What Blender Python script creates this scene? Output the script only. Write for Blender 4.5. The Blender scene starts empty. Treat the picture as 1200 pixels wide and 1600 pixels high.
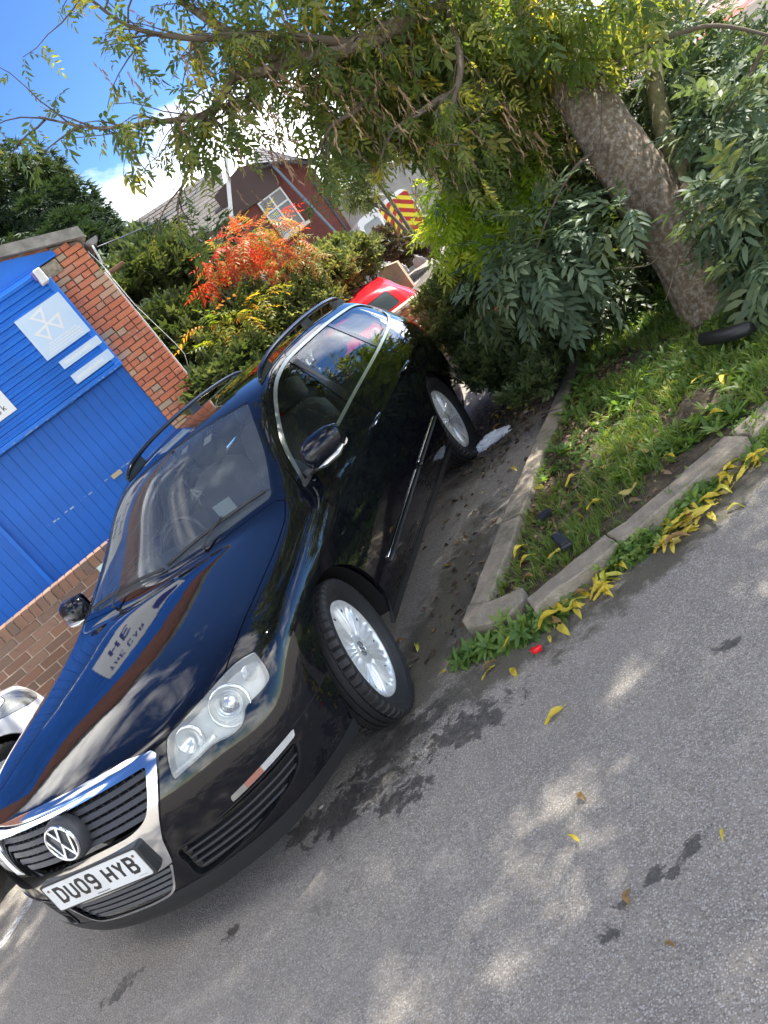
import bpy, bmesh, math, random
import numpy as np
from mathutils import Vector, Matrix
sc = bpy.context.scene
COL = sc.collection
rnd = random.Random(7)
RNG = np.random.default_rng(11)

# ---------------------------------------------------------------- camera
CAM = (2.60376, -2.61677, 1.58658)
YAW, PITCH, ROLL, FPX = -0.45652, -0.265154, -0.659558, 1248.97
def cam_axes():
    cy, sy, cp, sp = math.cos(YAW), math.sin(YAW), math.cos(PITCH), math.sin(PITCH)
    f = Vector((sy*cp, cy*cp, sp)); r = Vector((cy, -sy, 0)); u = r.cross(f)
    r2 = r*math.cos(ROLL) + u*math.sin(ROLL); u2 = u*math.cos(ROLL) - r*math.sin(ROLL)
    return r2, u2, f
cr, cu, cf = cam_axes()
cd = bpy.data.cameras.new('camera'); cam = bpy.data.objects.new('camera', cd); COL.objects.link(cam)
cd.sensor_fit = 'VERTICAL'; cd.sensor_height = 36.0; cd.lens = FPX/1600*36.0
cd.clip_start = 0.05; cd.clip_end = 2000
M = Matrix((( cr.x, cu.x, -cf.x, CAM[0]), (cr.y, cu.y, -cf.y, CAM[1]), (cr.z, cu.z, -cf.z, CAM[2]), (0,0,0,1)))
cam.matrix_world = M
sc.camera = cam
sc.render.resolution_x = 768; sc.render.resolution_y = 1024

# ---------------------------------------------------------------- sky, sun, exposure
SUN_DIR = Vector((0.43, 0.40, 0.81)).normalized()      # towards the sun
world = bpy.data.worlds.new('World'); sc.world = world; world.use_nodes = True
wn = world.node_tree.nodes; wl = world.node_tree.links
for n in list(wn): wn.remove(n)
w_out = wn.new('ShaderNodeOutputWorld'); w_bg = wn.new('ShaderNodeBackground')
w_sky = wn.new('ShaderNodeTexSky'); w_sky.sky_type = 'NISHITA'; w_sky.sun_disc = False
w_sky.sun_elevation = math.asin(SUN_DIR.z); w_sky.sun_rotation = math.atan2(SUN_DIR.x, SUN_DIR.y)
w_sky.air_density = 1.0; w_sky.dust_density = 0.0; w_sky.ozone_density = 3.0; w_sky.altitude = 900
w_bg.inputs['Strength'].default_value = 0.15
w_tc = wn.new('ShaderNodeTexCoord'); w_map = wn.new('ShaderNodeMapping'); w_map.inputs['Scale'].default_value = (1, 1, 1.6)
w_map.inputs['Location'].default_value = (1.0, 0.3, 0.0)
w_no = wn.new('ShaderNodeTexNoise'); w_no.inputs['Scale'].default_value = 1.9; w_no.inputs['Detail'].default_value = 9
w_no.inputs['Roughness'].default_value = 0.55; w_no.inputs['Distortion'].default_value = 0.25
w_rp = wn.new('ShaderNodeValToRGB'); w_rp.color_ramp.elements[0].position = 0.505; w_rp.color_ramp.elements[1].position = 0.70
w_mix = wn.new('ShaderNodeMix'); w_mix.data_type = 'RGBA'
w_mix.inputs[7].default_value = (15.0, 14.4, 13.3, 1)
wl.new(w_tc.outputs['Generated'], w_map.inputs['Vector']); wl.new(w_map.outputs[0], w_no.inputs['Vector'])
wl.new(w_no.outputs['Fac'], w_rp.inputs['Fac']); wl.new(w_rp.outputs['Color'], w_mix.inputs[0])
w_gm = wn.new('ShaderNodeGamma'); w_gm.inputs['Gamma'].default_value = 1.6
w_ml = wn.new('ShaderNodeVectorMath'); w_ml.operation = 'SCALE'; w_ml.inputs['Scale'].default_value = 0.21
wl.new(w_sky.outputs['Color'], w_gm.inputs['Color']); wl.new(w_gm.outputs[0], w_ml.inputs[0]); wl.new(w_ml.outputs[0], w_mix.inputs[6]); wl.new(w_mix.outputs[2], w_bg.inputs['Color'])
wl.new(w_bg.outputs[0], w_out.inputs['Surface'])
sd = bpy.data.lights.new('sun', 'SUN'); sd.energy = 4.0; sd.angle = math.radians(0.53); sd.color = (1.0, 0.95, 0.87)
sun = bpy.data.objects.new('sun', sd); COL.objects.link(sun)
sun.rotation_euler = SUN_DIR.to_track_quat('Z', 'Y').to_euler()
sc.view_settings.view_transform = 'Standard'; sc.view_settings.look = 'None'
sc.view_settings.exposure = 1.72; sc.view_settings.gamma = 1.0; sc.view_settings.use_curve_mapping = False
sc.cycles.max_bounces = 8; sc.cycles.transparent_max_bounces = 24; sc.cycles.transmission_bounces = 6; sc.cycles.glossy_bounces = 5
sc.cycles.use_denoising = True

# ---------------------------------------------------------------- helpers
def setp(o, label=None, cat=None, group=None, kind=None):
    if label: o['label'] = label
    if cat: o['category'] = cat
    if group: o['group'] = group
    if kind: o['kind'] = kind
    return o
def empty(name, loc=(0,0,0), rz=0.0, label=None, cat=None, group=None):
    o = bpy.data.objects.new(name, None); COL.objects.link(o); o.location = loc; o.rotation_euler = (0,0,rz)
    o.empty_display_size = .1
    return setp(o, label, cat, group)
def link(name, me, parent=None, mat=None):
    o = bpy.data.objects.new(name, me); COL.objects.link(o)
    if mat is not None and not me.materials:
        for m in (mat if isinstance(mat, (list, tuple)) else [mat]): me.materials.append(m)
    if parent is not None: o.parent = parent
    return o
def mesh_np(name, V, F, mat=None, normals=None, smooth=True, mi=None):
    """V (n,3) array, F: (m,3|4) array or list of tuples"""
    me = bpy.data.meshes.new(name)
    V = np.asarray(V, dtype=np.float32)
    if isinstance(F, np.ndarray):
        k = F.shape[1]; m = len(F)
        me.vertices.add(len(V)); me.vertices.foreach_set('co', V.ravel())
        me.loops.add(m*k); me.loops.foreach_set('vertex_index', F.astype(np.int32).ravel())
        me.polygons.add(m); me.polygons.foreach_set('loop_start', np.arange(0, m*k, k, dtype=np.int32))
        me.polygons.foreach_set('loop_total', np.full(m, k, dtype=np.int32))
        me.update(calc_edges=True)
    else:
        me.from_pydata([tuple(map(float, v)) for v in V], [], [tuple(int(i) for i in f) for f in F]); me.update()
    if smooth is True: me.polygons.foreach_set('use_smooth', np.ones(len(me.polygons), dtype=bool))
    elif isinstance(smooth, np.ndarray): me.polygons.foreach_set('use_smooth', smooth)
    if mi is not None: me.polygons.foreach_set('material_index', np.asarray(mi, dtype=np.int32))
    if normals is not None:
        me.normals_split_custom_set_from_vertices(np.asarray(normals, dtype=np.float32))
    if mat is not None:
        for mm in (mat if isinstance(mat, (list, tuple)) else [mat]): me.materials.append(mm)
    me.update()
    return me
class MB:
    """collects boxes, prisms, tubes, lathes into one mesh"""
    def __init__(s): s.V = []; s.F = []; s.S = []; s.n = 0; s.I = []
    def add(s, V, F, smooth=False, mi=0):
        V = [tuple(v) for v in V]
        for f in F: s.F.append(tuple(i+s.n for i in f)); s.S.append(smooth); s.I.append(mi)
        s.V += V; s.n += len(V)
    def box(s, a, b, T=None, mi=0):
        (x0,y0,z0),(x1,y1,z1) = a, b
        V = [Vector(v) for v in ((x0,y0,z0),(x1,y0,z0),(x1,y1,z0),(x0,y1,z0),(x0,y0,z1),(x1,y0,z1),(x1,y1,z1),(x0,y1,z1))]
        if T is not None: V = [T @ v for v in V]
        s.add(V, [(0,3,2,1),(4,5,6,7),(0,1,5,4),(1,2,6,5),(2,3,7,6),(3,0,4,7)], mi=mi)
    def cbox(s, a, b, c, T=None, mi=0):
        """box with chamfered edges (c)"""
        (x0,y0,z0),(x1,y1,z1) = a, b
        bm = bmesh.new(); bmesh.ops.create_cube(bm, size=1)
        for v in bm.verts: v.co = Vector(((x0+x1)/2+v.co.x*(x1-x0),(y0+y1)/2+v.co.y*(y1-y0),(z0+z1)/2+v.co.z*(z1-z0)))
        bmesh.ops.bevel(bm, geom=list(bm.edges), offset=c, segments=1, affect='EDGES')
        s.bm(bm, T, mi); bm.free()
    def bm(s, bm, T=None, mi=0, smooth=False):
        bm.verts.index_update()
        V = [(T @ v.co) if T is not None else v.co.copy() for v in bm.verts]
        s.add(V, [[v.index for v in f.verts] for f in bm.faces], smooth, mi)
    def prism(s, P, d, T=None, smooth=False, mi=0):
        """P list of 3-D points (planar polygon), extruded by vector d"""
        n = len(P); d = Vector(d); A = [Vector(q) for q in P]; B = [q+d for q in A]
        V = A+B
        if T is not None: V = [T @ v for v in V]
        F = [tuple(range(n)), tuple(range(2*n-1, n-1, -1))] + [(i, i+n, (i+1)%n+n, (i+1)%n) for i in range(n)]
        s.add(V, F, smooth, mi)
    def tube(s, P, r, seg=8, cap=True, T=None, mi=0, smooth=True, flat=1.0):
        P = [Vector(q) for q in P]; n = len(P)
        rr = r if isinstance(r, (list, tuple)) else [r]*n
        V = []; F = []; up = Vector((0.13,0.21,1)).normalized()
        tprev = None; nx = None
        for i in range(n):
            t = (P[min(i+1,n-1)]-P[max(i-1,0)]).normalized()
            if nx is None:
                nx = t.cross(up)
                if nx.length < 1e-3: nx = t.cross(Vector((1,0,0)))
            nx = (nx - t*nx.dot(t)).normalized(); ny = t.cross(nx)
            for k in range(seg):
                a = 2*math.pi*k/seg; V.append(P[i] + nx*(math.cos(a)*rr[i]) + ny*(math.sin(a)*rr[i]*flat))
        for i in range(n-1):
            for k in range(seg):
                F.append((i*seg+k, i*seg+(k+1)%seg, (i+1)*seg+(k+1)%seg, (i+1)*seg+k))
        if cap: F.append(tuple(range(seg-1,-1,-1))); F.append(tuple(range((n-1)*seg, n*seg)))
        if T is not None: V = [T @ v for v in V]
        s.add(V, F, smooth, mi)
    def lathe(s, prof, seg=32, T=None, mi=0, smooth=True, rfun=None, hfun=None):
        """prof [(r, h)] turned round the local x axis (h along x)"""
        V = []; F = []; n = len(prof)
        for k in range(seg):
            a = 2*math.pi*k/seg
            for j,(r,h) in enumerate(prof):
                R_ = r if rfun is None else rfun(j, k, r)
                H_ = h if hfun is None else hfun(j, k, h)
                V.append(Vector((H_, R_*math.cos(a), R_*math.sin(a))))
        for k in range(seg):
            k2 = (k+1)%seg
            for j in range(n-1): F.append((k*n+j, k2*n+j, k2*n+j+1, k*n+j+1))
        if T is not None: V = [T @ v for v in V]
        s.add(V, F, smooth, mi)
    def build(s, name, mat=None, parent=None, mesh_only=False):
        me = bpy.data.meshes.new(name); me.from_pydata([tuple(v) for v in s.V], [], s.F); me.update()
        me.polygons.foreach_set('use_smooth', np.array(s.S, dtype=bool)); me.polygons.foreach_set('material_index', np.array(s.I, dtype=np.int32))
        for mm in (mat if isinstance(mat, (list, tuple)) else [mat]):
            if mm is not None: me.materials.append(mm)
        if mesh_only: return me
        return link(name, me, parent)
def copy_tree(o, parent=None):
    c = o.copy(); COL.objects.link(c)
    if parent is not None: c.parent = parent
    for ch in list(o.children): copy_tree(ch, c)
    return c

# ---------------------------------------------------------------- materials
MATS = {}
def mat(name, col=(.5,.5,.5), rough=.5, metal=0.0, spec=.5, coat=0.0, bump=0.0, bscale=50.0, var=0.0, vscale=5.0, dirt=None, dscale=3.0, damt=.5, trans=0.0, emit=None, sub=0.0, coordinates='Object', detail=6, backdark=False):
    m = bpy.data.materials.new(name); m.use_nodes = True; nt = m.node_tree; N = nt.nodes; L = nt.links
    b = N['Principled BSDF']; b.inputs['Base Color'].default_value = (*col, 1); b.inputs['Roughness'].default_value = rough
    b.inputs['Metallic'].default_value = metal; b.inputs['Specular IOR Level'].default_value = spec
    if coat: b.inputs['Coat Weight'].default_value = coat; b.inputs['Coat Roughness'].default_value = .02
    tc = N.new('ShaderNodeTexCoord')
    last = None
    if var:
        no = N.new('ShaderNodeTexNoise'); no.inputs['Scale'].default_value = vscale; no.inputs['Detail'].default_value = detail; L.new(tc.outputs[coordinates], no.inputs['Vector'])
        rp = N.new('ShaderNodeValToRGB'); rp.color_ramp.elements[0].position = .3; rp.color_ramp.elements[1].position = .7
        rp.color_ramp.elements[0].color = tuple(max(0,c*(1-var)) for c in col)+(1,); rp.color_ramp.elements[1].color = tuple(min(1,c*(1+var)) for c in col)+(1,)
        L.new(no.outputs['Fac'], rp.inputs['Fac']); last = rp.outputs['Color']
    if dirt is not None:
        no = N.new('ShaderNodeTexNoise'); no.inputs['Scale'].default_value = dscale; no.inputs['Detail'].default_value = 8; no.inputs['Roughness'].default_value = .65; L.new(tc.outputs[coordinates], no.inputs['Vector'])
        rp = N.new('ShaderNodeMapRange'); rp.inputs['From Min'].default_value = .45; rp.inputs['From Max'].default_value = .7; rp.inputs['To Max'].default_value = damt
        L.new(no.outputs['Fac'], rp.inputs['Value'])
        mx = N.new('ShaderNodeMix'); mx.data_type = 'RGBA'; L.new(rp.outputs[0], mx.inputs[0])
        if last is not None: L.new(last, mx.inputs[6])
        else: mx.inputs[6].default_value = (*col,1)
        mx.inputs[7].default_value = (*dirt,1); last = mx.outputs[2]
    if last is not None: L.new(last, b.inputs['Base Color'])
    if bump:
        no = N.new('ShaderNodeTexNoise'); no.inputs['Scale'].default_value = bscale; no.inputs['Detail'].default_value = 5; L.new(tc.outputs[coordinates], no.inputs['Vector'])
        bp = N.new('ShaderNodeBump'); bp.inputs['Strength'].default_value = bump; bp.inputs['Distance'].default_value = .01
        L.new(no.outputs['Fac'], bp.inputs['Height']); L.new(bp.outputs[0], b.inputs['Normal'])
    if backdark:
        out = N['Material Output']; g = N.new('ShaderNodeNewGeometry'); ms = N.new('ShaderNodeMixShader'); d = N.new('ShaderNodeBsdfDiffuse'); d.inputs['Color'].default_value = (.02,.02,.022,1)
        L.new(g.outputs['Backfacing'], ms.inputs[0]); L.new(b.outputs[0], ms.inputs[1]); L.new(d.outputs[0], ms.inputs[2]); L.new(ms.outputs[0], out.inputs['Surface'])
    MATS[name] = m
    return m

# ---------------------------------------------------------------- the estate car's skin: one smooth surface, cut into panels
# car frame: x = to the right of someone facing the car's front, y = rearwards from the front axle, z = up
NI, NJ, NK = 4, 14, 7
# side sheet, rows k = 0 (sill) .. 7 (hood edge / roof edge), one line per station j
SIDE = [
 #   k0                 k1                  k2                  k3                  k4                  k5                  k6                  k7
 [(.660,-.715,.190),(.692,-.738,.290),(.705,-.745,.430),(.700,-.738,.550),(.690,-.725,.630),(.672,-.712,.690),(.640,-.705,.728),(.590,-.705,.762)],
 [(.765,-.560,.200),(.815,-.585,.310),(.832,-.590,.440),(.830,-.580,.560),(.812,-.560,.655),(.785,-.545,.712),(.740,-.535,.752),(.680,-.530,.787)],
 [(.835,-.370,.205),(.872,-.375,.320),(.888,-.378,.450),(.890,-.372,.580),(.876,-.365,.690),(.840,-.355,.752),(.782,-.345,.793),(.708,-.335,.822)],
 [(.850,.000,.205),(.885,.000,.325),(.903,.000,.460),(.907,.000,.600),(.896,.000,.720),(.860,.005,.795),(.800,.010,.838),(.724,.015,.866)],
 [(.845,.330,.205),(.888,.330,.325),(.905,.330,.460),(.910,.330,.610),(.900,.330,.745),(.865,.330,.835),(.810,.335,.884),(.745,.335,.915)],
 [(.835,.620,.205),(.888,.620,.325),(.904,.620,.465),(.910,.620,.620),(.901,.620,.765),(.868,.610,.858),(.808,.600,.930),(.745,.535,.985)],
 [(.835,.930,.205),(.888,.930,.325),(.903,.930,.465),(.910,.930,.625),(.902,.930,.785),(.858,.930,.890),(.738,.905,1.070),(.662,.850,1.140)],
 [(.835,1.280,.205),(.888,1.280,.325),(.903,1.280,.465),(.910,1.280,.630),(.903,1.280,.800),(.852,1.280,.915),(.648,1.275,1.280),(.568,1.225,1.352)],
 [(.835,1.780,.205),(.888,1.780,.325),(.903,1.780,.465),(.910,1.780,.635),(.904,1.780,.815),(.848,1.780,.940),(.612,1.780,1.352),(.535,1.780,1.412)],
 [(.835,2.350,.205),(.888,2.350,.325),(.905,2.350,.465),(.912,2.350,.640),(.906,2.350,.835),(.842,2.350,.970),(.604,2.350,1.368),(.525,2.350,1.425)],
 [(.835,2.850,.205),(.885,2.850,.325),(.903,2.850,.465),(.910,2.850,.640),(.902,2.850,.850),(.828,2.850,.995),(.596,2.850,1.350),(.518,2.850,1.406)],
 [(.815,3.250,.210),(.862,3.260,.330),(.880,3.260,.470),(.888,3.260,.640),(.880,3.255,.855),(.800,3.240,1.020),(.596,3.220,1.330),(.512,3.200,1.393)],
 [(.770,3.560,.230),(.815,3.590,.340),(.830,3.600,.480),(.835,3.590,.650),(.825,3.560,.860),(.760,3.510,1.035),(.592,3.440,1.280),(.500,3.400,1.360)],
 [(.690,3.730,.260),(.730,3.765,.350),(.745,3.780,.490),(.748,3.765,.650),(.735,3.720,.860),(.695,3.650,1.040),(.585,3.570,1.235),(.480,3.500,1.335)],
 [(.600,3.790,.270),(.630,3.825,.360),(.640,3.840,.490),(.640,3.825,.650),(.630,3.780,.860),(.600,3.700,1.040),(.545,3.620,1.225),(.450,3.545,1.325)],
]
# centre line of the top sheet, same stations
TOPC = [(-.845,.757),(-.62,.828),(-.36,.880),(.00,.930),(.20,.955),(.345,.985),(.715,1.190),(1.125,1.392),(1.75,1.452),(2.35,1.462),(2.85,1.446),(3.23,1.430),(3.45,1.405),(3.58,1.385),(3.64,1.362)]
# centre line of nose and tail, rows k
NOSE = [(-.915,.172),(-.945,.245),(-.948,.400),(-.945,.520),(-.932,.600),(-.912,.665),(-.885,.715),(-.845,.757)]
TAIL = [(3.800,.270),(3.850,.360),(3.870,.490),(3.860,.650),(3.825,.860),(3.760,1.040),(3.705,1.215),(3.640,1.362)]
def body_nodes():
    P = {}
    for j in range(NJ+1):
        for k in range(NK+1): P[(NI,j,k)] = np.array(SIDE[j][k], float)
    for j in range(NJ+1):
        e = P[(NI,j,NK)]; yc, zc = TOPC[j]
        for i in range(NI):
            f = i/NI; g = f**2.1
            P[(i,j,NK)] = np.array((e[0]*(f*1.02 if i else 0), yc+(e[1]-yc)*f**2.0, zc+(e[2]-zc)*g))
    for k in range(NK+1):
        for (j, tab) in ((0, NOSE), (NJ, TAIL)):
            e = P[(NI,j,k)]; yc, zc = tab[k]
            if k == NK: continue
            for i in range(NI):
                f = i/NI
                P[(i,j,k)] = np.array((e[0]*f*(1.04 if 0 < i else 1), yc+(e[1]-yc)*f**2.4, zc+(e[2]-zc)*f**1.6))
    return P
def body_surface(levels=4, iters=4):
    P = body_nodes(); idx = {}; V = []; 
    def vid(i, j, k):
        key = (i, j, k)
        if key not in idx:
            q = P[(abs(i), j, k)]; idx[key] = len(V); V.append([q[0]*(1 if i >= 0 else -1), q[1], q[2]])
        return idx[key]
    F = []
    def quad(a, b, c, d): F.append((vid(*a), vid(*b), vid(*c), vid(*d)))
    for i in range(-NI, NI):
        for j in range(NJ): quad((i,j,NK),(i+1,j,NK),(i+1,j+1,NK),(i,j+1,NK))
        for k in range(NK):
            quad((i,0,k),(i+1,0,k),(i+1,0,k+1),(i,0,k+1)); quad((i+1,NJ,k),(i,NJ,k),(i,NJ,k+1),(i+1,NJ,k+1))
    for j in range(NJ):
        for k in range(NK):
            quad((NI,j,k),(NI,j+1,k),(NI,j+1,k+1),(NI,j,k+1)); quad((-NI,j+1,k),(-NI,j,k),(-NI,j,k+1),(-NI,j+1,k+1))
    V = np.array(V); target = V.copy(); cage = V.copy()
    me = bpy.data.meshes.new('cage'); me.from_pydata(cage.tolist(), [], F); me.update()
    ob = bpy.data.objects.new('cage', me); COL.objects.link(ob)
    md = ob.modifiers.new('s', 'SUBSURF'); md.subdivision_type = 'CATMULL_CLARK'; md.use_limit_surface = True; md.boundary_smooth = 'ALL'
    # creases
    at = me.attributes.new('crease_edge', 'FLOAT', 'EDGE')
    inv = {v: k for k, v in idx.items()}
    for e in me.edges:
        a, b = inv[e.vertices[0]], inv[e.vertices[1]]; c = 0.0
        if a[2] == b[2] == 4 and abs(a[0]) == abs(b[0]) == NI and min(a[1], b[1]) >= 3: c = .45
        if a[2] == b[2] == 7 and abs(a[0]) == abs(b[0]) == NI and 5 <= min(a[1], b[1]): c = .1
        at.data[e.index].value = c
    n0 = len(V)
    def evaluate(lv):
        md.levels = lv; md.render_levels = lv
        dg = bpy.context.evaluated_depsgraph_get(); dg.update()
        ev = ob.evaluated_get(dg); m2 = ev.to_mesh()
        co = np.empty(len(m2.vertices)*3, np.float32); m2.vertices.foreach_get('co', co); co = co.reshape(-1,3).astype(float)
        nm = np.empty(len(m2.vertices)*3, np.float32); m2.vertices.foreach_get('normal', nm); nm = nm.reshape(-1,3).astype(float)
        fc = np.empty(len(m2.loops), np.int32); m2.loops.foreach_get('vertex_index', fc); fc = fc.reshape(-1,4)
        ev.to_mesh_clear(); return co, nm, fc
    for it in range(iters):
        co, _, _ = evaluate(2)
        cage += (target-co[:n0])*0.85
        me.vertices.foreach_set('co', cage.astype(np.float32).ravel()); me.update()
    co, nm, fc = evaluate(levels)
    bpy.data.objects.remove(ob); bpy.data.meshes.remove(me)
    return co, nm, fc
class Patch:
    """triangle soup with shared vertices and smooth normals that can be cut by signed functions"""
    def __init__(s, V, N, T): s.V, s.N, s.T = V, N, T
    def compact(s):
        u, inv = np.unique(s.T, return_inverse=True)
        s.V, s.N, s.T = s.V[u], s.N[u], inv.reshape(-1,3); return s
    def split(s, f):
        """-> (inside f<0, outside f>=0)"""
        V, N, T = s.V, s.N, s.T
        f = np.where(np.abs(f) < 1e-6, 1e-6, f)
        g = f[T]; neg = (g < 0); c = neg.sum(1)
        Tin = [T[c==3]]; Tout = [T[c==0]]; newV = []; newN = []; cache = {}
        mix = np.where((c==1)|(c==2))[0]
        base = len(V)
        def cut(a, b):
            key = (a,b) if a < b else (b,a)
            if key in cache: return cache[key]
            t = f[a]/(f[a]-f[b]); newV.append(V[a]+(V[b]-V[a])*t); n = N[a]+(N[b]-N[a])*t; newN.append(n/np.linalg.norm(n))
            cache[key] = base+len(newV)-1; return cache[key]
        ti = []; to = []
        for m in mix:
            t = T[m]; k = neg[m]; odd = k if c[m] == 1 else ~k
            p = int(np.argmax(odd)); a, b, d = int(t[p]), int(t[(p+1)%3]), int(t[(p+2)%3])
            x, y = cut(a,b), cut(a,d)
            one = (a, x, y); two = [(x, b, d), (x, d, y)]
            if c[m] == 1: ti.append(one); to += two
            else: to.append(one); ti += two
        if newV: V = np.vstack([V, newV]); N = np.vstack([N, newN])
        Tin = np.vstack(Tin+([np.array(ti)] if ti else [])); Tout = np.vstack(Tout+([np.array(to)] if to else []))
        return Patch(V, N, Tin).compact() if len(Tin) else None, Patch(V, N, Tout).compact() if len(Tout) else None
    def mirror(s):
        m = np.array([-1,1,1]); n = len(s.V)
        return Patch(s.V*m, s.N*m, s.T[:, ::-1].copy())
    def join(s, o):
        n = len(s.V); return Patch(np.vstack([s.V,o.V]), np.vstack([s.N,o.N]), np.vstack([s.T,o.T+n]))
    def offset(s, d): return Patch(s.V+s.N*d, s.N, s.T)
    def mesh(s, name, mat, skirt=0.0, lift=0.0):
        V = s.V + s.N*lift; N = s.N; T = s.T
        sm = None
        if skirt:
            e = np.vstack([T[:,[0,1]],T[:,[1,2]],T[:,[2,0]]]); k = np.sort(e,1); key = k[:,0]*10000019+k[:,1]
            u, i, cnt = np.unique(key, return_index=True, return_counts=True); be = e[i[cnt==1]]
            # leave the mid-plane open
            be = be[~((np.abs(V[be[:,0],0])<1e-4)&(np.abs(V[be[:,1],0])<1e-4))]
            m = len(be); A, B = V[be[:,0]], V[be[:,1]]; NA, NB = N[be[:,0]], N[be[:,1]]
            d = B-A; sn = np.cross(d, NA); sn /= (np.linalg.norm(sn,axis=1,keepdims=True)+1e-9)
            Q = np.stack([A, A-NA*skirt, B-NB*skirt, B],1).reshape(-1,3); QN = np.repeat(sn,4,0)
            b0 = len(V); r = np.arange(m)*4+b0
            T = np.vstack([T, np.stack([r,r+1,r+2],1), np.stack([r,r+2,r+3],1)]); V = np.vstack([V,Q]); N = np.vstack([N,QN])
        return mesh_np(name, V, T, mat, N)
def sdf_poly(Q, P, closed=True):
    """signed distance (inside negative) of points Q (n,2) to polygon P; open -> plain distance"""
    P = np.asarray(P, float); Q = np.asarray(Q, float)
    A = P; B = np.roll(P, -1, 0)
    if not closed: A, B = P[:-1], P[1:]
    d2 = np.full(len(Q), 1e9); ins = np.zeros(len(Q), bool)
    for a, b in zip(A, B):
        e = b-a; w = Q-a; t = np.clip((w@e)/max(e@e,1e-12),0,1); r = w-t[:,None]*e; d2 = np.minimum(d2,(r**2).sum(1))
        if closed:
            c = ((a[1] > Q[:,1]) != (b[1] > Q[:,1]))
            with np.errstate(divide='ignore', invalid='ignore'):
                xi = a[0]+(Q[:,1]-a[1])*(b[0]-a[0])/(b[1]-a[1])
            ins ^= c & (Q[:,0] < xi)
    d = np.sqrt(d2)
    return np.where(ins, -d, d) if closed else d
def round_poly(P, r, n=5):
    """round corners; r number or list"""
    P = [np.array(p, float) for p in P]; out = []; m = len(P)
    for i in range(m):
        a, b, c = P[i-1], P[i], P[(i+1)%m]; ri = r[i] if isinstance(r,(list,tuple)) else r
        u = a-b; v = c-b; lu, lv = np.linalg.norm(u), np.linalg.norm(v); u, v = u/lu, v/lv
        k = min(ri, lu*.48, lv*.48)
        if k < 1e-5: out.append(b); continue
        p0, p2 = b+u*k, b+v*k
        for q in range(n+1):
            t = q/n; out.append((1-t)**2*p0+2*t*(1-t)*b+t*t*p2)
    return np.array(out)
def smooth_poly(P, n=4, closed=True):
    """Catmull-Rom through the points"""
    P = np.asarray(P, float); m = len(P); out = []
    rng = range(m) if closed else range(m-1)
    for i in rng:
        if closed: a,b,c,d = P[i-1],P[i],P[(i+1)%m],P[(i+2)%m]
        else: a,b,c,d = P[max(i-1,0)],P[i],P[i+1],P[min(i+2,m-1)]
        for q in range(n):
            t = q/n; out.append(.5*((2*b)+(c-a)*t+(2*a-5*b+4*c-d)*t*t+(3*b-a-3*c+d)*t**3))
    if not closed: out.append(P[-1])
    return np.array(out)

# ---------------------------------------------------------------- car materials
def glass_mat(name, tint, haze=0.0, hazecol=(.8,.82,.8), rough=.0, ior=1.5):
    m = bpy.data.materials.new(name); m.use_nodes = True; nt = m.node_tree; N = nt.nodes; L = nt.links
    for n in list(N): N.remove(n)
    out = N.new('ShaderNodeOutputMaterial'); tr = N.new('ShaderNodeBsdfTransparent'); tr.inputs['Color'].default_value = (*tint,1)
    gl = N.new('ShaderNodeBsdfGlossy'); gl.inputs['Roughness'].default_value = rough; gl.inputs['Color'].default_value = (1,1,1,1)
    fr = N.new('ShaderNodeFresnel'); fr.inputs['IOR'].default_value = ior; mx = N.new('ShaderNodeMixShader')
    mu = N.new('ShaderNodeMath'); mu.operation = 'MULTIPLY_ADD'; mu.inputs[1].default_value = 1.05; mu.inputs[2].default_value = .0; mu.use_clamp = True
    L.new(fr.outputs[0], mu.inputs[0]); L.new(mu.outputs[0], mx.inputs[0]); L.new(gl.outputs[0], mx.inputs[2])
    if haze:
        df = N.new('ShaderNodeBsdfDiffuse'); df.inputs['Color'].default_value = (*hazecol,1); m2 = N.new('ShaderNodeMixShader'); m2.inputs[0].default_value = haze
        tc = N.new('ShaderNodeTexCoord'); no = N.new('ShaderNodeTexNoise'); no.inputs['Scale'].default_value = 14; no.inputs['Detail'].default_value = 5
        mr = N.new('ShaderNodeMapRange'); mr.inputs['To Min'].default_value = haze*.6; mr.inputs['To Max'].default_value = haze*1.4
        L.new(tc.outputs['Object'], no.inputs['Vector']); L.new(no.outputs['Fac'], mr.inputs['Value']); L.new(mr.outputs[0], m2.inputs[0])
        L.new(tr.outputs[0], m2.inputs[1]); L.new(df.outputs[0], m2.inputs[2]); L.new(m2.outputs[0], mx.inputs[1])
    else: L.new(tr.outputs[0], mx.inputs[1])
    L.new(mx.outputs[0], out.inputs['Surface']); MATS[name] = m; return m
M_black = mat('black_car_paint', (.003,.0035,.006), rough=.035, spec=.42, coat=.25, backdark=True)
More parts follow.
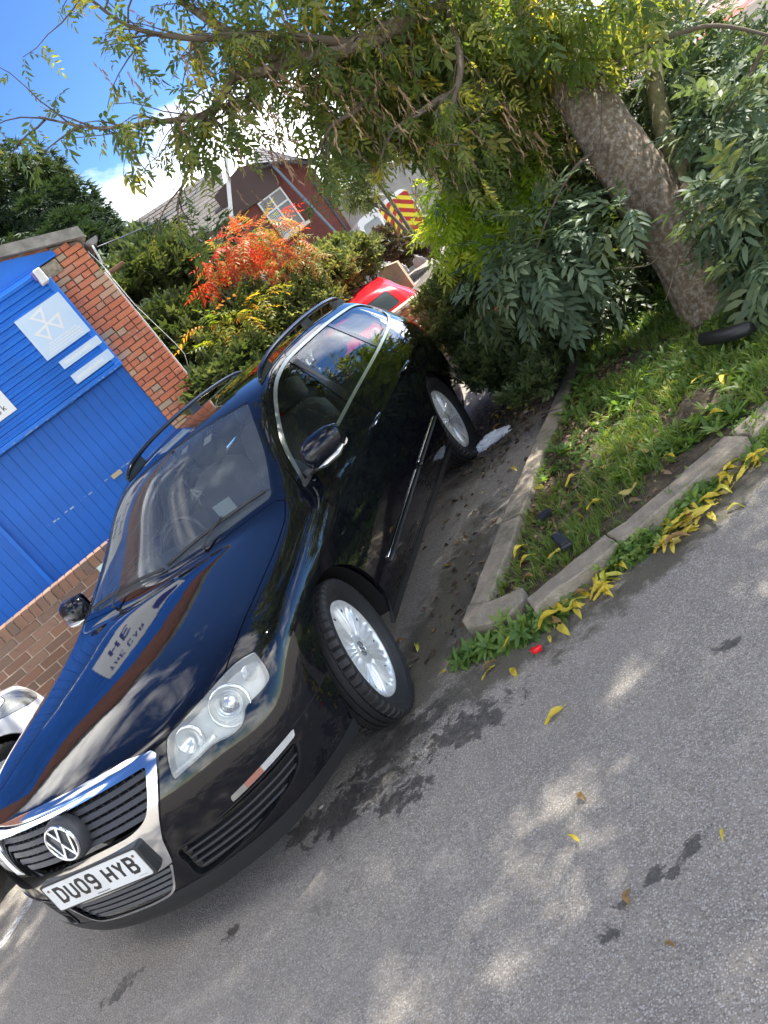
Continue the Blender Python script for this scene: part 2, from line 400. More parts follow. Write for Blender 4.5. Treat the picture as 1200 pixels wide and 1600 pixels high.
def speck(m, amt=.05):
    nt = m.node_tree; N = nt.nodes; L = nt.links; b = N['Principled BSDF']
    tc = N.new('ShaderNodeTexCoord'); no = N.new('ShaderNodeTexNoise'); no.inputs['Scale'].default_value = 3.5; no.inputs['Detail'].default_value = 9; no.inputs['Roughness'].default_value = .7
    mr = N.new('ShaderNodeMapRange'); mr.inputs['From Min'].default_value = .4; mr.inputs['From Max'].default_value = .75; mr.inputs['To Min'].default_value = .015; mr.inputs['To Max'].default_value = amt
    L.new(tc.outputs['Object'], no.inputs['Vector']); L.new(no.outputs['Fac'], mr.inputs['Value']); L.new(mr.outputs[0], b.inputs['Coat Roughness'])
    # road dust, thin
    n2 = N.new('ShaderNodeTexNoise'); n2.inputs['Scale'].default_value = 60; n2.inputs['Detail'].default_value = 6; L.new(tc.outputs['Object'], n2.inputs['Vector'])
    m2 = N.new('ShaderNodeMapRange'); m2.inputs['From Min'].default_value = .55; m2.inputs['From Max'].default_value = .8; m2.inputs['To Max'].default_value = .05
    mx = N.new('ShaderNodeMix'); mx.data_type = 'RGBA'; mx.inputs[6].default_value = b.inputs['Base Color'].default_value; mx.inputs[7].default_value = (.18,.16,.13,1)
    L.new(n2.outputs['Fac'], m2.inputs['Value']); L.new(m2.outputs[0], mx.inputs[0]); L.new(mx.outputs[2], b.inputs['Base Color'])
speck(M_black, .03)
def wobble(m, s=7.0, st=.10):
    nt = m.node_tree; N = nt.nodes; L = nt.links; tc = N.new('ShaderNodeTexCoord'); no = N.new('ShaderNodeTexNoise'); no.inputs['Scale'].default_value = s; no.inputs['Detail'].default_value = 3
    bp = N.new('ShaderNodeBump'); bp.inputs['Strength'].default_value = st; bp.inputs['Distance'].default_value = .004; L.new(tc.outputs['Object'], no.inputs['Vector']); L.new(no.outputs['Fac'], bp.inputs['Height'])
    for k in ('Normal','Coat Normal'): L.new(bp.outputs[0], N['Principled BSDF'].inputs[k])
wobble(M_black)
M_white = mat('white_car_paint', (.78,.79,.80), rough=.25, coat=1.0, backdark=True)
M_red = mat('red_car_paint', (.62,.008,.018), rough=.30, coat=.2, spec=.3, backdark=True)
M_chrome = mat('chrome', (.80,.82,.84), rough=.07, metal=1.0)
M_satin = mat('satin_metal_trim', (.62,.63,.60), rough=.28, metal=1.0)
M_plastic = mat('black_plastic', (.018,.019,.020), rough=.45, bump=.05, bscale=400)
M_gloss_black = mat('gloss_black_trim', (.010,.011,.012), rough=.12)
M_rubber = mat('tyre_rubber', (.013,.013,.014), rough=.62, bump=.12, bscale=220, dirt=(.035,.031,.027), dscale=14, damt=.3)
M_groove = mat('groove_dark', (.004,.004,.004), rough=.8)
M_grille = mat('grille_plastic', (.040,.042,.046), rough=.42, bump=.04, bscale=300)
M_cover = mat('wheel_cover_silver', (.80,.81,.80), rough=.30, metal=.40, dirt=(.25,.22,.18), dscale=18, damt=.25)
M_glass = glass_mat('tinted_glass', (.80,.88,.84), ior=1.42)
M_screen = glass_mat('windscreen_glass', (.90,.95,.93), haze=.10, hazecol=(.5,.56,.60), ior=1.48)
M_lens = glass_mat('lamp_lens', (.93,.95,.93), haze=.23, hazecol=(.9,.92,.86))
M_reflect = mat('lamp_reflector', (.88,.89,.87), rough=.18, metal=.7)
M_lampwhite = mat('lamp_housing', (.82,.84,.80), rough=.35)
M_amber = mat('amber_lens', (.36,.16,.11), rough=.2, coat=1)
M_taillamp = mat('tail_lamp_red', (.55,.01,.01), rough=.1, coat=1)
M_mirror_shell = mat('mirror_shell_paint', (.006,.007,.012), rough=.16, spec=.35)
M_seat = mat('seat_cloth', (.10,.10,.105), rough=.9, bump=.3, bscale=90)
M_dash = mat('dashboard_plastic', (.045,.048,.052), rough=.55, bump=.1, bscale=200)
M_beige = mat('light_trim', (.30,.30,.28), rough=.8)
M_paper = mat('paper', (.70,.78,.74), rough=.8)
M_platewhite = mat('plate_white', (.72,.73,.72), rough=.3, dirt=(.35,.33,.30), dscale=9, damt=.3)
M_ink = mat('black_ink', (.012,.012,.014), rough=.45)

# ---------------------------------------------------------------- block lettering made of strokes
GL = {
 'A': [[(0,0),(.5,1),(1,0)],[(.22,.36),(.78,.36)]], 'B': [[(0,0),(0,1),(.72,1),(.95,.85),(.95,.66),(.75,.53),(0,.53)],[(.75,.53),(1,.38),(1,.16),(.76,0),(0,0)]],
 'C': [[(1,.78),(1,.9),(.85,1),(.15,1),(0,.88),(0,.12),(.15,0),(.85,0),(1,.1),(1,.22)]], 'D': [[(0,0),(0,1),(.65,1),(1,.78),(1,.22),(.65,0),(0,0)]],
 'E': [[(1,1),(0,1),(0,0),(1,0)],[(0,.52),(.8,.52)]], 'F': [[(1,1),(0,1),(0,0)],[(0,.52),(.8,.52)]],
 'G': [[(1,.8),(.85,1),(.15,1),(0,.85),(0,.15),(.15,0),(.85,0),(1,.15),(1,.48),(.55,.48)]], 'H': [[(0,0),(0,1)],[(1,0),(1,1)],[(0,.5),(1,.5)]],
 'I': [[(.5,0),(.5,1)]], 'J': [[(1,1),(1,.15),(.8,0),(.2,0),(0,.2)]], 'K': [[(0,0),(0,1)],[(1,1),(.05,.46)],[(.3,.62),(1,0)]], 'L': [[(0,1),(0,0),(1,0)]],
 'M': [[(0,0),(0,1),(.5,.35),(1,1),(1,0)]], 'N': [[(0,0),(0,1),(1,0),(1,1)]], 'O': [[(.2,0),(0,.2),(0,.8),(.2,1),(.8,1),(1,.8),(1,.2),(.8,0),(.2,0)]],
 'P': [[(0,0),(0,1),(.75,1),(1,.86),(1,.6),(.75,.46),(0,.46)]], 'R': [[(0,0),(0,1),(.75,1),(1,.86),(1,.62),(.75,.48),(0,.48)],[(.5,.48),(1,0)]],
 'S': [[(1,.82),(.8,1),(.2,1),(0,.84),(0,.66),(.2,.53),(.8,.47),(1,.34),(1,.16),(.8,0),(.2,0),(0,.18)]], 'T': [[(0,1),(1,1)],[(.5,1),(.5,0)]],
 'U': [[(0,1),(0,.2),(.22,0),(.78,0),(1,.2),(1,1)]], 'V': [[(0,1),(.5,0),(1,1)]], 'W': [[(0,1),(.25,0),(.5,.7),(.75,0),(1,1)]], 'X': [[(0,0),(1,1)],[(0,1),(1,0)]],
 'Y': [[(0,1),(.5,.45),(1,1)],[(.5,.45),(.5,0)]], 'Z': [[(0,1),(1,1),(0,0),(1,0)]],
 '0': [[(.25,0),(0,.2),(0,.8),(.25,1),(.75,1),(1,.8),(1,.2),(.75,0),(.25,0)]],
 '9': [[(1,.48),(.25,.48),(0,.64),(0,.84),(.25,1),(.75,1),(1,.84),(1,.2),(.78,0),(.25,0),(.02,.12)]],
 'u': [[(0,.68),(0,.12),(.2,0),(.8,0),(1,.14)],[(1,.68),(1,0)]], 'k': [[(0,0),(0,1)],[(.95,.68),(.05,.28)],[(.35,.42),(1,0)]],
 'c': [[(1,.6),(.85,.68),(.2,.68),(0,.52),(0,.16),(.2,0),(.85,0),(1,.08)]], 'o': [[(.2,0),(0,.15),(0,.53),(.2,.68),(.8,.68),(1,.53),(1,.15),(.8,0),(.2,0)]],
 '.': [[(.42,0),(.58,.0)]],
}
def ribbon(P, w):
    """outline strips (quads) of a stroked polyline with mitred joints"""
    P = [Vector(q) for q in P]; n = len(P); closed = (P[0]-P[-1]).length < 1e-6
    if closed: P = P[:-1]; n -= 1
    L = []; R = []
    for i in range(n):
        a = P[i-1] if (i > 0 or closed) else None; b = P[i]; c = P[(i+1)%n] if (i < n-1 or closed) else None
        d1 = (b-a).normalized() if a is not None else (c-b).normalized(); d2 = (c-b).normalized() if c is not None else d1
        n1 = Vector((-d1.y,d1.x)); n2 = Vector((-d2.y,d2.x)); m = (n1+n2); m = m.normalized() if m.length > 1e-4 else n1
        k = w/2/max(.45, m.dot(n1)); L.append(b+m*k); R.append(b-m*k)
    Q = []
    for i in range(n if closed else n-1):
        j = (i+1)%n; Q.append((L[i],R[i],R[j],L[j]))
    return Q
def letters(txt, h, w, sw, gap, T, depth=.001, name='character', mat_=None, parent=None, space=None, joined=False, lift=0.0):
    """each character a mesh; T maps (x right, y up, z out)"""
    x = 0; out = []; big = MB()
    for ch in txt:
        if ch == ' ': x += (space if space is not None else w)+gap*0; continue
        mb = big if joined else MB()
        ww = w*(.35 if ch in '.I' else 1)
        for k_, pl in enumerate(GL[ch]):
            P = [(x+sw/2+q[0]*(ww-sw) if ch not in '.I' else x+ww/2+(q[0]-.5)*sw, sw/2+q[1]*(h-sw)) for q in pl]
            z1 = lift+depth+.00002*k_
            for quad_ in ribbon([(a,b) for a,b in P], sw):
                V = [Vector((q.x,q.y,lift)) for q in quad_]+[Vector((q.x,q.y,z1)) for q in quad_]
                mb.add([T @ v for v in V], [(4,5,6,7),(0,1,5,4),(1,2,6,5),(2,3,7,6),(3,0,4,7)])
        if not joined: out.append(mb.build(name, mat_, parent))
        x += ww+gap
    if joined: return big.build(name, mat_, parent)
    return out

# ---------------------------------------------------------------- wheel
def wheel_meshes():
    seg = 240
    prof = [(.228,.052),(.245,.070),(.275,.088),(.300,.094),(.314,.092),(.3215,.084),(.325,.074)]
    for a, b in ((.052,.046),(.018,.012),(-.012,-.018),(-.046,-.052)):
        prof += [(.3255,a+.0006),(.3180,a-.0008),(.3180,b+.0008),(.3255,b-.0006)]
    prof += [(.325,-.074),(.3215,-.084),(.314,-.092),(.29,-.094),(.24,-.08),(.21,-.07)]
    def rf(j, k, r):
        if 4 <= j <= 7 and k % 5 == 0: return r-.011           # shoulder sipes
        if prof[j][1] < -.05 and 7 < j < len(prof)-4 and k % 5 == 0: return r-.008
        return r
    t = MB(); t.lathe(prof, seg, rfun=rf, smooth=False)
    me_t = t.build('tyre', M_rubber, mesh_only=True)
    me_t.polygons.foreach_set('use_smooth', np.array([False]*len(me_t.polygons)))
    c = MB(); S = 252
    rp = [(.231,.050),(.229,.058),(.222,.060),(.214,.056)]
    rad = [.210,.190,.165,.140,.115,.090,.072]
    def ridge(a):
        g = (a*9/(2*math.pi)) % 1.0                         # nine groups of two raised ribs and a flat blade
        for c0 in (.22,.48):
            d = abs(g-c0)
            if d < .060: return .018*(1-(d/.060)**2)
        d = abs(g-.83)
        return -.010+.017*max(0, 1-d/.16)
    def hf(j, k, h):
        if 4 <= j <= 10:
            a = 2*math.pi*k/S; f = math.sin(math.pi*min(1,max(.12,(.218-rad[j-4])/.10))*.5)
            return h+ridge(a)*f
        return h
    prof2 = rp+[(r, .049-.10*(.21-r)) for r in rad]+[(.066,.040),(.062,.046),(.034,.047),(.030,.044),(.012,.045),(.0005,.045)]
    c.lathe(prof2, S, hfun=hf)
    me_c = c.build('wheel_cover', M_cover, mesh_only=True)
    h = MB()
    for q in range(9):
        a = 2*math.pi*(q+.655)/9
        for (r0,r1,w) in ((.176,.190,.0045),):
            T = Matrix.Rotation(a, 4, 'X')
            P = [(0.053,-w*.6,r0),(0.053,w*.6,r0),(0.053,w*1.5,r1),(0.053,-w*1.5,r1)]
            h.prism([T @ Vector((x-.0065,y,z)) for x,y,z in P], (-.012,0,0))
    me_h = h.build('vent_hole', M_groove, mesh_only=True)
    e = MB(); e.lathe([(.034,.0475),(.034,.050),(.030,.050),(.030,.0475)], 32)
    for st in ([(-.38,.86),(0,.10),(.38,.86)], [(-.80,.40),(-.40,-.76),(0,.02),(.40,-.76),(.80,.40)]):
        for q in ribbon(st, .2): e.add([(.0490,p.x*.03,p.y*.03) for p in q]+[(.0455,p.x*.03,p.y*.03) for p in q], [(0,1,2,3),(0,4,5,1),(1,5,6,2),(2,6,7,3),(3,7,4,0)])
    me_e = e.build('hub_badge', M_chrome, mesh_only=True)
    d = MB(); d.lathe([(.215,.03),(.215,-.07),(.0,-.07)], 40); me_d = d.build('wheel_barrel', M_groove, mesh_only=True)
    return me_t, me_c, me_h, me_e, me_d
WM = wheel_meshes()
def wheel(parent, x, y, rz, roll=0.0, zc=.325):
    w = bpy.data.objects.new('wheel', None); COL.objects.link(w); w.parent = parent; w.location = (x,y,zc)
    w.matrix_local = Matrix.Translation((x,y,zc)) @ Matrix.Rotation(rz,4,'Z') @ Matrix.Rotation(roll,4,'X')
    for nm, me in zip(('tyre','wheel_cover','vent_hole','hub_badge','wheel_barrel'), WM): link(nm, me, w)
    return w

# ---------------------------------------------------------------- the car
BCO, BNM, BFC = body_surface(4)
from mathutils.bvhtree import BVHTree
BVH = BVHTree.FromPolygons([Vector(v) for v in BCO.tolist()], BFC.tolist())
def s_front(x, z):
    h = BVH.ray_cast(Vector((x,-3,z)), Vector((0,1,0))); return h[0], h[1]
def s_side(y, z, sgn=1):
    h = BVH.ray_cast(Vector((3*sgn,y,z)), Vector((-sgn,0,0))); return h[0], h[1]
def s_top(x, y):
    h = BVH.ray_cast(Vector((x,y,3)), Vector((0,0,-1))); return h[0], h[1]
cc = BCO[BFC].mean(1); half = BFC[cc[:,0] > 0]
HT = np.vstack([half[:,[0,1,2]], half[:,[0,2,3]]])
HALF = Patch(BCO.copy(), BNM.copy(), HT).compact()
HALF.V[np.abs(HALF.V[:,0])<1e-4, 0] = 0
# outlines (y,z) seen from the side, (x,z) from the front, (x,y) from above
DLO = smooth_poly([(.552,.925),(.60,.962),(.70,1.030),(.82,1.105),(.98,1.192),(1.14,1.268),(1.30,1.325),(1.48,1.362),(1.72,1.385),(2.10,1.387),(2.55,1.380),(2.95,1.362),(3.20,1.342),(3.36,1.300),(3.425,1.230),(3.41,1.165),(3.33,1.112),(3.18,1.082),(2.95,1.058),(2.62,1.038),(2.10,1.012),(1.65,.990),(1.22,.966),(.90,.947),(.68,.930)], 4)
def yz(p): return p.V[:,[1,2]]
def xz(p): return p.V[:,[0,2]]
def xy(p): return p.V[:,[0,1]]
CHO = np.array([(-1,.735),(0,.750),(.2,.748),(.38,.742),(.475,.728),(.488,.712),(.462,.655),(.435,.610),(.385,.535),(.345,.470),(.322,.405),(.312,.378),(.26,.372),(-1,.372)])
CHI = round_poly([(-1,.712),(.2,.708),(.440,.700),(.405,.625),(.352,.560),(.268,.538),(-1,.537)], [0,.02,.015,.08,.09,.09,0])
LOWG = round_poly([(-1,.378),(.288,.378),(.300,.366),(.222,.258),(.10,.250),(-1,.248)], [0,.01,.01,.05,.05,0])
FOG = smooth_poly([(.345,.402),(.45,.412),(.60,.424),(.70,.430),(.79,.438),(.812,.425),(.800,.385),(.770,.345),(.700,.312),(.600,.288),(.480,.270),(.362,.262),(.335,.285),(.338,.340)], 3)
IND = np.array([(.600,.428),(.70,.435),(.78,.440),(.816,.444),(.822,.466),(.78,.464),(.70,.458),(.602,.449)])
WS = round_poly([(-.2,.338),(.11,.338),(.40,.382),(.688,.480),(.665,.600),(.622,.830),(.520,1.175),(.35,1.135),(.11,1.115),(-.2,1.115)], [0,.1,.1,.05,.2,.2,.05,.1,.1,0])
HOOD = np.array([(-1,-.866),(.0,-.866),(.10,-.864),(.228,-.856),(.347,-.837),(.43,-.818),(.490,-.796),(.540,-.773),(.580,-.742),(.620,-.702),(.660,-.655),(.700,-.598),(.722,-.560),(.745,-.431),(.757,-.240),(.765,.005),(.768,.15),(.766,.30),(.745,.440),(.70,.455),(.40,.352),(.11,.308),(-1,.300)])
HLP = [(0.800,-0.476,0.740),(0.812,-0.476,0.731),(0.829,-0.500,0.695),(0.835,-0.531,0.646),(0.811,-0.577,0.634),(0.767,-0.637,0.635),(0.751,-0.665,0.616),(0.733,-0.692,0.601),(0.697,-0.727,0.603),(0.651,-0.761,0.620),(0.594,-0.800,0.616),(0.545,-0.827,0.614),(0.505,-0.843,0.610),(0.497,-0.843,0.620),(0.499,-0.835,0.642),(0.514,-0.811,0.691),(0.538,-0.775,0.735),(0.582,-0.739,0.742),(0.625,-0.694,0.748),(0.664,-0.648,0.752),(0.719,-0.570,0.756),(0.755,-0.514,0.753)]
ARCH_R = .366
FD = np.array([(.520,.275),(.520,.60),(.500,.80),(.505,.915),(.552,.955),(.66,1.035),(.80,1.122),(.98,1.222),(1.14,1.296),(1.30,1.352),(1.48,1.389),(1.70,1.408),(1.735,1.39),(1.60,1.05),(1.575,.90),(1.585,.60),(1.585,.275)])
RD = np.array([(1.595,.275),(1.595,.60),(1.585,.90),(1.610,1.05),(1.745,1.40),(1.76,1.411),(2.10,1.413),(2.55,1.404),(2.60,1.39),(2.625,1.20),(2.62,1.05),(2.60,.92),(2.52,.80),(2.42,.68),(2.36,.55),(2.32,.42),(2.30,.275)])
TG = round_poly([(-1,.80),(.60,.80),(.60,1.00),(.545,1.20),(.47,1.318),(-1,1.318)], [0,.03,.05,.05,.04,0])
RG = round_poly([(-1,1.015),(.52,1.02),(.475,1.20),(.42,1.285),(-1,1.30)], [0,.03,.03,.04,0])
def proj_plane(V, n):
    n = Vector(n).normalized(); a = n.cross(Vector((0,0,1))).normalized(); b = a.cross(n)
    return np.stack([V@np.array(a), V@np.array(b)], 1)
HLN = (.62,-.76,.20)
def build_car(root, paint, detail=2, hl=HLP, cover=True, rgp=None, housing=None, rglass=None):
    RG_ = RG if rgp is None else rgp; housing = housing or M_lampwhite; rglass = rglass or M_glass
    H = HALF
    put = {}
    def both(p): return p.join(p.mirror())
    def out(name, p, m, skirt=.012, lift=0.0, parent=root, joined=True):
        if p is None: return []
        if joined: return [link(name, both(p).mesh(name, m, skirt, lift), parent)]
        return [link(name, p.mesh(name, m, skirt, lift), parent), link(name, p.mirror().mesh(name, m, skirt, lift), parent)]
    def gated(f, gate): return np.where(gate, f, 1.0)
    # arches
    for yc in (0, 2.709):
        V = H.V; f = np.hypot(V[:,1]-yc, V[:,2]-.325)-ARCH_R; f = np.where(V[:,0] > .5, f, 1.0); _, H = H.split(f)
    # windscreen
    V = H.V; g = (V[:,2] > .85)&(V[:,1] < 1.4)&(V[:,1] > 0)
    ws, H = H.split(gated(sdf_poly(xy(H), WS), g))
    seal_o, ws_in = ws.split(-(sdf_poly(xy(ws), WS)+.013))
    # side glass with its bright surround
    g = H.V[:,0] > .3
    dl, H = H.split(gated(sdf_poly(yz(H), DLO), g))
    chrome, dl = dl.split(-(sdf_poly(yz(dl), DLO)+.017))
    out('window_surround', chrome, M_satin, .010, .003)
    def pillar(pt, pb, w):
        def f(p):
            V = yz(p); a, b = np.array(pb), np.array(pt); d = (b-a)/np.linalg.norm(b-a); n = np.array((d[1],-d[0])); return np.abs((V-a)@n)-w
        return f

    def halfcut(p, pt, pb):   # f<0 -> in front of the line
        V = yz(p); a, b = np.array(pb), np.array(pt); d = (b-a)/np.linalg.norm(b-a); n = np.array((d[1],-d[0])); return p.split((V-a)@n)
    front, rest = halfcut(dl, (1.700,1.39), (1.530,.985))
    pilB, rest = halfcut(rest, (1.800,1.39), (1.645,.985))
    rear, rest = halfcut(rest, (2.520,1.39), (2.535,1.03))
    pilC, quarter = halfcut(rest, (2.585,1.39), (2.615,1.03))
    sail, front = halfcut(front, (.742,1.2), (.742,.9))
    for n_, p_ in (('front_door_window', front), ('rear_door_window', rear), ('quarter_window', quarter)): out(n_, p_, M_glass, .004, -.006, joined=False)
    for n_, p_ in (('door_pillar', pilB), ('rear_pillar', pilC)): out(n_, p_, M_gloss_black, .01, -.002, joined=False)
    out('mirror_panel', sail, M_plastic, .01, -.003, joined=False)
    out('windscreen', ws_in, M_screen, .005, -.004)
    out('windscreen_seal', seal_o, M_gloss_black, .01, -.002)
    # headlamp
    g = (H.V[:,0] > .2)&(H.V[:,1] < -.2)&(H.V[:,2] > .5)
    hp = smooth_poly(proj_plane(np.array(hl), HLN), 3)
    lamp, H = H.split(gated(sdf_poly(proj_plane(H.V, HLN), hp), g))
    # grille
    if detail >= 2:
        g = (H.V[:,1] < -.6)
        sh, H = H.split(gated(sdf_poly(xz(H), CHO), g))
        hole, sh = sh.split(sdf_poly(xz(sh), CHI))
        out('grille_surround', sh, M_chrome, .03, .010)
        g = (H.V[:,1] < -.6)
        lo, H = H.split(gated(sdf_poly(xz(H), LOWG), g))
        lo_t, lo_i = lo.split(-(sdf_poly(xz(lo), LOWG)+.008)); low_edge = lo_t
        top_, low_edge = low_edge.split(.368-low_edge.V[:,2]) if low_edge is not None else (None,None)
        out('lower_grille_trim', low_edge, M_chrome, .01, .004)
        g = (H.V[:,1] < -.45)
        ind, H = H.split(gated(sdf_poly(xz(H), IND), g))
        ia, ib = ind.split(ind.V[:,0]-.715)
        ic, ib2 = ib.split(ib.V[:,0]-.712)
        ia1, ia2 = ia.split(ia.V[:,0]-.655)
        out('indicator_lamp', ib, M_reflect, .008, .001, joined=False)
        out('indicator_lamp', ia2, M_amber, .008, .001, joined=False)
        out('indicator_lamp', ia1, M_satin, .008, .001, joined=False)
        g = (H.V[:,1] < -.45)
        fog, H = H.split(gated(sdf_poly(xz(H), FOG), g))
        fe, fi = fog.split(-(sdf_poly(xz(fog), FOG)+.007))
        out('side_grille_frame', fe, M_gloss_black, .03, .004, joined=False)
        for nm_, p_ in (('grille_backing', hole), ('grille_backing', lo_i), ('grille_backing', fi)):
            for q in ([p_, p_.mirror()] if p_ is fi else [both(p_)]):
                V = q.V.copy(); V[:,1] += .045; link(nm_, mesh_np(nm_, V, q.T, M_groove, q.N), root)
    # bonnet
    g = (H.V[:,2] > .66)&(H.V[:,1] < .6)
    hood, H = H.split(gated(sdf_poly(xy(H), HOOD)+.0022, g)); g = (H.V[:,2] > .66)&(H.V[:,1] < .6)
    gr, H = H.split(gated(sdf_poly(xy(H), HOOD)-.0022, g))
    out('bonnet', hood, paint, .014)
    grooves = [gr]
    # doors, tailgate
    for nm_, poly in (('front_door', FD), ('rear_door', RD)):
        g = H.V[:,0] > .35; d, H = H.split(gated(sdf_poly(yz(H), poly)+.0022, g)); g = H.V[:,0] > .35
        gr, H = H.split(gated(sdf_poly(yz(H), poly)-.0022, g)); grooves.append(gr)
        put[nm_] = out(nm_, d, paint, .014, joined=False)
    g = (H.V[:,1] > 3.3); tg, H = H.split(gated(sdf_poly(xz(H), TG)+.0025, g)); g = (H.V[:,1] > 3.3)
    gr, H = H.split(gated(sdf_poly(xz(H), TG)-.0025, g)); grooves.append(gr)
    rg, tg = tg.split(sdf_poly(xz(tg), RG_)); out('tailgate', tg, paint, .014); out('rear_window', rg, rglass, .005, -.004)
    tlp = np.array([(3.40,.985),(3.47,.80),(4.0,.80),(4.0,.985)]); g = (H.V[:,0] > .35)
    tl, H = H.split(gated(sdf_poly(yz(H), tlp), g)); out('tail_lamp', tl, M_taillamp, .01, .001, joined=False)
    # lower valance
    zl = np.where(H.V[:,1] < -.2, .262, .255); low, H = H.split(H.V[:,2]-zl)
    out('lower_valance', low, M_plastic, .02, .004)
    out('body_shell', H, paint, .016)
    gg = grooves[0]
    for q in grooves[1:]:
        if q is not None: gg = gg.join(q)
    out('panel_gap', gg, M_groove, 0, -.009, joined=False)
    # lamps
    lseal, lamp2 = lamp.split(-(sdf_poly(proj_plane(lamp.V, HLN), hp)+.0045))
    out('lamp_seal', lseal, M_gloss_black, .012, -.002, joined=False); lamp = lamp2
    hs = out('headlight', lamp, M_lens, .006, 0, joined=False)
    for sgn, o in zip((1,-1), hs):
        S = Matrix.Diagonal((sgn,1,1,1))
        p_ = lamp if sgn == 1 else lamp.mirror(); V = p_.V - p_.N*.055
        link('lamp_housing', p_.offset(-.055).mesh('lamp_housing', housing, -.05), o)
        if detail >= 2:
            n = Vector(HLN).normalized()
            a = n.cross(Vector((0,0,1))).normalized(); b = a.cross(n)
            def frame(c, nn=n):
                nn = Vector(nn).normalized(); aa = nn.cross(Vector((0,0,1))).normalized(); bb = aa.cross(nn)
                return S @ Matrix(((nn.x,aa.x,bb.x,c[0]),(nn.y,aa.y,bb.y,c[1]),(nn.z,aa.z,bb.z,c[2]),(0,0,0,1)))
            n1 = (.50,-.82,.22)
            mb = MB(); mb.lathe([(.074,-.03),(.076,-.004),(.072,.002),(.067,-.003),(.060,-.022),(.050,-.034),(.040,-.036)], 40, T=frame((.716,-.650,.672), n1))
            mb.build('main_reflector', M_reflect, o)
            mb = MB(); mb.lathe([(.042,-.034),(.043,-.022),(.036,-.008),(.022,.002),(.010,.005),(.0005,.006)], 32, T=frame((.716,-.650,.678), n1)); mb.build('projector_lens', M_chrome, o)
            mb = MB(); mb.lathe([(.047,-.034),(.048,-.012),(.044,-.012),(.043,-.034)], 32, T=frame((.716,-.650,.678), n1)); mb.build('projector_ring', M_reflect, o)
            mb = MB(); mb.lathe([(.052,-.02),(.050,-.004),(.046,-.006),(.034,-.024),(.012,-.034),(.0005,-.034)], 32, T=frame((.590,-.770,.680), (.25,-.95,.15))); mb.build('inner_reflector', M_reflect, o)
            mb = MB()
            for q in range(5): mb.lathe([(.030-.005*q,-.01-.002*q),(.030-.005*q,-.004-.002*q),(.027-.005*q,-.004-.002*q)], 20, T=frame((.785,-.540,.700), (.9,-.4,.15)))
            mb.build('indicator_reflector', M_reflect, o)
            mb = MB(); mb.tube([S @ Vector((.505,-.822,.625)), S @ Vector((.60,-.778,.632)), S @ Vector((.66,-.735,.640))], [.004,.010,.012], 8); mb.build('lamp_divider', M_lampwhite, o)
    # wheels and liners
    for yc in (0, 2.709):
        for sg in (1,-1):
            mb = MB(); T = Matrix.Translation((0,yc,.325)); R0 = Matrix.Rotation(0,4,'X')
            V = []; F = []
            for q in range(25):
                a = math.radians(-100+200*q/24); 
                for xx, rr in ((.885,.372),(.48,.372),(.48,.05)): V.append(T @ Vector((sg*xx*(1 if xx < .6 else .985), rr*math.sin(a), rr*math.cos(a))))
            for q in range(24):
                for z_ in (0,1): i = q*3+z_; F.append((i,i+3,i+4,i+1))
            mb.add(V, F, True); mb.build('wheel_arch_liner', M_groove, root)
    mb = MB(); mb.box((-.60,-.55,.20),(.60,3.5,.215)); mb.build('underbody', M_groove, root)
    return put

# ---------------------------------------------------------------- the black estate car
car = empty('estate_car', (0,0,0), 0, 'shiny black estate car with chrome grille and number plate DU09 HYB', 'car')
build_car(car, M_black)
def strip_front(x0, x1, zf, h, dpt, mat_, name, n=16, back=.0, parent=car, tilt=0.0):
    """slat that follows the nose"""
    V = []; F = []
    for i in range(n+1):
        x = x0+(x1-x0)*i/n; z = zf(x) if callable(zf) else zf
        hpt, hn = s_front(x, z); y = hpt.y+back
        V += [(x,y,z-h/2),(x,y-tilt,z+h/2),(x,y+dpt,z+h/2),(x,y+dpt,z-h/2)]
    for i in range(n):
        a = i*4
        for q in range(4): F.append((a+q, a+4+q, a+4+(q+1)%4, a+(q+1)%4))
    F += [(0,1,2,3), (n*4+3,n*4+2,n*4+1,n*4)]
    mb = MB(); mb.add(V, F, False); return mb.build(name, mat_, parent)
def chi_half(z):       # half width of the upper grille opening at height z
    pts = [(.526,.25),(.535,.31),(.556,.352),(.59,.382),(.625,.405),(.66,.422),(.700,.436)]
    return float(np.interp(z, [p[0] for p in pts], [p[1] for p in pts]))
for k, z in enumerate((.562,.591,.620,.649,.678)):
    w = chi_half(z)-.004
    strip_front(-w, w, z, .0165, .030, M_grille, 'grille_slat', back=.014, tilt=-.010)
    strip_front(-w, w, z-.0105, .0035, .03, M_satin, 'grille_slat_edge', back=.008) if False else None
for sgn in (-1,1):
    for q in range(6): pass
mb = MB()
for q in range(-10,11):
    if abs(q) < 2: continue
    x = q*.040; z1 = .69; z0 = .54
    for z in (.562,.591,.620,.649,.678):
        if abs(x) < chi_half(z)-.02:
            hp_, _ = s_front(x, z); mb = MB(); mb.box((x-.0025,hp_.y+.03,z-.0145),(x+.0025,hp_.y+.042,z+.0145)); mb.build('grille_rib', M_plastic, car)
for z in (.275,.298,.321,.344):
    w = float(np.interp(z, [.25,.366],[.215,.290])); strip_front(-w, w, z, .012, .03, M_grille, 'lower_grille_slat', back=.010, tilt=-.005)
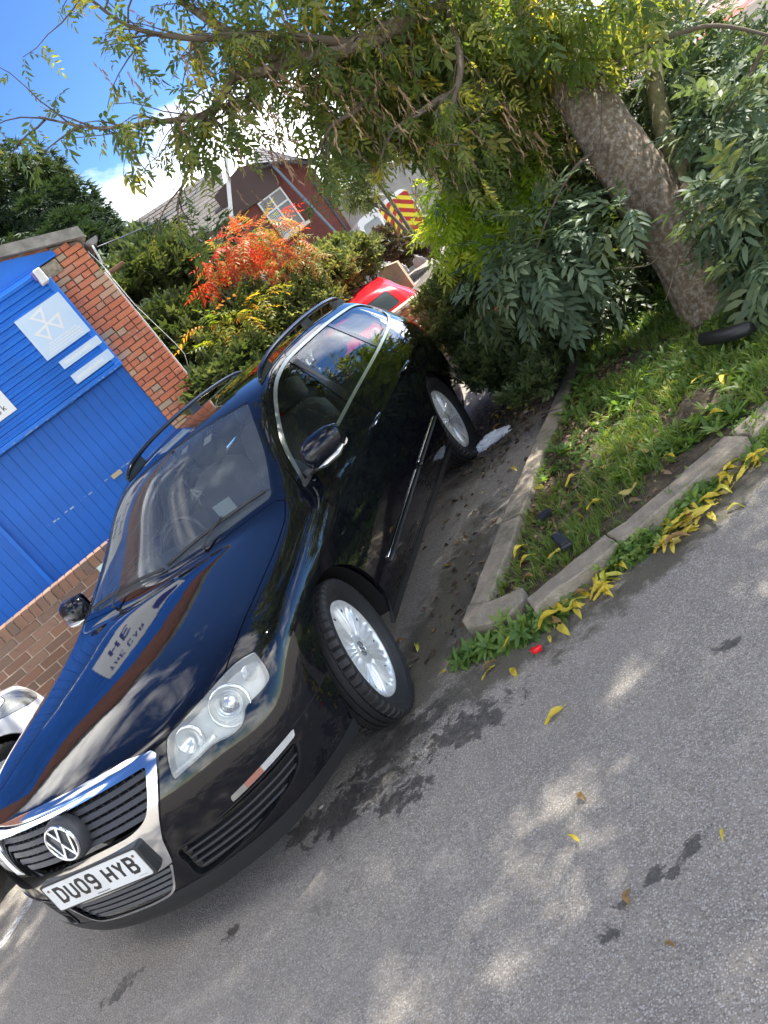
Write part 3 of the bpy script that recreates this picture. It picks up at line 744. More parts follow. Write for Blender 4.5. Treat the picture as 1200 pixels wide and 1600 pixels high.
# emblem
T_EM = Matrix.Translation((0,-.947,.632)) @ Matrix.Rotation(math.radians(-8),4,'X')
def TF(T): # local (x right, y up, z out towards the viewer) -> car
    return T @ Matrix(((1,0,0,0),(0,0,-1,0),(0,1,0,0),(0,0,0,1)))
badge = bpy.data.objects.new('emblem', None); COL.objects.link(badge); badge.parent = car
mb = MB()
Tl = T_EM @ Matrix(((0,1,0,0),(-1,0,0,0),(0,0,1,0),(0,0,0,1)))     # lathe axis (local x) -> -y
mb.lathe([(.088,-.05),(.087,-.016),(.082,-.006),(.076,-.001),(.0005,-.001)], 40, T=Tl); mb.build('emblem_base', M_grille, badge)
mb = MB(); mb.lathe([(.0735,-.001),(.0735,.006),(.0705,.009),(.0655,.009),(.0635,.006),(.0635,-.001)], 48, T=Tl); mb.build('emblem_ring', M_chrome, badge)
mb = MB(); R_ = .066; k_ = 0
for st in ([(-.37,.92),(0,.20),(.37,.92)], [(-.88,.44),(-.43,-.80),(0,-.06),(.43,-.80),(.88,.44)]):
    for q in ribbon(st, .14):
        k_ += 1; Tq = TF(T_EM); z1 = .0075+.00003*k_
        mb.add([Tq @ Vector((p.x*R_,p.y*R_,z1)) for p in q]+[Tq @ Vector((p.x*R_,p.y*R_,.0005)) for p in q], [(0,1,2,3),(0,4,5,1),(1,5,6,2),(2,6,7,3),(3,7,4,0)])
mb.build('emblem_letters', M_chrome, badge)
# number plate
plate = bpy.data.objects.new('number_plate', None); COL.objects.link(plate); plate.parent = car
T_PL = Matrix.Translation((0,-.969,.449)) @ Matrix.Rotation(math.radians(-4),4,'X')
TP = TF(T_PL)
def rrect(w, h, r, n=5): return [(q[0],q[1]) for q in round_poly([(-w/2,-h/2),(w/2,-h/2),(w/2,h/2),(-w/2,h/2)], r, n)]
mb = MB(); mb.prism([TP @ Vector((x,y,-.032)) for x,y in rrect(.548,.127,.014)], (TP.to_3x3() @ Vector((0,0,.028)))); mb.build('plate_holder', M_plastic, plate)
mb = MB(); mb.prism([TP @ Vector((x,y,-.0035)) for x,y in rrect(.520,.111,.008)], (TP.to_3x3() @ Vector((0,0,.0035)))); mb.build('plate_panel', M_platewhite, plate)
letters('DU09 HYB', .074, .050, .0135, .0105, TP @ Matrix.Translation((-.2165,-.032,0)), .0006, 'character', M_ink, plate, space=.030)
mb = MB()
for sx in (-.238,.238): mb.lathe([(.0055,-.001),(.0055,.002),(.0005,.003)], 10, T=T_PL @ Matrix.Translation((sx,0,.036)) @ Matrix(((0,1,0,0),(-1,0,0,0),(0,0,1,0),(0,0,0,1))))
mb.build('plate_screw', mat('rust_brown', (.22,.12,.07), rough=.7), plate)
mb = MB()
for q in range(14): mb.box((-.035+q*.005,-.0488,.0001),(-.0315+q*.005,-.0452,.0006), T=TP)
for q in range(5): mb.box((.195+q*.009,-.0455,.0001),(.201+q*.009,-.0442,.0006), T=TP)
mb.build('plate_small_print', MATS['grille_plastic'], plate)
# side grilles
def fogz(x): return float(np.interp(x, [.33,.45,.60,.72,.81], [0,.006,.016,.028,.045]))
for sgn in (1,-1):
    for z0, xa, xb in ((.288,.36,.66),(.314,.352,.735),(.340,.350,.775),(.366,.350,.795),(.392,.356,.805)):
        strip_front(sgn*xa, sgn*xb, (lambda x, z0=z0: z0+fogz(abs(x))*.55), .0075, .02, M_gloss_black if z0 > .38 else M_grille, 'side_grille_slat', back=.016)
# bumper seam, bright strip along the doors
for sgn in (1,-1):
    mb = MB(); P = []
    for q in range(9):
        y = -.355-.255*q/8; h, n = s_side(y, .477-.006*q/8, sgn); P.append(h+n*.0002)
    mb.tube(P, .0016, 5); mb.build('bumper_seam', M_groove, car)
    for y0, y1 in ((.575,1.575),(1.600,2.325)):
        mb = MB(); mc = MB(); P = []; Q = []
        for q in range(13):
            y = y0+(y1-y0)*q/12; z = .418+(y-.57)*.0478; h, n = s_side(y, z, sgn); P.append(h+n*.009); h2, n2 = s_side(y, z-.022, sgn); Q.append(h2+n2*.002)
        mc.tube(Q, .016, 8, flat=.35); mc.build('door_strip', M_plastic, car)
        mb.tube([p-Vector((sgn*.004,0,0)) for p in P], .0032, 6); mb.build('door_strip_trim', M_chrome, car)
    # handles
    for yh, zh in ((1.455,.828),(2.395,.852)):
        c, n = s_side(yh, zh, sgn)
        mb = MB(); P = [c+n*k+Vector((0,dy,dz)) for dy,dz,k in ((-.095,-.004,.001),(-.085,0,.022),(-.05,.003,.034),(0,.005,.038),(.05,.004,.035),(.085,0,.026),(.098,-.002,.003))]
        mb.tube(P, [.010,.013,.014,.014,.014,.013,.010], 8, flat=.8); o = mb.build('door_handle', M_black, car)
        mb = MB(); mb.tube([p+n*.010+Vector((0,0,-.004)) for p in P[1:-1]], .0045, 6); mb.build('handle_trim', M_chrome, o)
    # door mirrors
    m_ = bpy.data.objects.new('door_mirror', None); COL.objects.link(m_); m_.parent = car
    bm = bmesh.new(); bmesh.ops.create_uvsphere(bm, u_segments=32, v_segments=20, radius=1)
    for v in bm.verts:
        x, y, z = v.co; sx = math.copysign(abs(x)**.72, x); sz = math.copysign(abs(z)**.75, z)
        ys = y if y < 0 else y*.45
        w_ = 1-.10*sx
        v.co = Vector((sgn*(.935+.112*sx), .700+ys*.078-sx*-.022, 1.010+sz*.078*w_+.010*sx))
    if sgn < 0: bmesh.ops.reverse_faces(bm, faces=list(bm.faces))
    mb = MB(); mb.bm(bm, smooth=True); mb.build('mirror_shell', M_mirror_shell, m_); bm.free()
    mb = MB(); mb.tube([(sgn*.800,.640,.950),(sgn*.835,.655,.955),(sgn*.870,.675,.950),(sgn*.93,.69,.948)], [.030,.026,.028,.026], 10, flat=.8); mb.build('mirror_arm', M_plastic, m_)
    mb = MB(); mb.tube([(sgn*.860,.640,.948),(sgn*.93,.640,.946),(sgn*1.0,.655,.955),(sgn*1.036,.675,.975)], [.007,.013,.012,.006], 8, flat=1.3); mb.build('mirror_trim', M_satin, m_)
    mb = MB(); mb.prism([(sgn*(.935+.098*x), .736+.02*x, 1.010+.066*z) for x,z in [(q[0],q[1]) for q in round_poly([(-1,-1),(1,-.9),(1,.9),(-1,1)], .4, 5)]], (0,.003,0)); mb.build('mirror_glass', M_chrome, m_)
    # roof rails
    rl = MB(); P = [(.560,1.325,1.388),(.556,1.40,1.425),(.552,1.52,1.452),(.548,1.75,1.478),(.544,2.10,1.494),(.540,2.50,1.497),(.534,2.85,1.486),(.524,3.08,1.468),(.516,3.20,1.448),(.508,3.29,1.418)]
    P = smooth_poly(P, 3, closed=False); n_ = len(P)
    rl.tube([(sgn*x,y,z) for x,y,z in P], [.010+.010*min(1,i/4,(n_-1-i)/4) for i in range(n_)], 10, flat=.75)
    rail = rl.build('roof_rail', M_gloss_black, car)
    for (ya,yb,yc_) in ((1.33,1.43,1.56),(2.33,2.38,2.45),(3.06,3.22,3.28)):
        mb = MB(); V = []
        for yy, wz in ((ya,0),(yb,.6),(yc_,1)) if ya < 2 else ((ya,1),(yb,1),(yc_,1)) if ya < 3 else ((ya,1),(yb,.6),(yc_,0)): pass
        def railz(y): return float(np.interp(y, P[:,1], P[:,2]))
        y0_, y1_ = ya, yc_
        pts = []
        for i in range(7):
            y = y0_+(y1_-y0_)*i/6; pts.append(y)
        A = []; x_ = float(np.interp((ya+yc_)/2, P[:,1], P[:,0]))
        for y in pts:
            t, _ = s_top(sgn*x_, y); A.append((y, t.z-.004, max(t.z-.002, railz(y)-.008)))
        for xo in (-.014,.014):
            for (y,zl_,zh_) in A: V += [(sgn*x_+xo, y, zl_), (sgn*x_+xo*.6, y, zh_)]
        m7 = len(A); F = []
        for i in range(m7-1):
            a = i*2; b = (i+m7)*2; F += [(a,a+2,a+3,a+1),(b+1,b+3,b+2,b),(a+1,a+3,b+3,b+1)]
        F += [(0,1,m7*2+1,m7*2),(m7*2-2,m7*4-2,m7*4-1,m7*2-1)]
        mb.add(V, F, False); mb.build('rail_foot', M_plastic, rail)
# wipers
for (xa,ya,xb,yb,px_,py_) in ((.640,.530,.060,.365,.30,.33),(.030,.358,-.620,.490,-.36,.33)):
    wp = MB(); P = []
    for q in range(11):
        x = xa+(xb-xa)*q/10; y = ya+(yb-ya)*q/10+.0; t, n = s_top(x, y); P.append(t+n*.010)
    wp.tube(P, .006, 6, flat=1.6); t, n = s_top(px_, py_+.02); i_ = 4 if xa > .3 else 5; e_ = P[i_]; t2, n2 = s_top((px_*.7+e_.x*.3), (py_+.02)*.55+e_.y*.45); A = [t+n*.006, t+n*.016, t2+n2*.024, e_+Vector((0,0,.016))]
    w_o = wp.build('wiper_blade', M_plastic, car)
    wa = MB(); wa.tube(smooth_poly(A, 4, closed=False), [.010]*4+[.007]*5+[.006]*4, 8, flat=.6); wa.build('wiper_arm', M_plastic, w_o)
# cowl between bonnet and windscreen
mb = MB(); V = []; F = []; n_ = 24
for i in range(n_+1):
    x = -.70+1.40*i/n_; yb_ = float(np.interp(abs(x), [0,.11,.40,.70], [.300,.308,.352,.462]));
    t1, q1 = s_top(x, yb_-.01); t2, q2 = s_top(x, yb_+.04); V += [t1-q1*.018, t2-q2*.010]
for i in range(n_): F.append((i*2,i*2+2,i*2+3,i*2+1))
mb.add(V, F, True); mb.build('cowl_panel', M_plastic, car)
# wheels
STEER = math.radians(12)
wheel(car, .795, 0, STEER, .35); wheel(car, -.795, 0, math.pi+STEER, .2); wheel(car, .800, 2.709, 0, .1); wheel(car, -.800, 2.709, math.pi, .6)
# cabin
mb = MB(); V = []; F = []; nx = 16
rows = [(.36,.945),(.50,.985),(.70,.985),(.86,.955),(.92,.88),(.93,.70),(.90,.50)]
for i in range(nx+1):
    f = -1+2*i/nx
    for (y,z) in rows: V.append((f*.74, y+.05*abs(f)**2, z-.05*abs(f)**3+ (.025*math.exp(-((f-(-.48))/.22)**2) if .6 < y < .9 else 0)))
for i in range(nx):
    for j in range(len(rows)-1): a = i*len(rows)+j; F.append((a,a+len(rows),a+len(rows)+1,a+1))
mb.add(V, F, True); mb.build('dashboard', M_dash, car)
mb = MB(); T = Matrix.Translation((-.36,1.06,.885)) @ Matrix.Rotation(math.radians(64),4,'X')
P = [T @ Vector((.185*math.cos(a),.185*math.sin(a),0)) for a in [2*math.pi*i/40 for i in range(41)]]
mb.tube(P, .015, 8, cap=False); mb.tube([T @ Vector((-.17,0,0)), T @ Vector((0,-.01,-.03)), T @ Vector((.17,0,0))], [.02,.055,.02], 8, flat=.4)
mb.tube([T @ Vector((0,-.17,0)), T @ Vector((0,0,-.03))], .02, 8, flat=.5); mb.tube([T @ Vector((0,0,-.03)), T @ Vector((0,0,-.22))], .03, 8)
mb.build('steering_wheel', M_gloss_black, car)
def seat(x, y, w=.48):
    s_ = bpy.data.objects.new('seat', None); COL.objects.link(s_); s_.parent = car
    def pad(c, d, T, nm):
        bm = bmesh.new(); bmesh.ops.create_cube(bm, size=2); bmesh.ops.subdivide_edges(bm, edges=list(bm.edges), cuts=3, use_grid_fill=True)
        for v in bm.verts:
            q = v.co; r = max(1, (abs(q.x)**4+abs(q.y)**4+abs(q.z)**4)**.25); v.co = Vector((q.x/r*d[0], q.y/r*d[1], q.z/r*d[2]))
        mb = MB(); mb.bm(bm, Matrix.Translation(c) @ T, smooth=True); bm.free(); mb.build(nm, M_seat, s_)
    I = Matrix.Identity(4); R1 = Matrix.Rotation(math.radians(-18),4,'X')
    pad((x,y,.50),(w/2,.27,.10),I,'seat_cushion'); pad((x,y+.34,.80),(w/2,.075,.33),R1,'seat_back'); pad((x,y+.47,1.195),(min(w/2,.13),.055,.085),R1,'head_rest')
    mb = MB()
    for sx in (-.05,.05): mb.tube([(x+sx,y+.43,1.08),(x+sx,y+.46,1.15)], .008, 6)
    mb.build('head_rest_post', M_chrome, s_)
seat(-.36,1.42); seat(.36,1.42); seat(-.40,2.30,.42); seat(.0,2.32,.34); seat(.40,2.30,.42)
mb = MB(); mb.cbox((-.72,2.0,.25),(.72,3.6,.62),.05); mb.build('luggage_floor', M_dash, car)
mb = MB(); mb.cbox((-.78,.4,.22),(.78,2.1,.40),.05); mb.build('cabin_floor', M_dash, car)
for sgn in (1,-1):
    mb = MB(); mb.cbox((sgn*.80-.03,.60,.42),(sgn*.80+.03,3.3,.93),.02); mb.build('door_card', M_dash, car)
mb = MB(); mb.cbox((-.125,.985,1.245),(.125,1.015,1.315),.012); mb.tube([(0,1.02,1.31),(0,1.06,1.345),(0,1.08,1.37)],.014,8); mb.build('rear_view_mirror', M_gloss_black, car)
mb = MB()
mb.tube([(-.02,1.01,1.24),(-.018,1.0,1.20),(-.015,1.0,1.16)], .002, 4)
for a, b in (((-.015,1.0,1.16),(-.055,.99,1.10)),((-.015,1.0,1.16),(.03,1.0,1.085)),((-.015,1.0,1.16),(-.02,.985,1.06)),((-.02,.985,1.10),(.035,1.0,1.12))): mb.tube([a, ((a[0]+b[0])/2+.008,(a[1]+b[1])/2,(a[2]+b[2])/2), b], [.006,.009,.003], 6)
mb.build('hanging_ornament', M_beige, car)
mb = MB(); mb.box((.30,.60,.995),(.41,.61,1.075), T=Matrix.Translation((0,0,0)))
for q in range(0): pass
o = mb.build('dashboard_paper', M_paper, car)
mb = MB(); t, n = s_top(-.27,.78)
for (x,y,w,h) in ((.10,1.02,.045,.05),(.27,1.00,.055,.06)):
    t, n = s_top(x, y); n = n.normalized(); a = Vector((1,0,0)); b = n.cross(a).normalized()
    mb.add([t-n*.008+a*(-w/2)+b*(-h/2), t-n*.008+a*(w/2)+b*(-h/2), t-n*.008+a*(w/2)+b*(h/2), t-n*.008-a*(w/2)+b*(h/2)], [(0,1,2,3)])
mb.build('windscreen_sticker', M_beige, car)
for sgn in (1,-1):
    mb = MB(); mb.tube([(sgn*.79,1.66,.98),(sgn*.62,1.72,1.34)], .035, 8, flat=.5); mb.build('belt_pillar', M_seat, car)

# ---------------------------------------------------------------- places read off the photograph
def ray_dir(px, py):
    d = cr*((px-600)/FPX) + cu*((800-py)/FPX) + cf; return d
def at(px, py, D): return Vector(CAM) + ray_dir(px, py)*D            # D = metres along the view axis
def onz(px, py, z=0.0):
    d = ray_dir(px, py); return Vector(CAM) + d*((z-CAM[2])/d.z)
def local_frame(root): return root.matrix_world.inverted()
def obj_rand(m, ramp, link_to='Base Color', noise=None):
    """colour chosen by the object's own random number, with fine grain"""
    nt = m.node_tree; N = nt.nodes; L = nt.links; b = N['Principled BSDF']
    oi = N.new('ShaderNodeObjectInfo'); rp = N.new('ShaderNodeValToRGB'); cr_ = rp.color_ramp
    while len(cr_.elements) > 1: cr_.elements.remove(cr_.elements[-1])
    cr_.elements[0].position = ramp[0][0]; cr_.elements[0].color = (*ramp[0][1],1)
    for p_, c_ in ramp[1:]: e = cr_.elements.new(p_); e.color = (*c_,1)
    L.new(oi.outputs['Random'], rp.inputs['Fac']); last = rp.outputs['Color']
    if noise:
        tc = N.new('ShaderNodeTexCoord'); mp = N.new('ShaderNodeVectorMath'); mp.operation = 'ADD'; cmb = N.new('ShaderNodeCombineXYZ')
        ml = N.new('ShaderNodeMath'); ml.operation = 'MULTIPLY'; ml.inputs[1].default_value = 31.0; L.new(oi.outputs['Random'], ml.inputs[0]); L.new(ml.outputs[0], cmb.inputs[0]); L.new(ml.outputs[0], cmb.inputs[1])
        L.new(tc.outputs['Object'], mp.inputs[0]); L.new(cmb.outputs[0], mp.inputs[1])
        no = N.new('ShaderNodeTexNoise'); no.inputs['Scale'].default_value = noise[0]; no.inputs['Detail'].default_value = 7; no.inputs['Roughness'].default_value = .7; L.new(mp.outputs[0], no.inputs['Vector'])
        mr = N.new('ShaderNodeMapRange'); mr.inputs['From Min'].default_value = noise[2]; mr.inputs['From Max'].default_value = noise[2]+.16; L.new(no.outputs['Fac'], mr.inputs['Value'])
        mx = N.new('ShaderNodeMix'); mx.data_type = 'RGBA'; mx.inputs[7].default_value = (*noise[1],1); L.new(last, mx.inputs[6])
        m3 = N.new('ShaderNodeMath'); m3.operation = 'MULTIPLY'; m3.inputs[1].default_value = noise[3]; L.new(mr.outputs[0], m3.inputs[0]); L.new(m3.outputs[0], mx.inputs[0]); last = mx.outputs[2]
        bp = N.new('ShaderNodeBump'); bp.inputs['Strength'].default_value = .5; bp.inputs['Distance'].default_value = .006; L.new(no.outputs['Fac'], bp.inputs['Height']); L.new(bp.outputs[0], b.inputs['Normal'])
    L.new(last, b.inputs[link_to])

# ---------------------------------------------------------------- ground
def asphalt_mat():
    m = bpy.data.materials.new('asphalt'); m.use_nodes = True; nt = m.node_tree; N = nt.nodes; L = nt.links; b = N['Principled BSDF']
    geo = N.new('ShaderNodeNewGeometry'); P = geo.outputs['Position']
    def noise(s, d=6, r=.6, dist=0.0):
        n = N.new('ShaderNodeTexNoise'); n.inputs['Scale'].default_value = s; n.inputs['Detail'].default_value = d; n.inputs['Roughness'].default_value = r; n.inputs['Distortion'].default_value = dist; L.new(P, n.inputs['Vector']); return n.outputs['Fac']
    def rng(v, a, b_, c=0.0, d=1.0):
        n = N.new('ShaderNodeMapRange'); n.inputs['From Min'].default_value = a; n.inputs['From Max'].default_value = b_; n.inputs['To Min'].default_value = c; n.inputs['To Max'].default_value = d; L.new(v, n.inputs['Value']); return n.outputs[0]
    def mix(f, a, b_):
        n = N.new('ShaderNodeMix'); n.data_type = 'RGBA'
        if isinstance(f, float): n.inputs[0].default_value = f
        else: L.new(f, n.inputs[0])
        for k, v in ((6,a),(7,b_)):
            if isinstance(v, tuple): n.inputs[k].default_value = (*v,1)
            else: L.new(v, n.inputs[k])
        return n.outputs[2]
    def math_(op, a, b_):
        n = N.new('ShaderNodeMath'); n.operation = op
        for k, v in ((0,a),(1,b_)):
            if isinstance(v, (int,float)): n.inputs[k].default_value = v
            else: L.new(v, n.inputs[k])
        return n.outputs[0]
    vo = N.new('ShaderNodeTexVoronoi'); vo.inputs['Scale'].default_value = 165; vo.inputs['Randomness'].default_value = 1.0; L.new(P, vo.inputs['Vector'])
    vo2 = N.new('ShaderNodeTexVoronoi'); vo2.inputs['Scale'].default_value = 260; L.new(P, vo2.inputs['Vector'])
    sep = N.new('ShaderNodeSeparateColor'); L.new(vo.outputs['Color'], sep.inputs[0])
    sep2 = N.new('ShaderNodeSeparateColor'); L.new(vo2.outputs['Color'], sep2.inputs[0])
    big = noise(.55, 5, .6); mid = noise(5.5, 7, .65)
    base = mix(rng(big,.35,.65), (.240,.216,.182), (.335,.302,.254))
    base = mix(rng(noise(.28,4,.6,.8),.42,.58,0,.5), base, (.34,.305,.255)); base = mix(rng(mid,.35,.7,0,.5), base, (.190,.172,.146))
    stone = mix(sep.outputs[0], (.14,.127,.108), (.60,.55,.48))
    inside = rng(vo.outputs['Distance'], .60, .42)
    wear = rng(noise(1.3, 4), .35, .65, .40, .85)
    col = mix(math_('MULTIPLY', inside, wear), base, stone)
    col = mix(math_('MULTIPLY', rng(sep2.outputs[1], .90, .97), .75), col, (.52,.51,.49))
    # worn paler swathes, darker damp spots with ragged edges
    def spot(cx, cy, rx, ry, ang, soft=.5, nscale=9.0, namp=.9):
        mp = N.new('ShaderNodeMapping'); mp.vector_type = 'TEXTURE'; mp.inputs['Location'].default_value = (cx,cy,0); mp.inputs['Rotation'].default_value = (0,0,ang); mp.inputs['Scale'].default_value = (rx,ry,1)
        L.new(P, mp.inputs['Vector']); ln = N.new('ShaderNodeVectorMath'); ln.operation = 'LENGTH'; L.new(mp.outputs[0], ln.inputs[0])
        nz = math_('MULTIPLY', math_('SUBTRACT', noise(nscale, 8, .72, .4), .5), namp*4)
        return rng(math_('ADD', ln.outputs['Value'], nz), 1.0, 1.0-soft)
    spots = [(.66,-.50,.21,.11,.3,.10),(.93,-.55,.13,.08,.2,.10),(.46,-.52,.10,.07,.5,.1),(.86,-.24,.26,.09,.6,.12),(.25,-.92,.045,.028,.9,.10),(1.97,-1.15,.080,.018,.75,.05),(1.87,-1.20,.04,.02,.6,.05),(1.78,-1.25,.025,.018,.2,.05),(2.18,-.46,.05,.03,.5,.12),(-.30,-1.02,.08,.05,.3,.15),(1.20,-.32,.22,.10,.3,.12),(1.75,-1.32,.03,.02,.1,.1)]
    dark = None
    for s_ in spots:
        v = spot(*s_[:5], soft=s_[5]+.15, nscale=16, namp=1.25); dark = v if dark is None else math_('MAXIMUM', dark, v)
    # gravelly moss and soil by the kerb and the wheel
    soil = spot(.93,.55,.26,1.35,-.14,.45,7,.55); soil2 = spot(1.35,-.02,.62,.15,.33,.5,9,.6); soil3 = spot(2.3,.38,1.0,.13,.60,.4,9,.6); soil4 = spot(.95,3.1,.55,1.3,-.2,.5,5,.5)
    sl = math_('MAXIMUM', math_('MAXIMUM', soil, soil2), math_('MAXIMUM', soil3, soil4))
    gr = mix(noise(170, 4, .8), (.015,.013,.010), (.16,.145,.105)); gr = mix(rng(noise(12,6),.5,.75), gr, (.07,.075,.03))
    col = mix(math_('MULTIPLY', sl, .85), col, gr)
    col = mix(math_('MULTIPLY', dark, rng(noise(30,6,.75),.25,.75,.55,1.0)), col, (.045,.040,.035))
    L.new(col, b.inputs['Base Color'])
    ro = rng(dark, 0, 1, .88, .55); L.new(ro, b.inputs['Roughness'])
    h = math_('ADD', math_('MULTIPLY', inside, .5), math_('MULTIPLY', noise(420, 3), .35)); h = math_('ADD', h, math_('MULTIPLY', mid, 1.2))
    bp = N.new('ShaderNodeBump'); bp.inputs['Strength'].default_value = 1.0; bp.inputs['Distance'].default_value = .006; L.new(h, bp.inputs['Height']); L.new(bp.outputs[0], b.inputs['Normal'])
    MATS['asphalt'] = m; return m
M_asphalt = asphalt_mat()
def zg(x, y): return .012*math.sin(x*.9+.4)*math.sin(y*.7) * 0
mb = MB(); S_ = 400
mb.add([(-S_,-S_,0),(S_,-S_,0),(S_,S_,0),(-S_,S_,0)], [(0,1,2,3)]); g_ = mb.build('ground', M_asphalt); setp(g_, kind='structure')
# white bay line, worn
m_line = mat('worn_white_paint', (.62,.62,.60), rough=.8)
nt = m_line.node_tree; tc = nt.nodes.new('ShaderNodeTexCoord'); no = nt.nodes.new('ShaderNodeTexNoise'); no.inputs['Scale'].default_value = 38; no.inputs['Detail'].default_value = 8; no.inputs['Roughness'].default_value = .75
mr = nt.nodes.new('ShaderNodeMapRange'); mr.inputs['From Min'].default_value = .44; mr.inputs['From Max'].default_value = .58; mr.inputs['To Min'].default_value = .85; mr.inputs['To Max'].default_value = .05
nt.links.new(tc.outputs['Object'], no.inputs['Vector']); nt.links.new(no.outputs['Fac'], mr.inputs['Value']); nt.links.new(mr.outputs[0], nt.nodes['Principled BSDF'].inputs['Alpha'])
mb = MB(); mb.add([(-1.665,-1.6,.004),(-1.59,-1.6,.004),(-1.59,3.2,.004),(-1.665,3.2,.004)], [(0,1,2,3)]); o = mb.build('bay_line', m_line); setp(o, kind='structure')

# ---------------------------------------------------------------- brick: one rough-edged mesh per size
M_brick = mat('red_brick', (.42,.13,.07), rough=.85)
obj_rand(M_brick, [(0,(.52,.15,.075)),(.35,(.58,.20,.10)),(.58,(.48,.15,.085)),(.68,(.42,.27,.17)),(.80,(.38,.31,.22)),(.88,(.56,.21,.12)),(1,(.50,.37,.25))], noise=(16,(.50,.42,.32),.56,.75))
M_brick2 = mat('brown_brick', (.20,.10,.06), rough=.9)
obj_rand(M_brick2, [(0,(.20,.115,.08)),(.3,(.26,.145,.095)),(.5,(.17,.115,.085)),(.7,(.30,.16,.10)),(.85,(.20,.135,.10)),(1,(.30,.18,.12))], noise=(22,(.10,.065,.05),.55,.6))
M_mortar = mat('mortar', (.20,.175,.145), rough=.95, bump=.5, bscale=150, var=.25, vscale=9)
M_mortar2 = mat('pale_mortar', (.52,.42,.33), rough=.95, bump=.5, bscale=150, var=.35, vscale=7)
def brick_mesh(name, L_, H_, D_, m, seed=0):
    r = random.Random(seed); bm = bmesh.new(); bmesh.ops.create_cube(bm, size=1)
    for v in bm.verts: v.co = Vector((v.co.x*L_, v.co.y*D_, v.co.z*H_))
    bmesh.ops.bevel(bm, geom=list(bm.edges), offset=.0035, segments=1, affect='EDGES')
    for v in bm.verts: v.co += Vector((r.uniform(-1,1)*.0014, r.uniform(-1,1)*.001, r.uniform(-1,1)*.0012))
    mb = MB(); mb.bm(bm); bm.free(); return mb.build(name, m, mesh_only=True)
def lay(parent, me, x, y, z, r, tilt=.006, name='brick'):
    o = bpy.data.objects.new(name, me); COL.objects.link(o); o.parent = parent; o.location = (x, y+r.uniform(-.0022,.0022), z); o.rotation_euler = (r.uniform(-tilt,tilt), r.uniform(-tilt,tilt), r.uniform(-tilt,tilt)); return o

# ---------------------------------------------------------------- garage
M_wallbrick = mat('brick_walling', (.40,.14,.08), rough=.9)
nt = M_wallbrick.node_tree; bt = nt.nodes.new('ShaderNodeTexBrick'); bt.inputs['Scale'].default_value = 1.0; bt.inputs['Brick Width'].default_value = .21; bt.inputs['Row Height'].default_value = .068; bt.inputs['Mortar Size'].default_value = .008
bt.inputs['Color1'].default_value = (.42,.13,.07,1); bt.inputs['Color2'].default_value = (.26,.10,.06,1); bt.inputs['Mortar'].default_value = (.24,.20,.16,1)
tcb = nt.nodes.new('ShaderNodeTexCoord'); mpb = nt.nodes.new('ShaderNodeMapping'); mpb.inputs['Rotation'].default_value = (math.radians(90),0,0); nt.links.new(tcb.outputs['Object'], mpb.inputs[0]); nt.links.new(mpb.outputs[0], bt.inputs['Vector']); nt.links.new(bt.outputs['Color'], nt.nodes['Principled BSDF'].inputs['Base Color'])
G0 = (-2.143, 5.030); GAZ = math.radians(43)
gar = empty('garage', (G0[0],G0[1],0), GAZ, 'garage with blue cladding, blue boarded door and a red brick pier', 'building')
M_blue = mat('blue_paint', (.003,.150,.62), rough=.42, var=.10, vscale=2.5, dirt=(.004,.11,.42), dscale=1.6, damt=.6, bump=.08, bscale=60)
M_blue2 = mat('blue_door_paint', (.002,.115,.50), rough=.5, var=.12, vscale=2.0, dirt=(.003,.09,.38), dscale=1.2, damt=.55, bump=.12, bscale=40)
def streaks(m, col, sx=14, sz=.7, lo=.52, amt=.5):
    nt = m.node_tree; N = nt.nodes; L = nt.links; b = N['Principled BSDF']; src = b.inputs['Base Color'].links[0].from_socket
    tc = N.new('ShaderNodeTexCoord'); mp = N.new('ShaderNodeMapping'); mp.inputs['Scale'].default_value = (sx,sx,sz); no = N.new('ShaderNodeTexNoise'); no.inputs['Scale'].default_value = 1; no.inputs['Detail'].default_value = 7; no.inputs['Roughness'].default_value = .65
    mr = N.new('ShaderNodeMapRange'); mr.inputs['From Min'].default_value = lo; mr.inputs['From Max'].default_value = lo+.22; mr.inputs['To Max'].default_value = amt
    mx = N.new('ShaderNodeMix'); mx.data_type = 'RGBA'; L.new(tc.outputs['Object'], mp.inputs[0]); L.new(mp.outputs[0], no.inputs['Vector']); L.new(no.outputs['Fac'], mr.inputs['Value']); L.new(mr.outputs[0], mx.inputs[0]); L.new(src, mx.inputs[6]); mx.inputs[7].default_value = (*col,1); L.new(mx.outputs[2], b.inputs['Base Color'])
streaks(M_blue, (.02,.16,.50), 9, .8, .55, .45); streaks(M_blue2, (.02,.13,.42), 16, .5, .55, .45); streaks(M_blue2, (.002,.05,.22), 5, .3, .5, .5)
M_cement = mat('weathered_cement', (.30,.28,.24), rough=.95, var=.3, vscale=6, dirt=(.10,.10,.085), dscale=7, damt=.7, bump=.5, bscale=70)
M_white = MATS['white_car_paint']
M_pvc = mat('white_pvc', (.74,.73,.70), rough=.5, dirt=(.35,.33,.28), dscale=12, damt=.4)
M_sign = mat('sign_panel_pale_blue', (.52,.66,.80), rough=.35, dirt=(.66,.72,.76), dscale=3, damt=.6)
M_signw = mat('sign_white', (.78,.79,.78), rough=.4, dirt=(.6,.58,.52), dscale=3, damt=.3)
M_navy = mat('navy_lettering', (.02,.03,.22), rough=.5)
M_rust = mat('weathered_timber', (.16,.085,.05), rough=.9, var=.3, vscale=12, bump=.3, bscale=60)
rb = random.Random(3)
def verge_z(s): return 3.41+(.18-s)*.335          # underside of the coping
mb = MB()
P = [(-.345,0),(.118,0),(.118,verge_z(.118)-.01),(-.17,verge_z(-.17)-.01),(-.17,3.30),(-.345,3.30)]
mb.prism([(x,.028,z) for x,z in P], (0,.33,0)); mb.build('pier_core', M_mortar, gar)
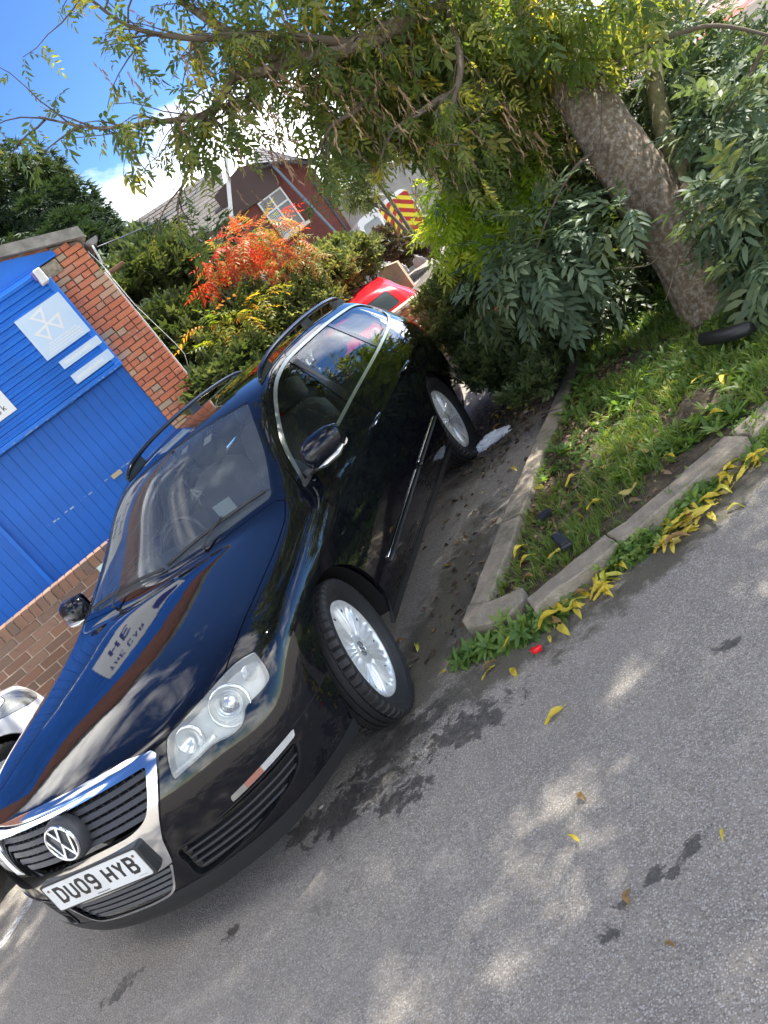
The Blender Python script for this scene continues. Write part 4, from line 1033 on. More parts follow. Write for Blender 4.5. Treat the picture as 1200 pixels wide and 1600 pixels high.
SB = .225*.90; CH = .0655*1.0     # sizes as they stand
S_m = [brick_mesh('brick', SB-.011, CH-.010, .10, M_brick, k) for k in range(4)]
H_m = [brick_mesh('half_brick', SB/2-.011, CH-.010, .10, M_brick, 10+k) for k in range(3)]
Q_m = [brick_mesh('closer_brick', SB/4, CH-.010, .10, M_brick, 20+k) for k in range(2)]
nrow = int(3.62/CH)
for rw in range(int(.9/CH), nrow):
    z = rw*CH+CH/2; xl = -.352 if z < 3.30 else -.175; xr = .125
    x = xr; pat = 'HSS' if rw % 4 == 0 else ('SSH' if rw % 2 else 'qSSH')
    seq = {'HSS':[SB/2,SB,SB,SB/2],'SSH':[SB,SB,SB/2],'qSSH':[SB*.5,SB,SB,SB*.25]}[pat]
    if rw % 5 == 2: seq = [SB/2]*5
    for L_ in seq:
        L_ = min(L_, x-xl)
        if L_ < .04: break
        if z > verge_z(x-L_/2)-.03: x -= L_; continue
        me = rb.choice(S_m) if L_ > SB*.9 else rb.choice(H_m); sc_ = L_/(SB if L_ > SB*.9 else SB/2)
        o = lay(gar, me, x-L_/2, .05, z, rb); o.scale.x = max(.2, sc_); x -= L_
# side wall of the garage, running back
mb = MB(); mb.box((-.10,.36,0),(.105,6.5,3.36)); mb.box((-7.5,.06,.0),(-.35,.30,.02)); o = mb.build('side_wall', M_mortar, gar)
# roof and coping
mb = MB()
def slope_prism(s0, s1, d0, d1, th, lift):
    P = [(s0, verge_z(s0)+lift),(s1, verge_z(s1)+lift),(s1, verge_z(s1)+lift+th),(s0, verge_z(s0)+lift+th)]
    mb.prism([(x,d0,z) for x,z in P], (0,d1-d0,0))
slope_prism(.20,-3.4,-.06,.16,.115,.002); mb.build('verge_coping', M_cement, gar)
mb = MB(); n_ = 46
V = []; F = []
for i in range(n_*2+1):
    y = .17+i*.0735; c_ = .018*(1 if i % 2 else -1)
    for s_ in (.26,-3.4): V.append((s_, y, verge_z(s_)+.075+c_))
for i in range(n_*2): F.append((i*2,i*2+1,i*2+3,i*2+2))
mb.add(V, F, True); mb.build('roof_sheet', M_cement, gar)
mb = MB(); slope_prism(-3.41,-3.405,-.06,.16,.1,.002)
P = [(-3.4, verge_z(-3.4)),(-7.4, verge_z(-3.4)-1.34),(-7.4, verge_z(-3.4)-1.225),(-3.4, verge_z(-3.4)+.117)]
mb.prism([(x,-.06,z) for x,z in P], (0,6.6,0)); mb.build('far_roof_slope', M_cement, gar)
# gable board and brick infill seen at its upper edge
mb = MB(); P = [(-.155,3.425),(-.155,verge_z(-.155)-.045),(-.60,3.64),(-1.4,3.68),(-5.3,3.68),(-5.3,3.425)]
mb.prism([(x,-.012,z) for x,z in P], (0,.03,0)); mb.build('fascia_board', M_blue, gar)
mb = MB(); mb.cbox((-5.3,-.030,3.412),(-.15,-.010,3.440),.004); mb.build('fascia_trim', M_blue, gar)
mb = MB(); mb.prism([(x,.02,z) for x,z in [(-.175,3.42),(-.175,verge_z(-.175)),(-3.4,verge_z(-3.4)),(-7.3,3.42)]], (0,.25,0)); mb.build('gable_core', M_wallbrick, gar)
mb = MB(); mb.box((-7.3,-.01,0),(-5.32,.30,3.5)); mb.box((-15,-.012,0),(-7.31,.30,5.2)); mb.build('far_brick_wall', M_wallbrick, gar)
mb = MB(); mb.box((-10.2,-.05,2.2),(-8.8,-.013,3.4)); mb.build('far_window', M_blue2, gar)
# stone pad, lamp
mb = MB(); mb.cbox((-.365,-.012,3.262),(-.182,.10,3.402),.006); mb.build('stone_pad', mat('sandstone', (.34,.28,.19), rough=.95, var=.35, vscale=25, dirt=(.12,.11,.07), dscale=14, damt=.6, bump=.6, bscale=90), gar)
lamp = bpy.data.objects.new('security_light', None); COL.objects.link(lamp); lamp.location = (G0[0],G0[1],0); lamp.rotation_euler = (0,0,GAZ); setp(lamp, 'small white box light fixed at the top right corner of the blue cladding', 'light')
mb = MB(); mb.cbox((-.475,-.215,3.225),(-.395,-.100,3.375),.008); mb.build('lamp_body', M_pvc, lamp)
mb = MB(); mb.cbox((-.500,-.190,3.285),(-.476,-.10,3.375),.004); mb.build('lamp_shaded_side', mat('purple_shade_colour', (.10,.08,.35), rough=.2), lamp)  # purple block paints the shading on the upper left of the white box
# corrugated cladding
def cladding(z0, z1, s0, s1):
    pitch = .0775; n = int((z1-z0)/pitch); prof = []
    for i in range(n):
        z = z0+i*pitch
        prof += [(z,.0),(z+.006,-.020),(z+pitch*.50,-.026),(z+pitch*.60,-.004)]
    prof.append((z1,0)); V = []; F = []
    for s_ in (s0, s1):
        for z, d in prof: V.append((s_, -.085+d, z))
    n_ = len(prof)
    for i in range(n_-1): F.append((i, i+n_, i+1+n_, i+1))
    mb = MB(); mb.add(V, F, False); mb.box((s0,-.084,z0),(s1,-.02,z1)); return mb
cladding(2.235,3.40,-5.3,-.425).build('corrugated_cladding', M_blue, gar)
mb = MB(); mb.cbox((-.424,-.112,2.20),(-.356,-.012,3.258),.004); mb.cbox((-5.3,-.115,2.185),(-.357,-.02,2.234),.005); mb.build('cladding_trim', M_blue, gar)
# folding door of narrow boards
mb = MB(); mb.box((-7.2,.062,.0),(-.345,.10,2.19)); mb.build('door_backing', M_blue2, gar)
bd_w = .104; bm_ = MB(); bm_.cbox((-.0512,.030,0.0),(.0512,.06,2.18),.0022); me_bd = bm_.build('door_board', M_blue2, mesh_only=True)
k = 0; s_ = -.40
while s_ > -5.2:
    o = link('door_board', me_bd, gar); leaf = s_ < -2.30
    o.location = (s_, (-.028 if leaf else 0)+rb.uniform(-.0015,.0015), 0); s_ -= bd_w if not (s_ > -2.30 > s_-bd_w) else bd_w+.02
mb = MB(); mb.cbox((-2.36,-.030,0.02),(-2.315,.035,2.17),.004); mb.build('door_stile', M_blue, gar)
# scuffed line across the door
m_sc = mat('scuffed_paint', (.30,.42,.55), rough=.8)
mb = MB(); x = -.9
while x > -2.0:
    w = rb.uniform(.006,.05)
    if rb.random() < .7: mb.box((x-w,.0262,1.362+rb.uniform(-.012,.012)),(x,.0292,1.366+rb.uniform(0,.010)))
    x -= w+rb.uniform(.004,.03)
mb.build('scuff_mark', m_sc, gar)['kind'] = 'stuff'
mb = MB(); mb.cbox((-1.19,-.03,1.325),(-1.075,.025,1.375),.004); mb.build('timber_wedge', mat('pale_timber', (.45,.38,.24), rough=.8), gar)
mb = MB(); x = -.60
while x > -4.9:
    for z in (2.32,2.71,3.09): mb.lathe([(.009,0),(.008,-.004),(.0005,-.005)], 6, T=Matrix.Translation((x,-.112,z+.0)) @ Matrix(((0,1,0,0),(1,0,0,0),(0,0,1,0),(0,0,0,1))))
    x -= .62
mb.build('cladding_fixing', M_blue2, gar)['kind'] = 'stuff'
mb = MB()
for k in range(46):
    x = rb.uniform(-2.4,-.4); w = rb.uniform(.004,.022); mb.box((x-w,-.1165,2.186+rb.uniform(0,.006)),(x,-.1152,2.190+rb.uniform(.003,.012)))
mb.build('chipped_paint', m_sc, gar)['kind'] = 'stuff'
# signs
SIGN_Y = -.118
def panel(name, s0, s1, z0, z1, m, label, y=SIGN_Y, t=.006):
    r_ = bpy.data.objects.new(name, None); COL.objects.link(r_); r_.location = (G0[0],G0[1],0); r_.rotation_euler = (0,0,GAZ); setp(r_, label, 'sign')
    mb = MB(); mb.box((s0,y,z0),(s1,y+t,z1)); mb.build('sign_panel', m, r_); return r_
def SF(s, z, y=SIGN_Y): return Matrix(((1,0,0,s),(0,0,-1,y),(0,1,0,z),(0,0,0,1)))
mot = panel('test_station_sign', -.92,-.39,2.635,3.105, M_sign, 'square pale blue sign with three white triangles on the blue cladding')
mb = MB(); cx, cz = -.685, 2.925
for k_, a in enumerate((90+8, 210+8, 330+8)):
    a = math.radians(a); c = (cx+.095*math.cos(a), cz+.095*math.sin(a)); R_ = .078
    base = a+math.pi if k_ < 0 else a
    T3 = [(c[0]+R_*math.cos(base+math.pi+q*2*math.pi/3), c[1]+R_*math.sin(base+math.pi+q*2*math.pi/3)) for q in range(3)]
    for q in ribbon(T3+[T3[0]], .026):
        mb.add([(p.x,SIGN_Y-.0015-.0001*k_,p.y) for p in q], [(0,1,2,3)])
mb.build('triangle_symbol', M_signw, mot)
mb = MB()
for r_ in range(4):
    x = -.86+.02*r_
    while x < -.46: w = rb.uniform(.012,.035); mb.box((x,SIGN_Y-.001,2.665+r_*.027),(x+w,SIGN_Y,2.677+r_*.027)); x += w+.008
o = mb.build('faded_print', M_signw, mot); o['kind'] = 'stuff'
for (z0,z1,txt,lb) in ((2.475,2.565,'CLASS 4 & 7'.replace('& ',''),'upper narrow pale strip sign under the square three triangle sign'),(2.290,2.395,'OPEN','lower narrow pale strip sign just above the cladding edge')):
    sp = panel('strip_sign', -.845,-.375,z0,z1, M_sign, lb)
    mb = MB(); x = -.80
    while x < -.50: w = rb.uniform(.010,.026); hh = rb.uniform(.028,.040); mb.box((x,SIGN_Y-.001,z0+.03),(x+w,SIGN_Y,z0+.03+hh)); x += w+.006
    o = mb.build('faded_print', M_signw, sp); o['kind'] = 'stuff'
uk = panel('name_board', -2.95,-1.452,2.435,3.26, M_signw, 'large white name board on the cladding ending in uk', y=-.124)
letters('co.uk', .070,.036,.008,.028, SF(-1.79,2.485,-.124), .001, 'character', M_ink, uk)
letters('THE CAR', .14,.085,.024,.022, SF(-2.86,2.98,-.124), .001, 'character', M_navy, uk, space=.04)
mb = MB()
for pts in ([(-2.02,3.00),(-1.96,3.20),(-1.60,3.20),(-1.54,3.00),(-1.78,2.86)],): mb.prism([(x,-.125,z) for x,z in pts], (0,-.002,0))
mb.build('name_board_crest', M_navy, uk)
letters('HE', .22,.17,.045,.05, SF(-2.72,2.60,-.124), .001, 'character', M_navy, uk)
# pale batten, cable, timber stub and gutter end on the pier's outer corner
mb = MB(); mb.cbox((.127,.02,.0),(.144,.045,3.03),.003); mb.build('corner_batten', M_pvc, gar)
mb = MB(); mb.tube([(.158,.03,3.05),(.165,.02,2.6),(.20,.0,2.32),(.235,-.01,2.05),(.245,0,1.9),(.165,.02,1.7)], .003, 5); mb.tube([(.13,.0,3.28),(.15,-.01,3.15),(.165,0,3.0),(.15,.03,2.9)], .004, 5); mb.build('cable', M_pvc, gar)
mb = MB(); mb.cbox((.13,.03,2.985),(.36,.075,3.025),.005, T=Matrix.Translation((0,0,0))); mb.build('timber_stub', M_rust, gar)
mb = MB(); P = [(.17+.07*math.cos(a), 3.36+.07*math.sin(a)) for a in [math.pi+math.pi*q/10 for q in range(11)]]; P2 = [(.17+.062*math.cos(a), 3.36+.062*math.sin(a)) for a in [2*math.pi-math.pi*q/10 for q in range(11)]]
mb.prism([(x+.06,-.03,z) for x,z in P+P2], (0,6.5,0)); mb.prism([(x+.06,-.03,z) for x,z in P], (0,.006,0)); mb.build('gutter', mat('old_gutter', (.28,.26,.25), rough=.8, dirt=(.12,.08,.06), dscale=15, damt=.6), gar)
mb = MB(); mb.tube([(.20,-.02,3.30),(.19,0,3.20),(.17,.01,3.10)], .012, 6); mb.build('gutter_bracket', M_pvc, gar)

c0, c1 = at(148,388,8.3), at(330,215,22); mb = MB(); mb.tube([tuple(c0.lerp(c1, t_)-c0-Vector((0,0,.5*math.sin(math.pi*t_)))) for t_ in [i/14 for i in range(15)]], .009, 5); o = mb.build('overhead_cable', M_ink); o.location = c0; setp(o, 'thin dark cable running from the garage gutter towards the house', 'cable')
# ---------------------------------------------------------------- dwarf wall in front of the garage door
W0 = (-2.620, 2.150); WAZ = math.radians(42)
dw = empty('low_brick_wall', (W0[0],W0[1],0), WAZ, 'low brown brick wall with brick coping below the blue door', 'wall')
mb = MB(); mb.box((-3.6,.012,0),(1.75,.20,.985)); mb.build('wall_core', M_mortar2, dw)
s2 = [brick_mesh('brick', .225-.011, .075-.009, .10, M_brick2, 30+k) for k in range(4)]
cop = [brick_mesh('coping_brick', .0735-.008, .112, .226, M_brick2, 40+k) for k in range(3)]
for rw in range(1, 12):
    z = .897-.075*(12-rw-.5)
    if z < .06: continue
    x = 1.73-(.1125 if rw % 2 else 0)
    while x > -1.15: lay(dw, rb.choice(s2), x-.1125, .055, z, rb, .004); x -= .225
x = 1.74
while x > -1.25: lay(dw, rb.choice(cop), x-.037, .107, .955, rb, .004, 'coping_brick'); x -= .0735
mb = MB(); mb.cbox((-3.6,-.006,.897),(-1.26,.212,1.011),.004); mb.box((-3.6,.002,.0),(-1.16,.012,.896)); mb.build('wall_far_end', M_brick2, dw)
ps = bpy.data.objects.new('parking_sign', None); COL.objects.link(ps); ps.location = (W0[0],W0[1],0); ps.rotation_euler = (0,0,WAZ); setp(ps, 'small white and red parking sign on the low brick wall, seen through the windscreen', 'sign')
M_sr = mat('sign_red', (.48,.045,.05), rough=.5); M_sg = mat('sign_pale_green', (.62,.78,.70), rough=.5)
mb = MB(); mb.box((.43,-.020,.62),(.86,-.012,.905)); mb.build('sign_panel', M_sg, ps)
mb = MB(); mb.box((.44,-.0215,.705),(.85,-.0202,.785)); mb.build('sign_band', M_sr, ps)
letters('PARKING', .072,.042,.010,.012, SF(.468,.812,-.0202), .0014, 'character', M_sr, ps)
letters('PRIVATE', .048,.034,.007,.014, SF(.478,.721,-.0216), .0014, 'character', M_sg, ps)

# ---------------------------------------------------------------- house behind the trees
HK = 1.647
H0 = at(450, 320, 28); HAZ = math.radians(35)
house = empty('brick_house', (H0.x,H0.y,0), HAZ, 'red brick house with slate roofs, white window and grey downpipe behind the sumac', 'house')
def hz(z): return 1.587+(z-1.587)*HK
def hp(s, z): return (s*HK, hz(z))
M_hb = mat('house_brick', (.30,.07,.04), rough=.9, var=.3, vscale=5, bump=.2, bscale=30)
nt = M_hb.node_tree; bt = nt.nodes.new('ShaderNodeTexBrick'); bt.inputs['Scale'].default_value = 1.0; bt.inputs['Brick Width'].default_value = .225; bt.inputs['Row Height'].default_value = .075; bt.inputs['Mortar Size'].default_value = .006
bt.inputs['Color1'].default_value = (.13,.030,.020,1); bt.inputs['Color2'].default_value = (.095,.024,.018,1); bt.inputs['Mortar'].default_value = (.08,.04,.03,1)
tcb = nt.nodes.new('ShaderNodeTexCoord'); mpb = nt.nodes.new('ShaderNodeMapping'); mpb.inputs['Rotation'].default_value = (math.radians(90),0,0); nt.links.new(tcb.outputs['Object'], mpb.inputs[0]); nt.links.new(mpb.outputs[0], bt.inputs['Vector']); nt.links.new(bt.outputs['Color'], nt.nodes['Principled BSDF'].inputs['Base Color'])
M_slate = mat('roof_slate', (.075,.075,.085), rough=.7, var=.3, vscale=3, dirt=(.12,.11,.10), dscale=2, damt=.5)
M_slate2 = mat('brown_roof_tile', (.095,.085,.078), rough=.85, var=.3, vscale=3, dirt=(.07,.07,.055), dscale=2, damt=.6)
M_dkwood = mat('dark_bargeboard', (.035,.03,.035), rough=.6)
M_wwood = mat('white_window_frame', (.50,.51,.49), rough=.5)
M_wglass = mat('dark_window_glass', (.03,.035,.04), rough=.05, spec=.8)
M_curtain = mat('net_curtain', (.16,.16,.15), rough=.9, var=.2, vscale=40)
mb = MB()
wall_out = [hp(-1.30,-.4),hp(.70,-.4),hp(.93,3.62),hp(.30,4.25),hp(-.42,4.50),hp(-1.20,4.0)]
mb.prism([(x,0,z) for x,z in wall_out], (0,7,0)); mb.build('wall', M_hb, house)
mb = MB(); mb.prism([(x,-.16,z) for x,z in [hp(-1.20,3.75),hp(-.60,3.72),hp(.05,3.70),hp(.20,4.05),hp(.02,4.30),hp(-.50,4.46),hp(-1.2,4.3)]], (0,.15,0)); mb.build('gable_panel', mat('pebbledash', (.06,.04,.035), rough=.95, bump=.4, bscale=60), house)
# roofs as rows of slates laid over a slab
def roof(name, quad, depth, m, rows, cols):
    a, b, c, d = [Vector((x,y,z)) for x,y,z in quad]      # lower left, lower right, upper right, upper left
    mb = MB(); mb.prism([a,b,c,d], Vector((0,depth,0))); o = mb.build(name, m, house)
    n = (b-a).cross(d-a).normalized(); n = n if n.y < 0 or n.z > 0 else -n
    mb = MB()
    for r_ in range(rows):
        for q in range(cols):
            u0, u1 = (q+.5*(r_%2))/cols, (q+.94+.5*(r_%2))/cols; v0, v1 = r_/rows, (r_+1.12)/rows
            if u1 > 1.02: u1 = 1.0
            if u0 >= 1: continue
            f = lambda u, v: (a*(1-u)+b*u)*(1-v)+(d*(1-u)+c*u)*v
            o1 = -Vector((0,1,0))*(.035+rb.uniform(0,.02)); o2 = -Vector((0,1,0))*.008
            mb.add([f(u0,v0)+o1, f(u1,v0)+o1, f(u1,min(1,v1))+o2, f(u0,min(1,v1))+o2, f(u0,v0), f(u1,v0)], [(0,1,2,3),(4,5,1,0)])
    s = mb.build('slates', m, o); s['kind'] = 'stuff'
q = lambda s, z, y: (hp(s,z)[0], y, hp(s,z)[1])
roof('roof', [q(-2.60,3.70,-1.0),q(-1.22,3.78,-.6),q(-.40,4.92,1.8),q(-3.1,5.05,1.8)], 1.2, M_slate2, 14, 16)
roof('porch_roof', [q(-.10,4.30,-.45),q(1.04,3.69,-.45),q(.98,3.80,.25),q(.30,4.66,.55)], .8, M_slate, 6, 12)
mb = MB(); mb.tube([q(-1.30,3.66,-.7),q(-.50,4.80,-.35)], .07, 4, smooth=False); mb.build('bargeboard', M_wwood, house)
mb = MB(); mb.tube([q(-.15,4.22,-.42),q(.42,4.02,-.42),q(.98,3.60,-.40)], [.05,.07,.07], 6); mb.build('gutter', M_dkwood, house)
mb = MB(); mb.tube([q(.14,4.20,-.45),q(.20,3.9,-.35),q(.50,1.9,-.30)], .055, 8); mb.tube([q(.30,3.2,-.36),q(.303,3.15,-.36)], .075, 8); mb.build('downpipe', mat('grey_downpipe', (.10,.14,.18), rough=.45), house)
mb = MB(); mb.box((hp(.72,0)[0],-.04,-1),(hp(.78,0)[0],.1,hz(3.5))); mb.build('corner_pipe', M_dkwood, house)
wx0, wz0 = hp(-.54,2.84); wx1, wz1 = hp(.08,3.70)
w_ = empty('w'); bpy.data.objects.remove(w_)
win = bpy.data.objects.new('window', None); COL.objects.link(win); win.parent = house
mb = MB(); y0 = -.10
fw = .055
for (a0,b0,a1,b1) in ((wx0,wz0,wx1,wz0+fw),(wx0,wz1-fw,wx1,wz1),(wx0,wz0+fw,wx0+fw,wz1-fw),(wx1-fw,wz0+fw,wx1,wz1-fw)): mb.box((a0,y0,b0),(a1,y0+.08,b1))
xm = wx0+(wx1-wx0)*.48; zm = wz0+(wz1-wz0)*.66
mb.box((xm-.03,y0+.003,wz0+fw),(xm+.03,y0+.07,wz1-fw)); mb.box((wx0+fw,y0+.006,zm-.03),(xm-.03,y0+.07,zm+.03)); mb.box((xm+.03,y0+.006,zm-.03),(wx1-fw,y0+.07,zm+.03))
mb.build('window_frame', M_wwood, win)
mb = MB(); mb.box((wx0+.02,y0+.04,wz0+.02),(xm,y0+.05,wz1-.02)); mb.build('pane', M_wglass, win)
mb = MB(); mb.box((xm,y0+.04,wz0+.02),(wx1-.02,y0+.05,wz1-.02)); mb.build('pane', M_curtain, win)
mb = MB()
for i in range(1,7):
    x = wx0+fw+(xm-.03-wx0-fw)*i/7
    mb.box((x-.006,y0+.034,wz0+fw),(x+.006,y0+.039,zm-.03))
for i in range(1,12): z = wz0+fw+(zm-.03-wz0-fw)*i/12; mb.box((wx0+fw,y0+.0345,z-.006),(xm-.03,y0+.0385,z+.006))
mb.build('leaded_bars', M_wwood, win)
mb = MB(); mb.cbox((wx0-.12,-.20,wz0-.13),(wx1+.12,.0,wz0-.012),.01); mb.build('window_sill', mat('stone_sill', (.50,.42,.33), rough=.9), win)

# ---------------------------------------------------------------- van with chevrons, grey wall behind it
V0 = at(640, 340, 24); vs = 1.6
def vp(s, z): return (s*vs, 1.587+(z-1.587)*vs)
van = empty('van', (V0.x,V0.y,0), math.radians(25), 'white van with red and yellow chevrons on its rear, far behind the red car', 'van')
M_ylw = mat('reflective_yellow', (.75,.62,.03), rough=.5); M_rchev = mat('reflective_red', (.40,.018,.015), rough=.5)
x0, z1 = vp(-.95,2.06); x1, _ = vp(.28,2.0); zb = .45
prof = round_poly([(x0,zb),(x1,zb),(x1-.02,1.6),(x1-.10,2.42),(x0+.10,2.42),(x0+.02,1.6)], [.1,.1,.3,.22,.22,.3], 5)
mb = MB(); mb.prism([(x,0,z) for x,z in prof], (0,4.6,0)); mb.build('van_body', M_white, van)
xc0, xc1 = vp(-.40,0)[0], vp(.235,0)[0]; zc0, zc1 = .74, 2.30
def clip_poly(P, a, b, c):
    out = []
    for i in range(len(P)):
        p, r_ = P[i-1], P[i]; fp, fr_ = a*p[0]+b*p[1]-c, a*r_[0]+b*r_[1]-c
        if (fp <= 0) != (fr_ <= 0): t = fp/(fp-fr_); out.append((p[0]+(r_[0]-p[0])*t, p[1]+(r_[1]-p[1])*t))
        if fr_ <= 0: out.append(r_)
    return out
mb = MB(); mb.box((xc0,-.006,zc0),(xc1,-.002,zc1)); mb.build('chevron_panel', M_ylw, van)
xm_ = (xc0+xc1)/2-.08
for sg in (-1,1):
    for k in range(-1,9):
        zb_ = zc0-.9+k*.30
        P = [(xm_,zb_+.9),(xm_+sg*1.2,zb_+.9-.95),(xm_+sg*1.2,zb_+1.05-.95),(xm_,zb_+1.05)]
        for a,b,c in ((1,0,xc1),(-1,0,-xc0),(0,1,zc1),(0,-1,-zc0)): P = clip_poly(P,a,b,c) if P else P
        if len(P) > 2:
            mb = MB(); mb.prism([(x,-.012,z) for x,z in P], (0,.005,0)); mb.build('chevron_stripe', M_rchev, van)
mb = MB(); mb.prism([(x,-.008,z) for x,z in round_poly([(x0+.14,1.62),(xc0-.12,1.62),(xc0-.12,2.2),(x0+.22,2.2)], .1)], (0,-.004,0)); mb.build('rear_glass', mat('van_glass', (.25,.28,.30), rough=.1), van)
mb = MB()
for k in range(5): mb.box((x0+.40+.07*k,-.010,1.18+.03*(k%2)),(x0+.45+.07*k,-.004,1.34-.02*(k%3)))
mb.build('red_print', M_rchev, van)
mb = MB(); mb.cbox((x0,-.12,.42),(x1,.02,.66),.03); mb.build('bumper', M_plastic, van)
mb = MB(); mb.prism([(x,-.01,z) for x,z in round_poly([(xc0-.09,1.05),(xc0-.02,1.05),(xc0-.02,1.6),(xc0-.09,1.6)],.02)], (0,-.02,0)); mb.build('tail_lamp', M_taillamp, van)
for sg in (x0+.1, x1-.3):
    mb = MB(); mb.lathe([(0.001,0),(.33,0),(.33,.2),(0.001,.2)], 20, T=Matrix.Translation((sg,.9,.33))); mb.build('wheel', M_rubber, van)
C0 = at(640, 320, 30); gw = empty('grey_rendered_wall', (C0.x,C0.y,0), math.radians(28), 'grey rendered gable wall rising behind the chevron van', 'wall')
M_render = mat('grey_render', (.30,.29,.265), rough=.95, var=.2, vscale=1.5, dirt=(.18,.17,.15), dscale=1.2, damt=.6)
mb = MB(); mb.prism([(x,0,z) for x,z in [(-3.2,0),(3.2,0),(3.2,2.4),(.9,3.35),(-1.35,3.75),(-3.2,3.2)]], (0,.4,0)); mb.build('wall_face', M_render, gw)
mb = MB(); mb.tube([(3.25,-.05,2.42),(.9,-.05,3.38),(-1.35,-.05,3.79),(-3.2,-.05,3.25)], .09, 4, smooth=False); mb.build('wall_coping', M_cement, gw)

# ---------------------------------------------------------------- retaining wall with pale coping behind the cars
BW0 = Vector((.10,5.55,0)); BAZ = math.radians(14)
bw = empty('retaining_wall', BW0, BAZ, 'red brick retaining wall with thin pale coping between red car and bushes', 'wall')
mb = MB(); mb.box((-.15,.012,0),(4.6,.22,.90)); mb.build('wall_core', M_mortar, bw)
s3 = [brick_mesh('brick', .225-.011, .075-.009, .10, M_brick, 60+k) for k in range(3)]
for rw in range(4, 12):
    z = .897-.075*(12-rw-.5); x = 3.3-(.1125 if rw % 2 else 0)
    while x > .0: lay(bw, rb.choice(s3), x-.1125, .052, z, rb, .004); x -= .225
mb = MB(); mb.cbox((-.20,-.03,.90),(4.6,.25,.935),.006)
mb.build('wall_coping', mat('pink_coping', (.50,.36,.27), rough=.9, var=.25, vscale=20), bw)
mb = MB(); x = .02
while x < 1.9: mb.cbox((x,-.045,.885),(x+.05,-.028,.915),.004); x += rb.uniform(.10,.20)
mb.build('mortar_lump', M_mortar2, bw)['kind'] = 'stuff'
# raised yard behind that wall
mb = MB(); mb.box((-2.6,5.9,0),(8,60,.86)); o = mb.build('raised_yard', mat('yard_earth', (.10,.085,.065), rough=1, var=.4, vscale=3, bump=.4, bscale=12)); setp(o, kind='structure'); o.rotation_euler = (0,0,0); o.location = (2.4,.9,0)
# timber pallet, cardboard and rags on the bank
M_plank = mat('pale_plank', (.42,.31,.20), rough=.85, var=.25, vscale=14)
M_card = mat('brown_card', (.36,.26,.17), rough=.9, var=.15, vscale=6)
pl0 = at(596, 448, 11.0); pal = bpy.data.objects.new('timber_pallet', None); COL.objects.link(pal); setp(pal, 'upright pale timber pallet leaning beside the red car roof', 'pallet')
pal.location = (pl0.x, pl0.y, 0); pal.rotation_euler = (0, 0, math.radians(20))
mb_ = MB(); mb_.cbox((-.022,-.01,.86),(.022,.01,1.46),.003); me_p = mb_.build('plank', M_plank, mesh_only=True)
for k in range(4):
    o = link('plank', me_p, pal); o.location = (-.17+.075*k, .02*(k%2), 0); o.rotation_euler = (0, math.radians(-3+1.5*k), 0)
for z in (.98,1.34):
    mb = MB(); mb.cbox((-.22,.015,z),(.12,.045,z+.06),.003); mb.build('cross_plank', M_plank, pal)
cb = at(622, 446, 11.2); box = bpy.data.objects.new('cardboard_box', None); COL.objects.link(box); setp(box, 'brown cardboard box standing between the pallet and the retaining wall', 'box'); box.location = (cb.x, cb.y, 0); box.rotation_euler = (0,0,math.radians(8))
mb = MB(); mb.prism([(-.12,0,.80),(.17,0,.80),(.17,0,1.22),(-.12,0,1.30)], (0,.26,0)); mb.build('box_side', M_card, box)
mb = MB(); mb.cbox((-.12,-.006,1.05),(.17,.0,1.062),.001); mb.build('box_tape', M_beige, box)
def rag(name, px, py, D, sx, sy, m, label, cat, seed, h=.12):
    r = random.Random(seed); bm = bmesh.new(); bmesh.ops.create_icosphere(bm, subdivisions=4, radius=1)
    for v in bm.verts:
        q = v.co; n = (math.sin(q.x*7+seed)+math.sin(q.y*9+q.z*5)+math.sin((q.x+q.y)*13+seed*2)*.6)*.09
        v.co = Vector((q.x*sx*(1+n), q.y*sy*(1+n*1.3), max(-.2,q.z*(1+n*2))*h))
    mb = MB(); mb.bm(bm, smooth=True); bm.free(); o = mb.build(name, m); p_ = at(px, py, D); o.location = p_; o.rotation_euler = (0,0,r.uniform(0,3)); setp(o, label, cat); return o
M_rag = mat('grey_white_cloth', (.34,.34,.32), rough=.9, bump=.4, bscale=20)
rag('discarded_cloth', 657, 412, 11.8, .09, .028, M_rag, 'long white rag lying on the bank below the chevron van', 'rag', 2, .12)
rag('rubble_sack', 634, 424, 11.8, .07, .05, M_rag, 'grey and white lumpy sack between the pallet and the white rag', 'sack', 5, .11)

# ---------------------------------------------------------------- red hatchback behind, white car beside
def car_body_simple(root, paint, hl, **kw):
    build_car(root, paint, detail=1, hl=hl, **kw)
red = empty('red_car', (-.40,6.35,0), 0, 'red hatchback parked close behind the black estate car', 'car')
red.rotation_euler = (0,0,math.pi+math.radians(20))
n0 = set(bpy.data.objects)
car_body_simple(red, M_red, HLP, rgp=round_poly([(-1,1.04),(.52,1.045),(.455,1.275),(-1,1.285)], [0,.04,.05,0]), rglass=mat('dark_rear_glass', (.06,.075,.08), rough=.08))
for x_, rz_ in ((.795,0),(-.795,math.pi)): wheel(red, x_, 2.709, rz_, .3)
red.scale = (.86,.90,.87)
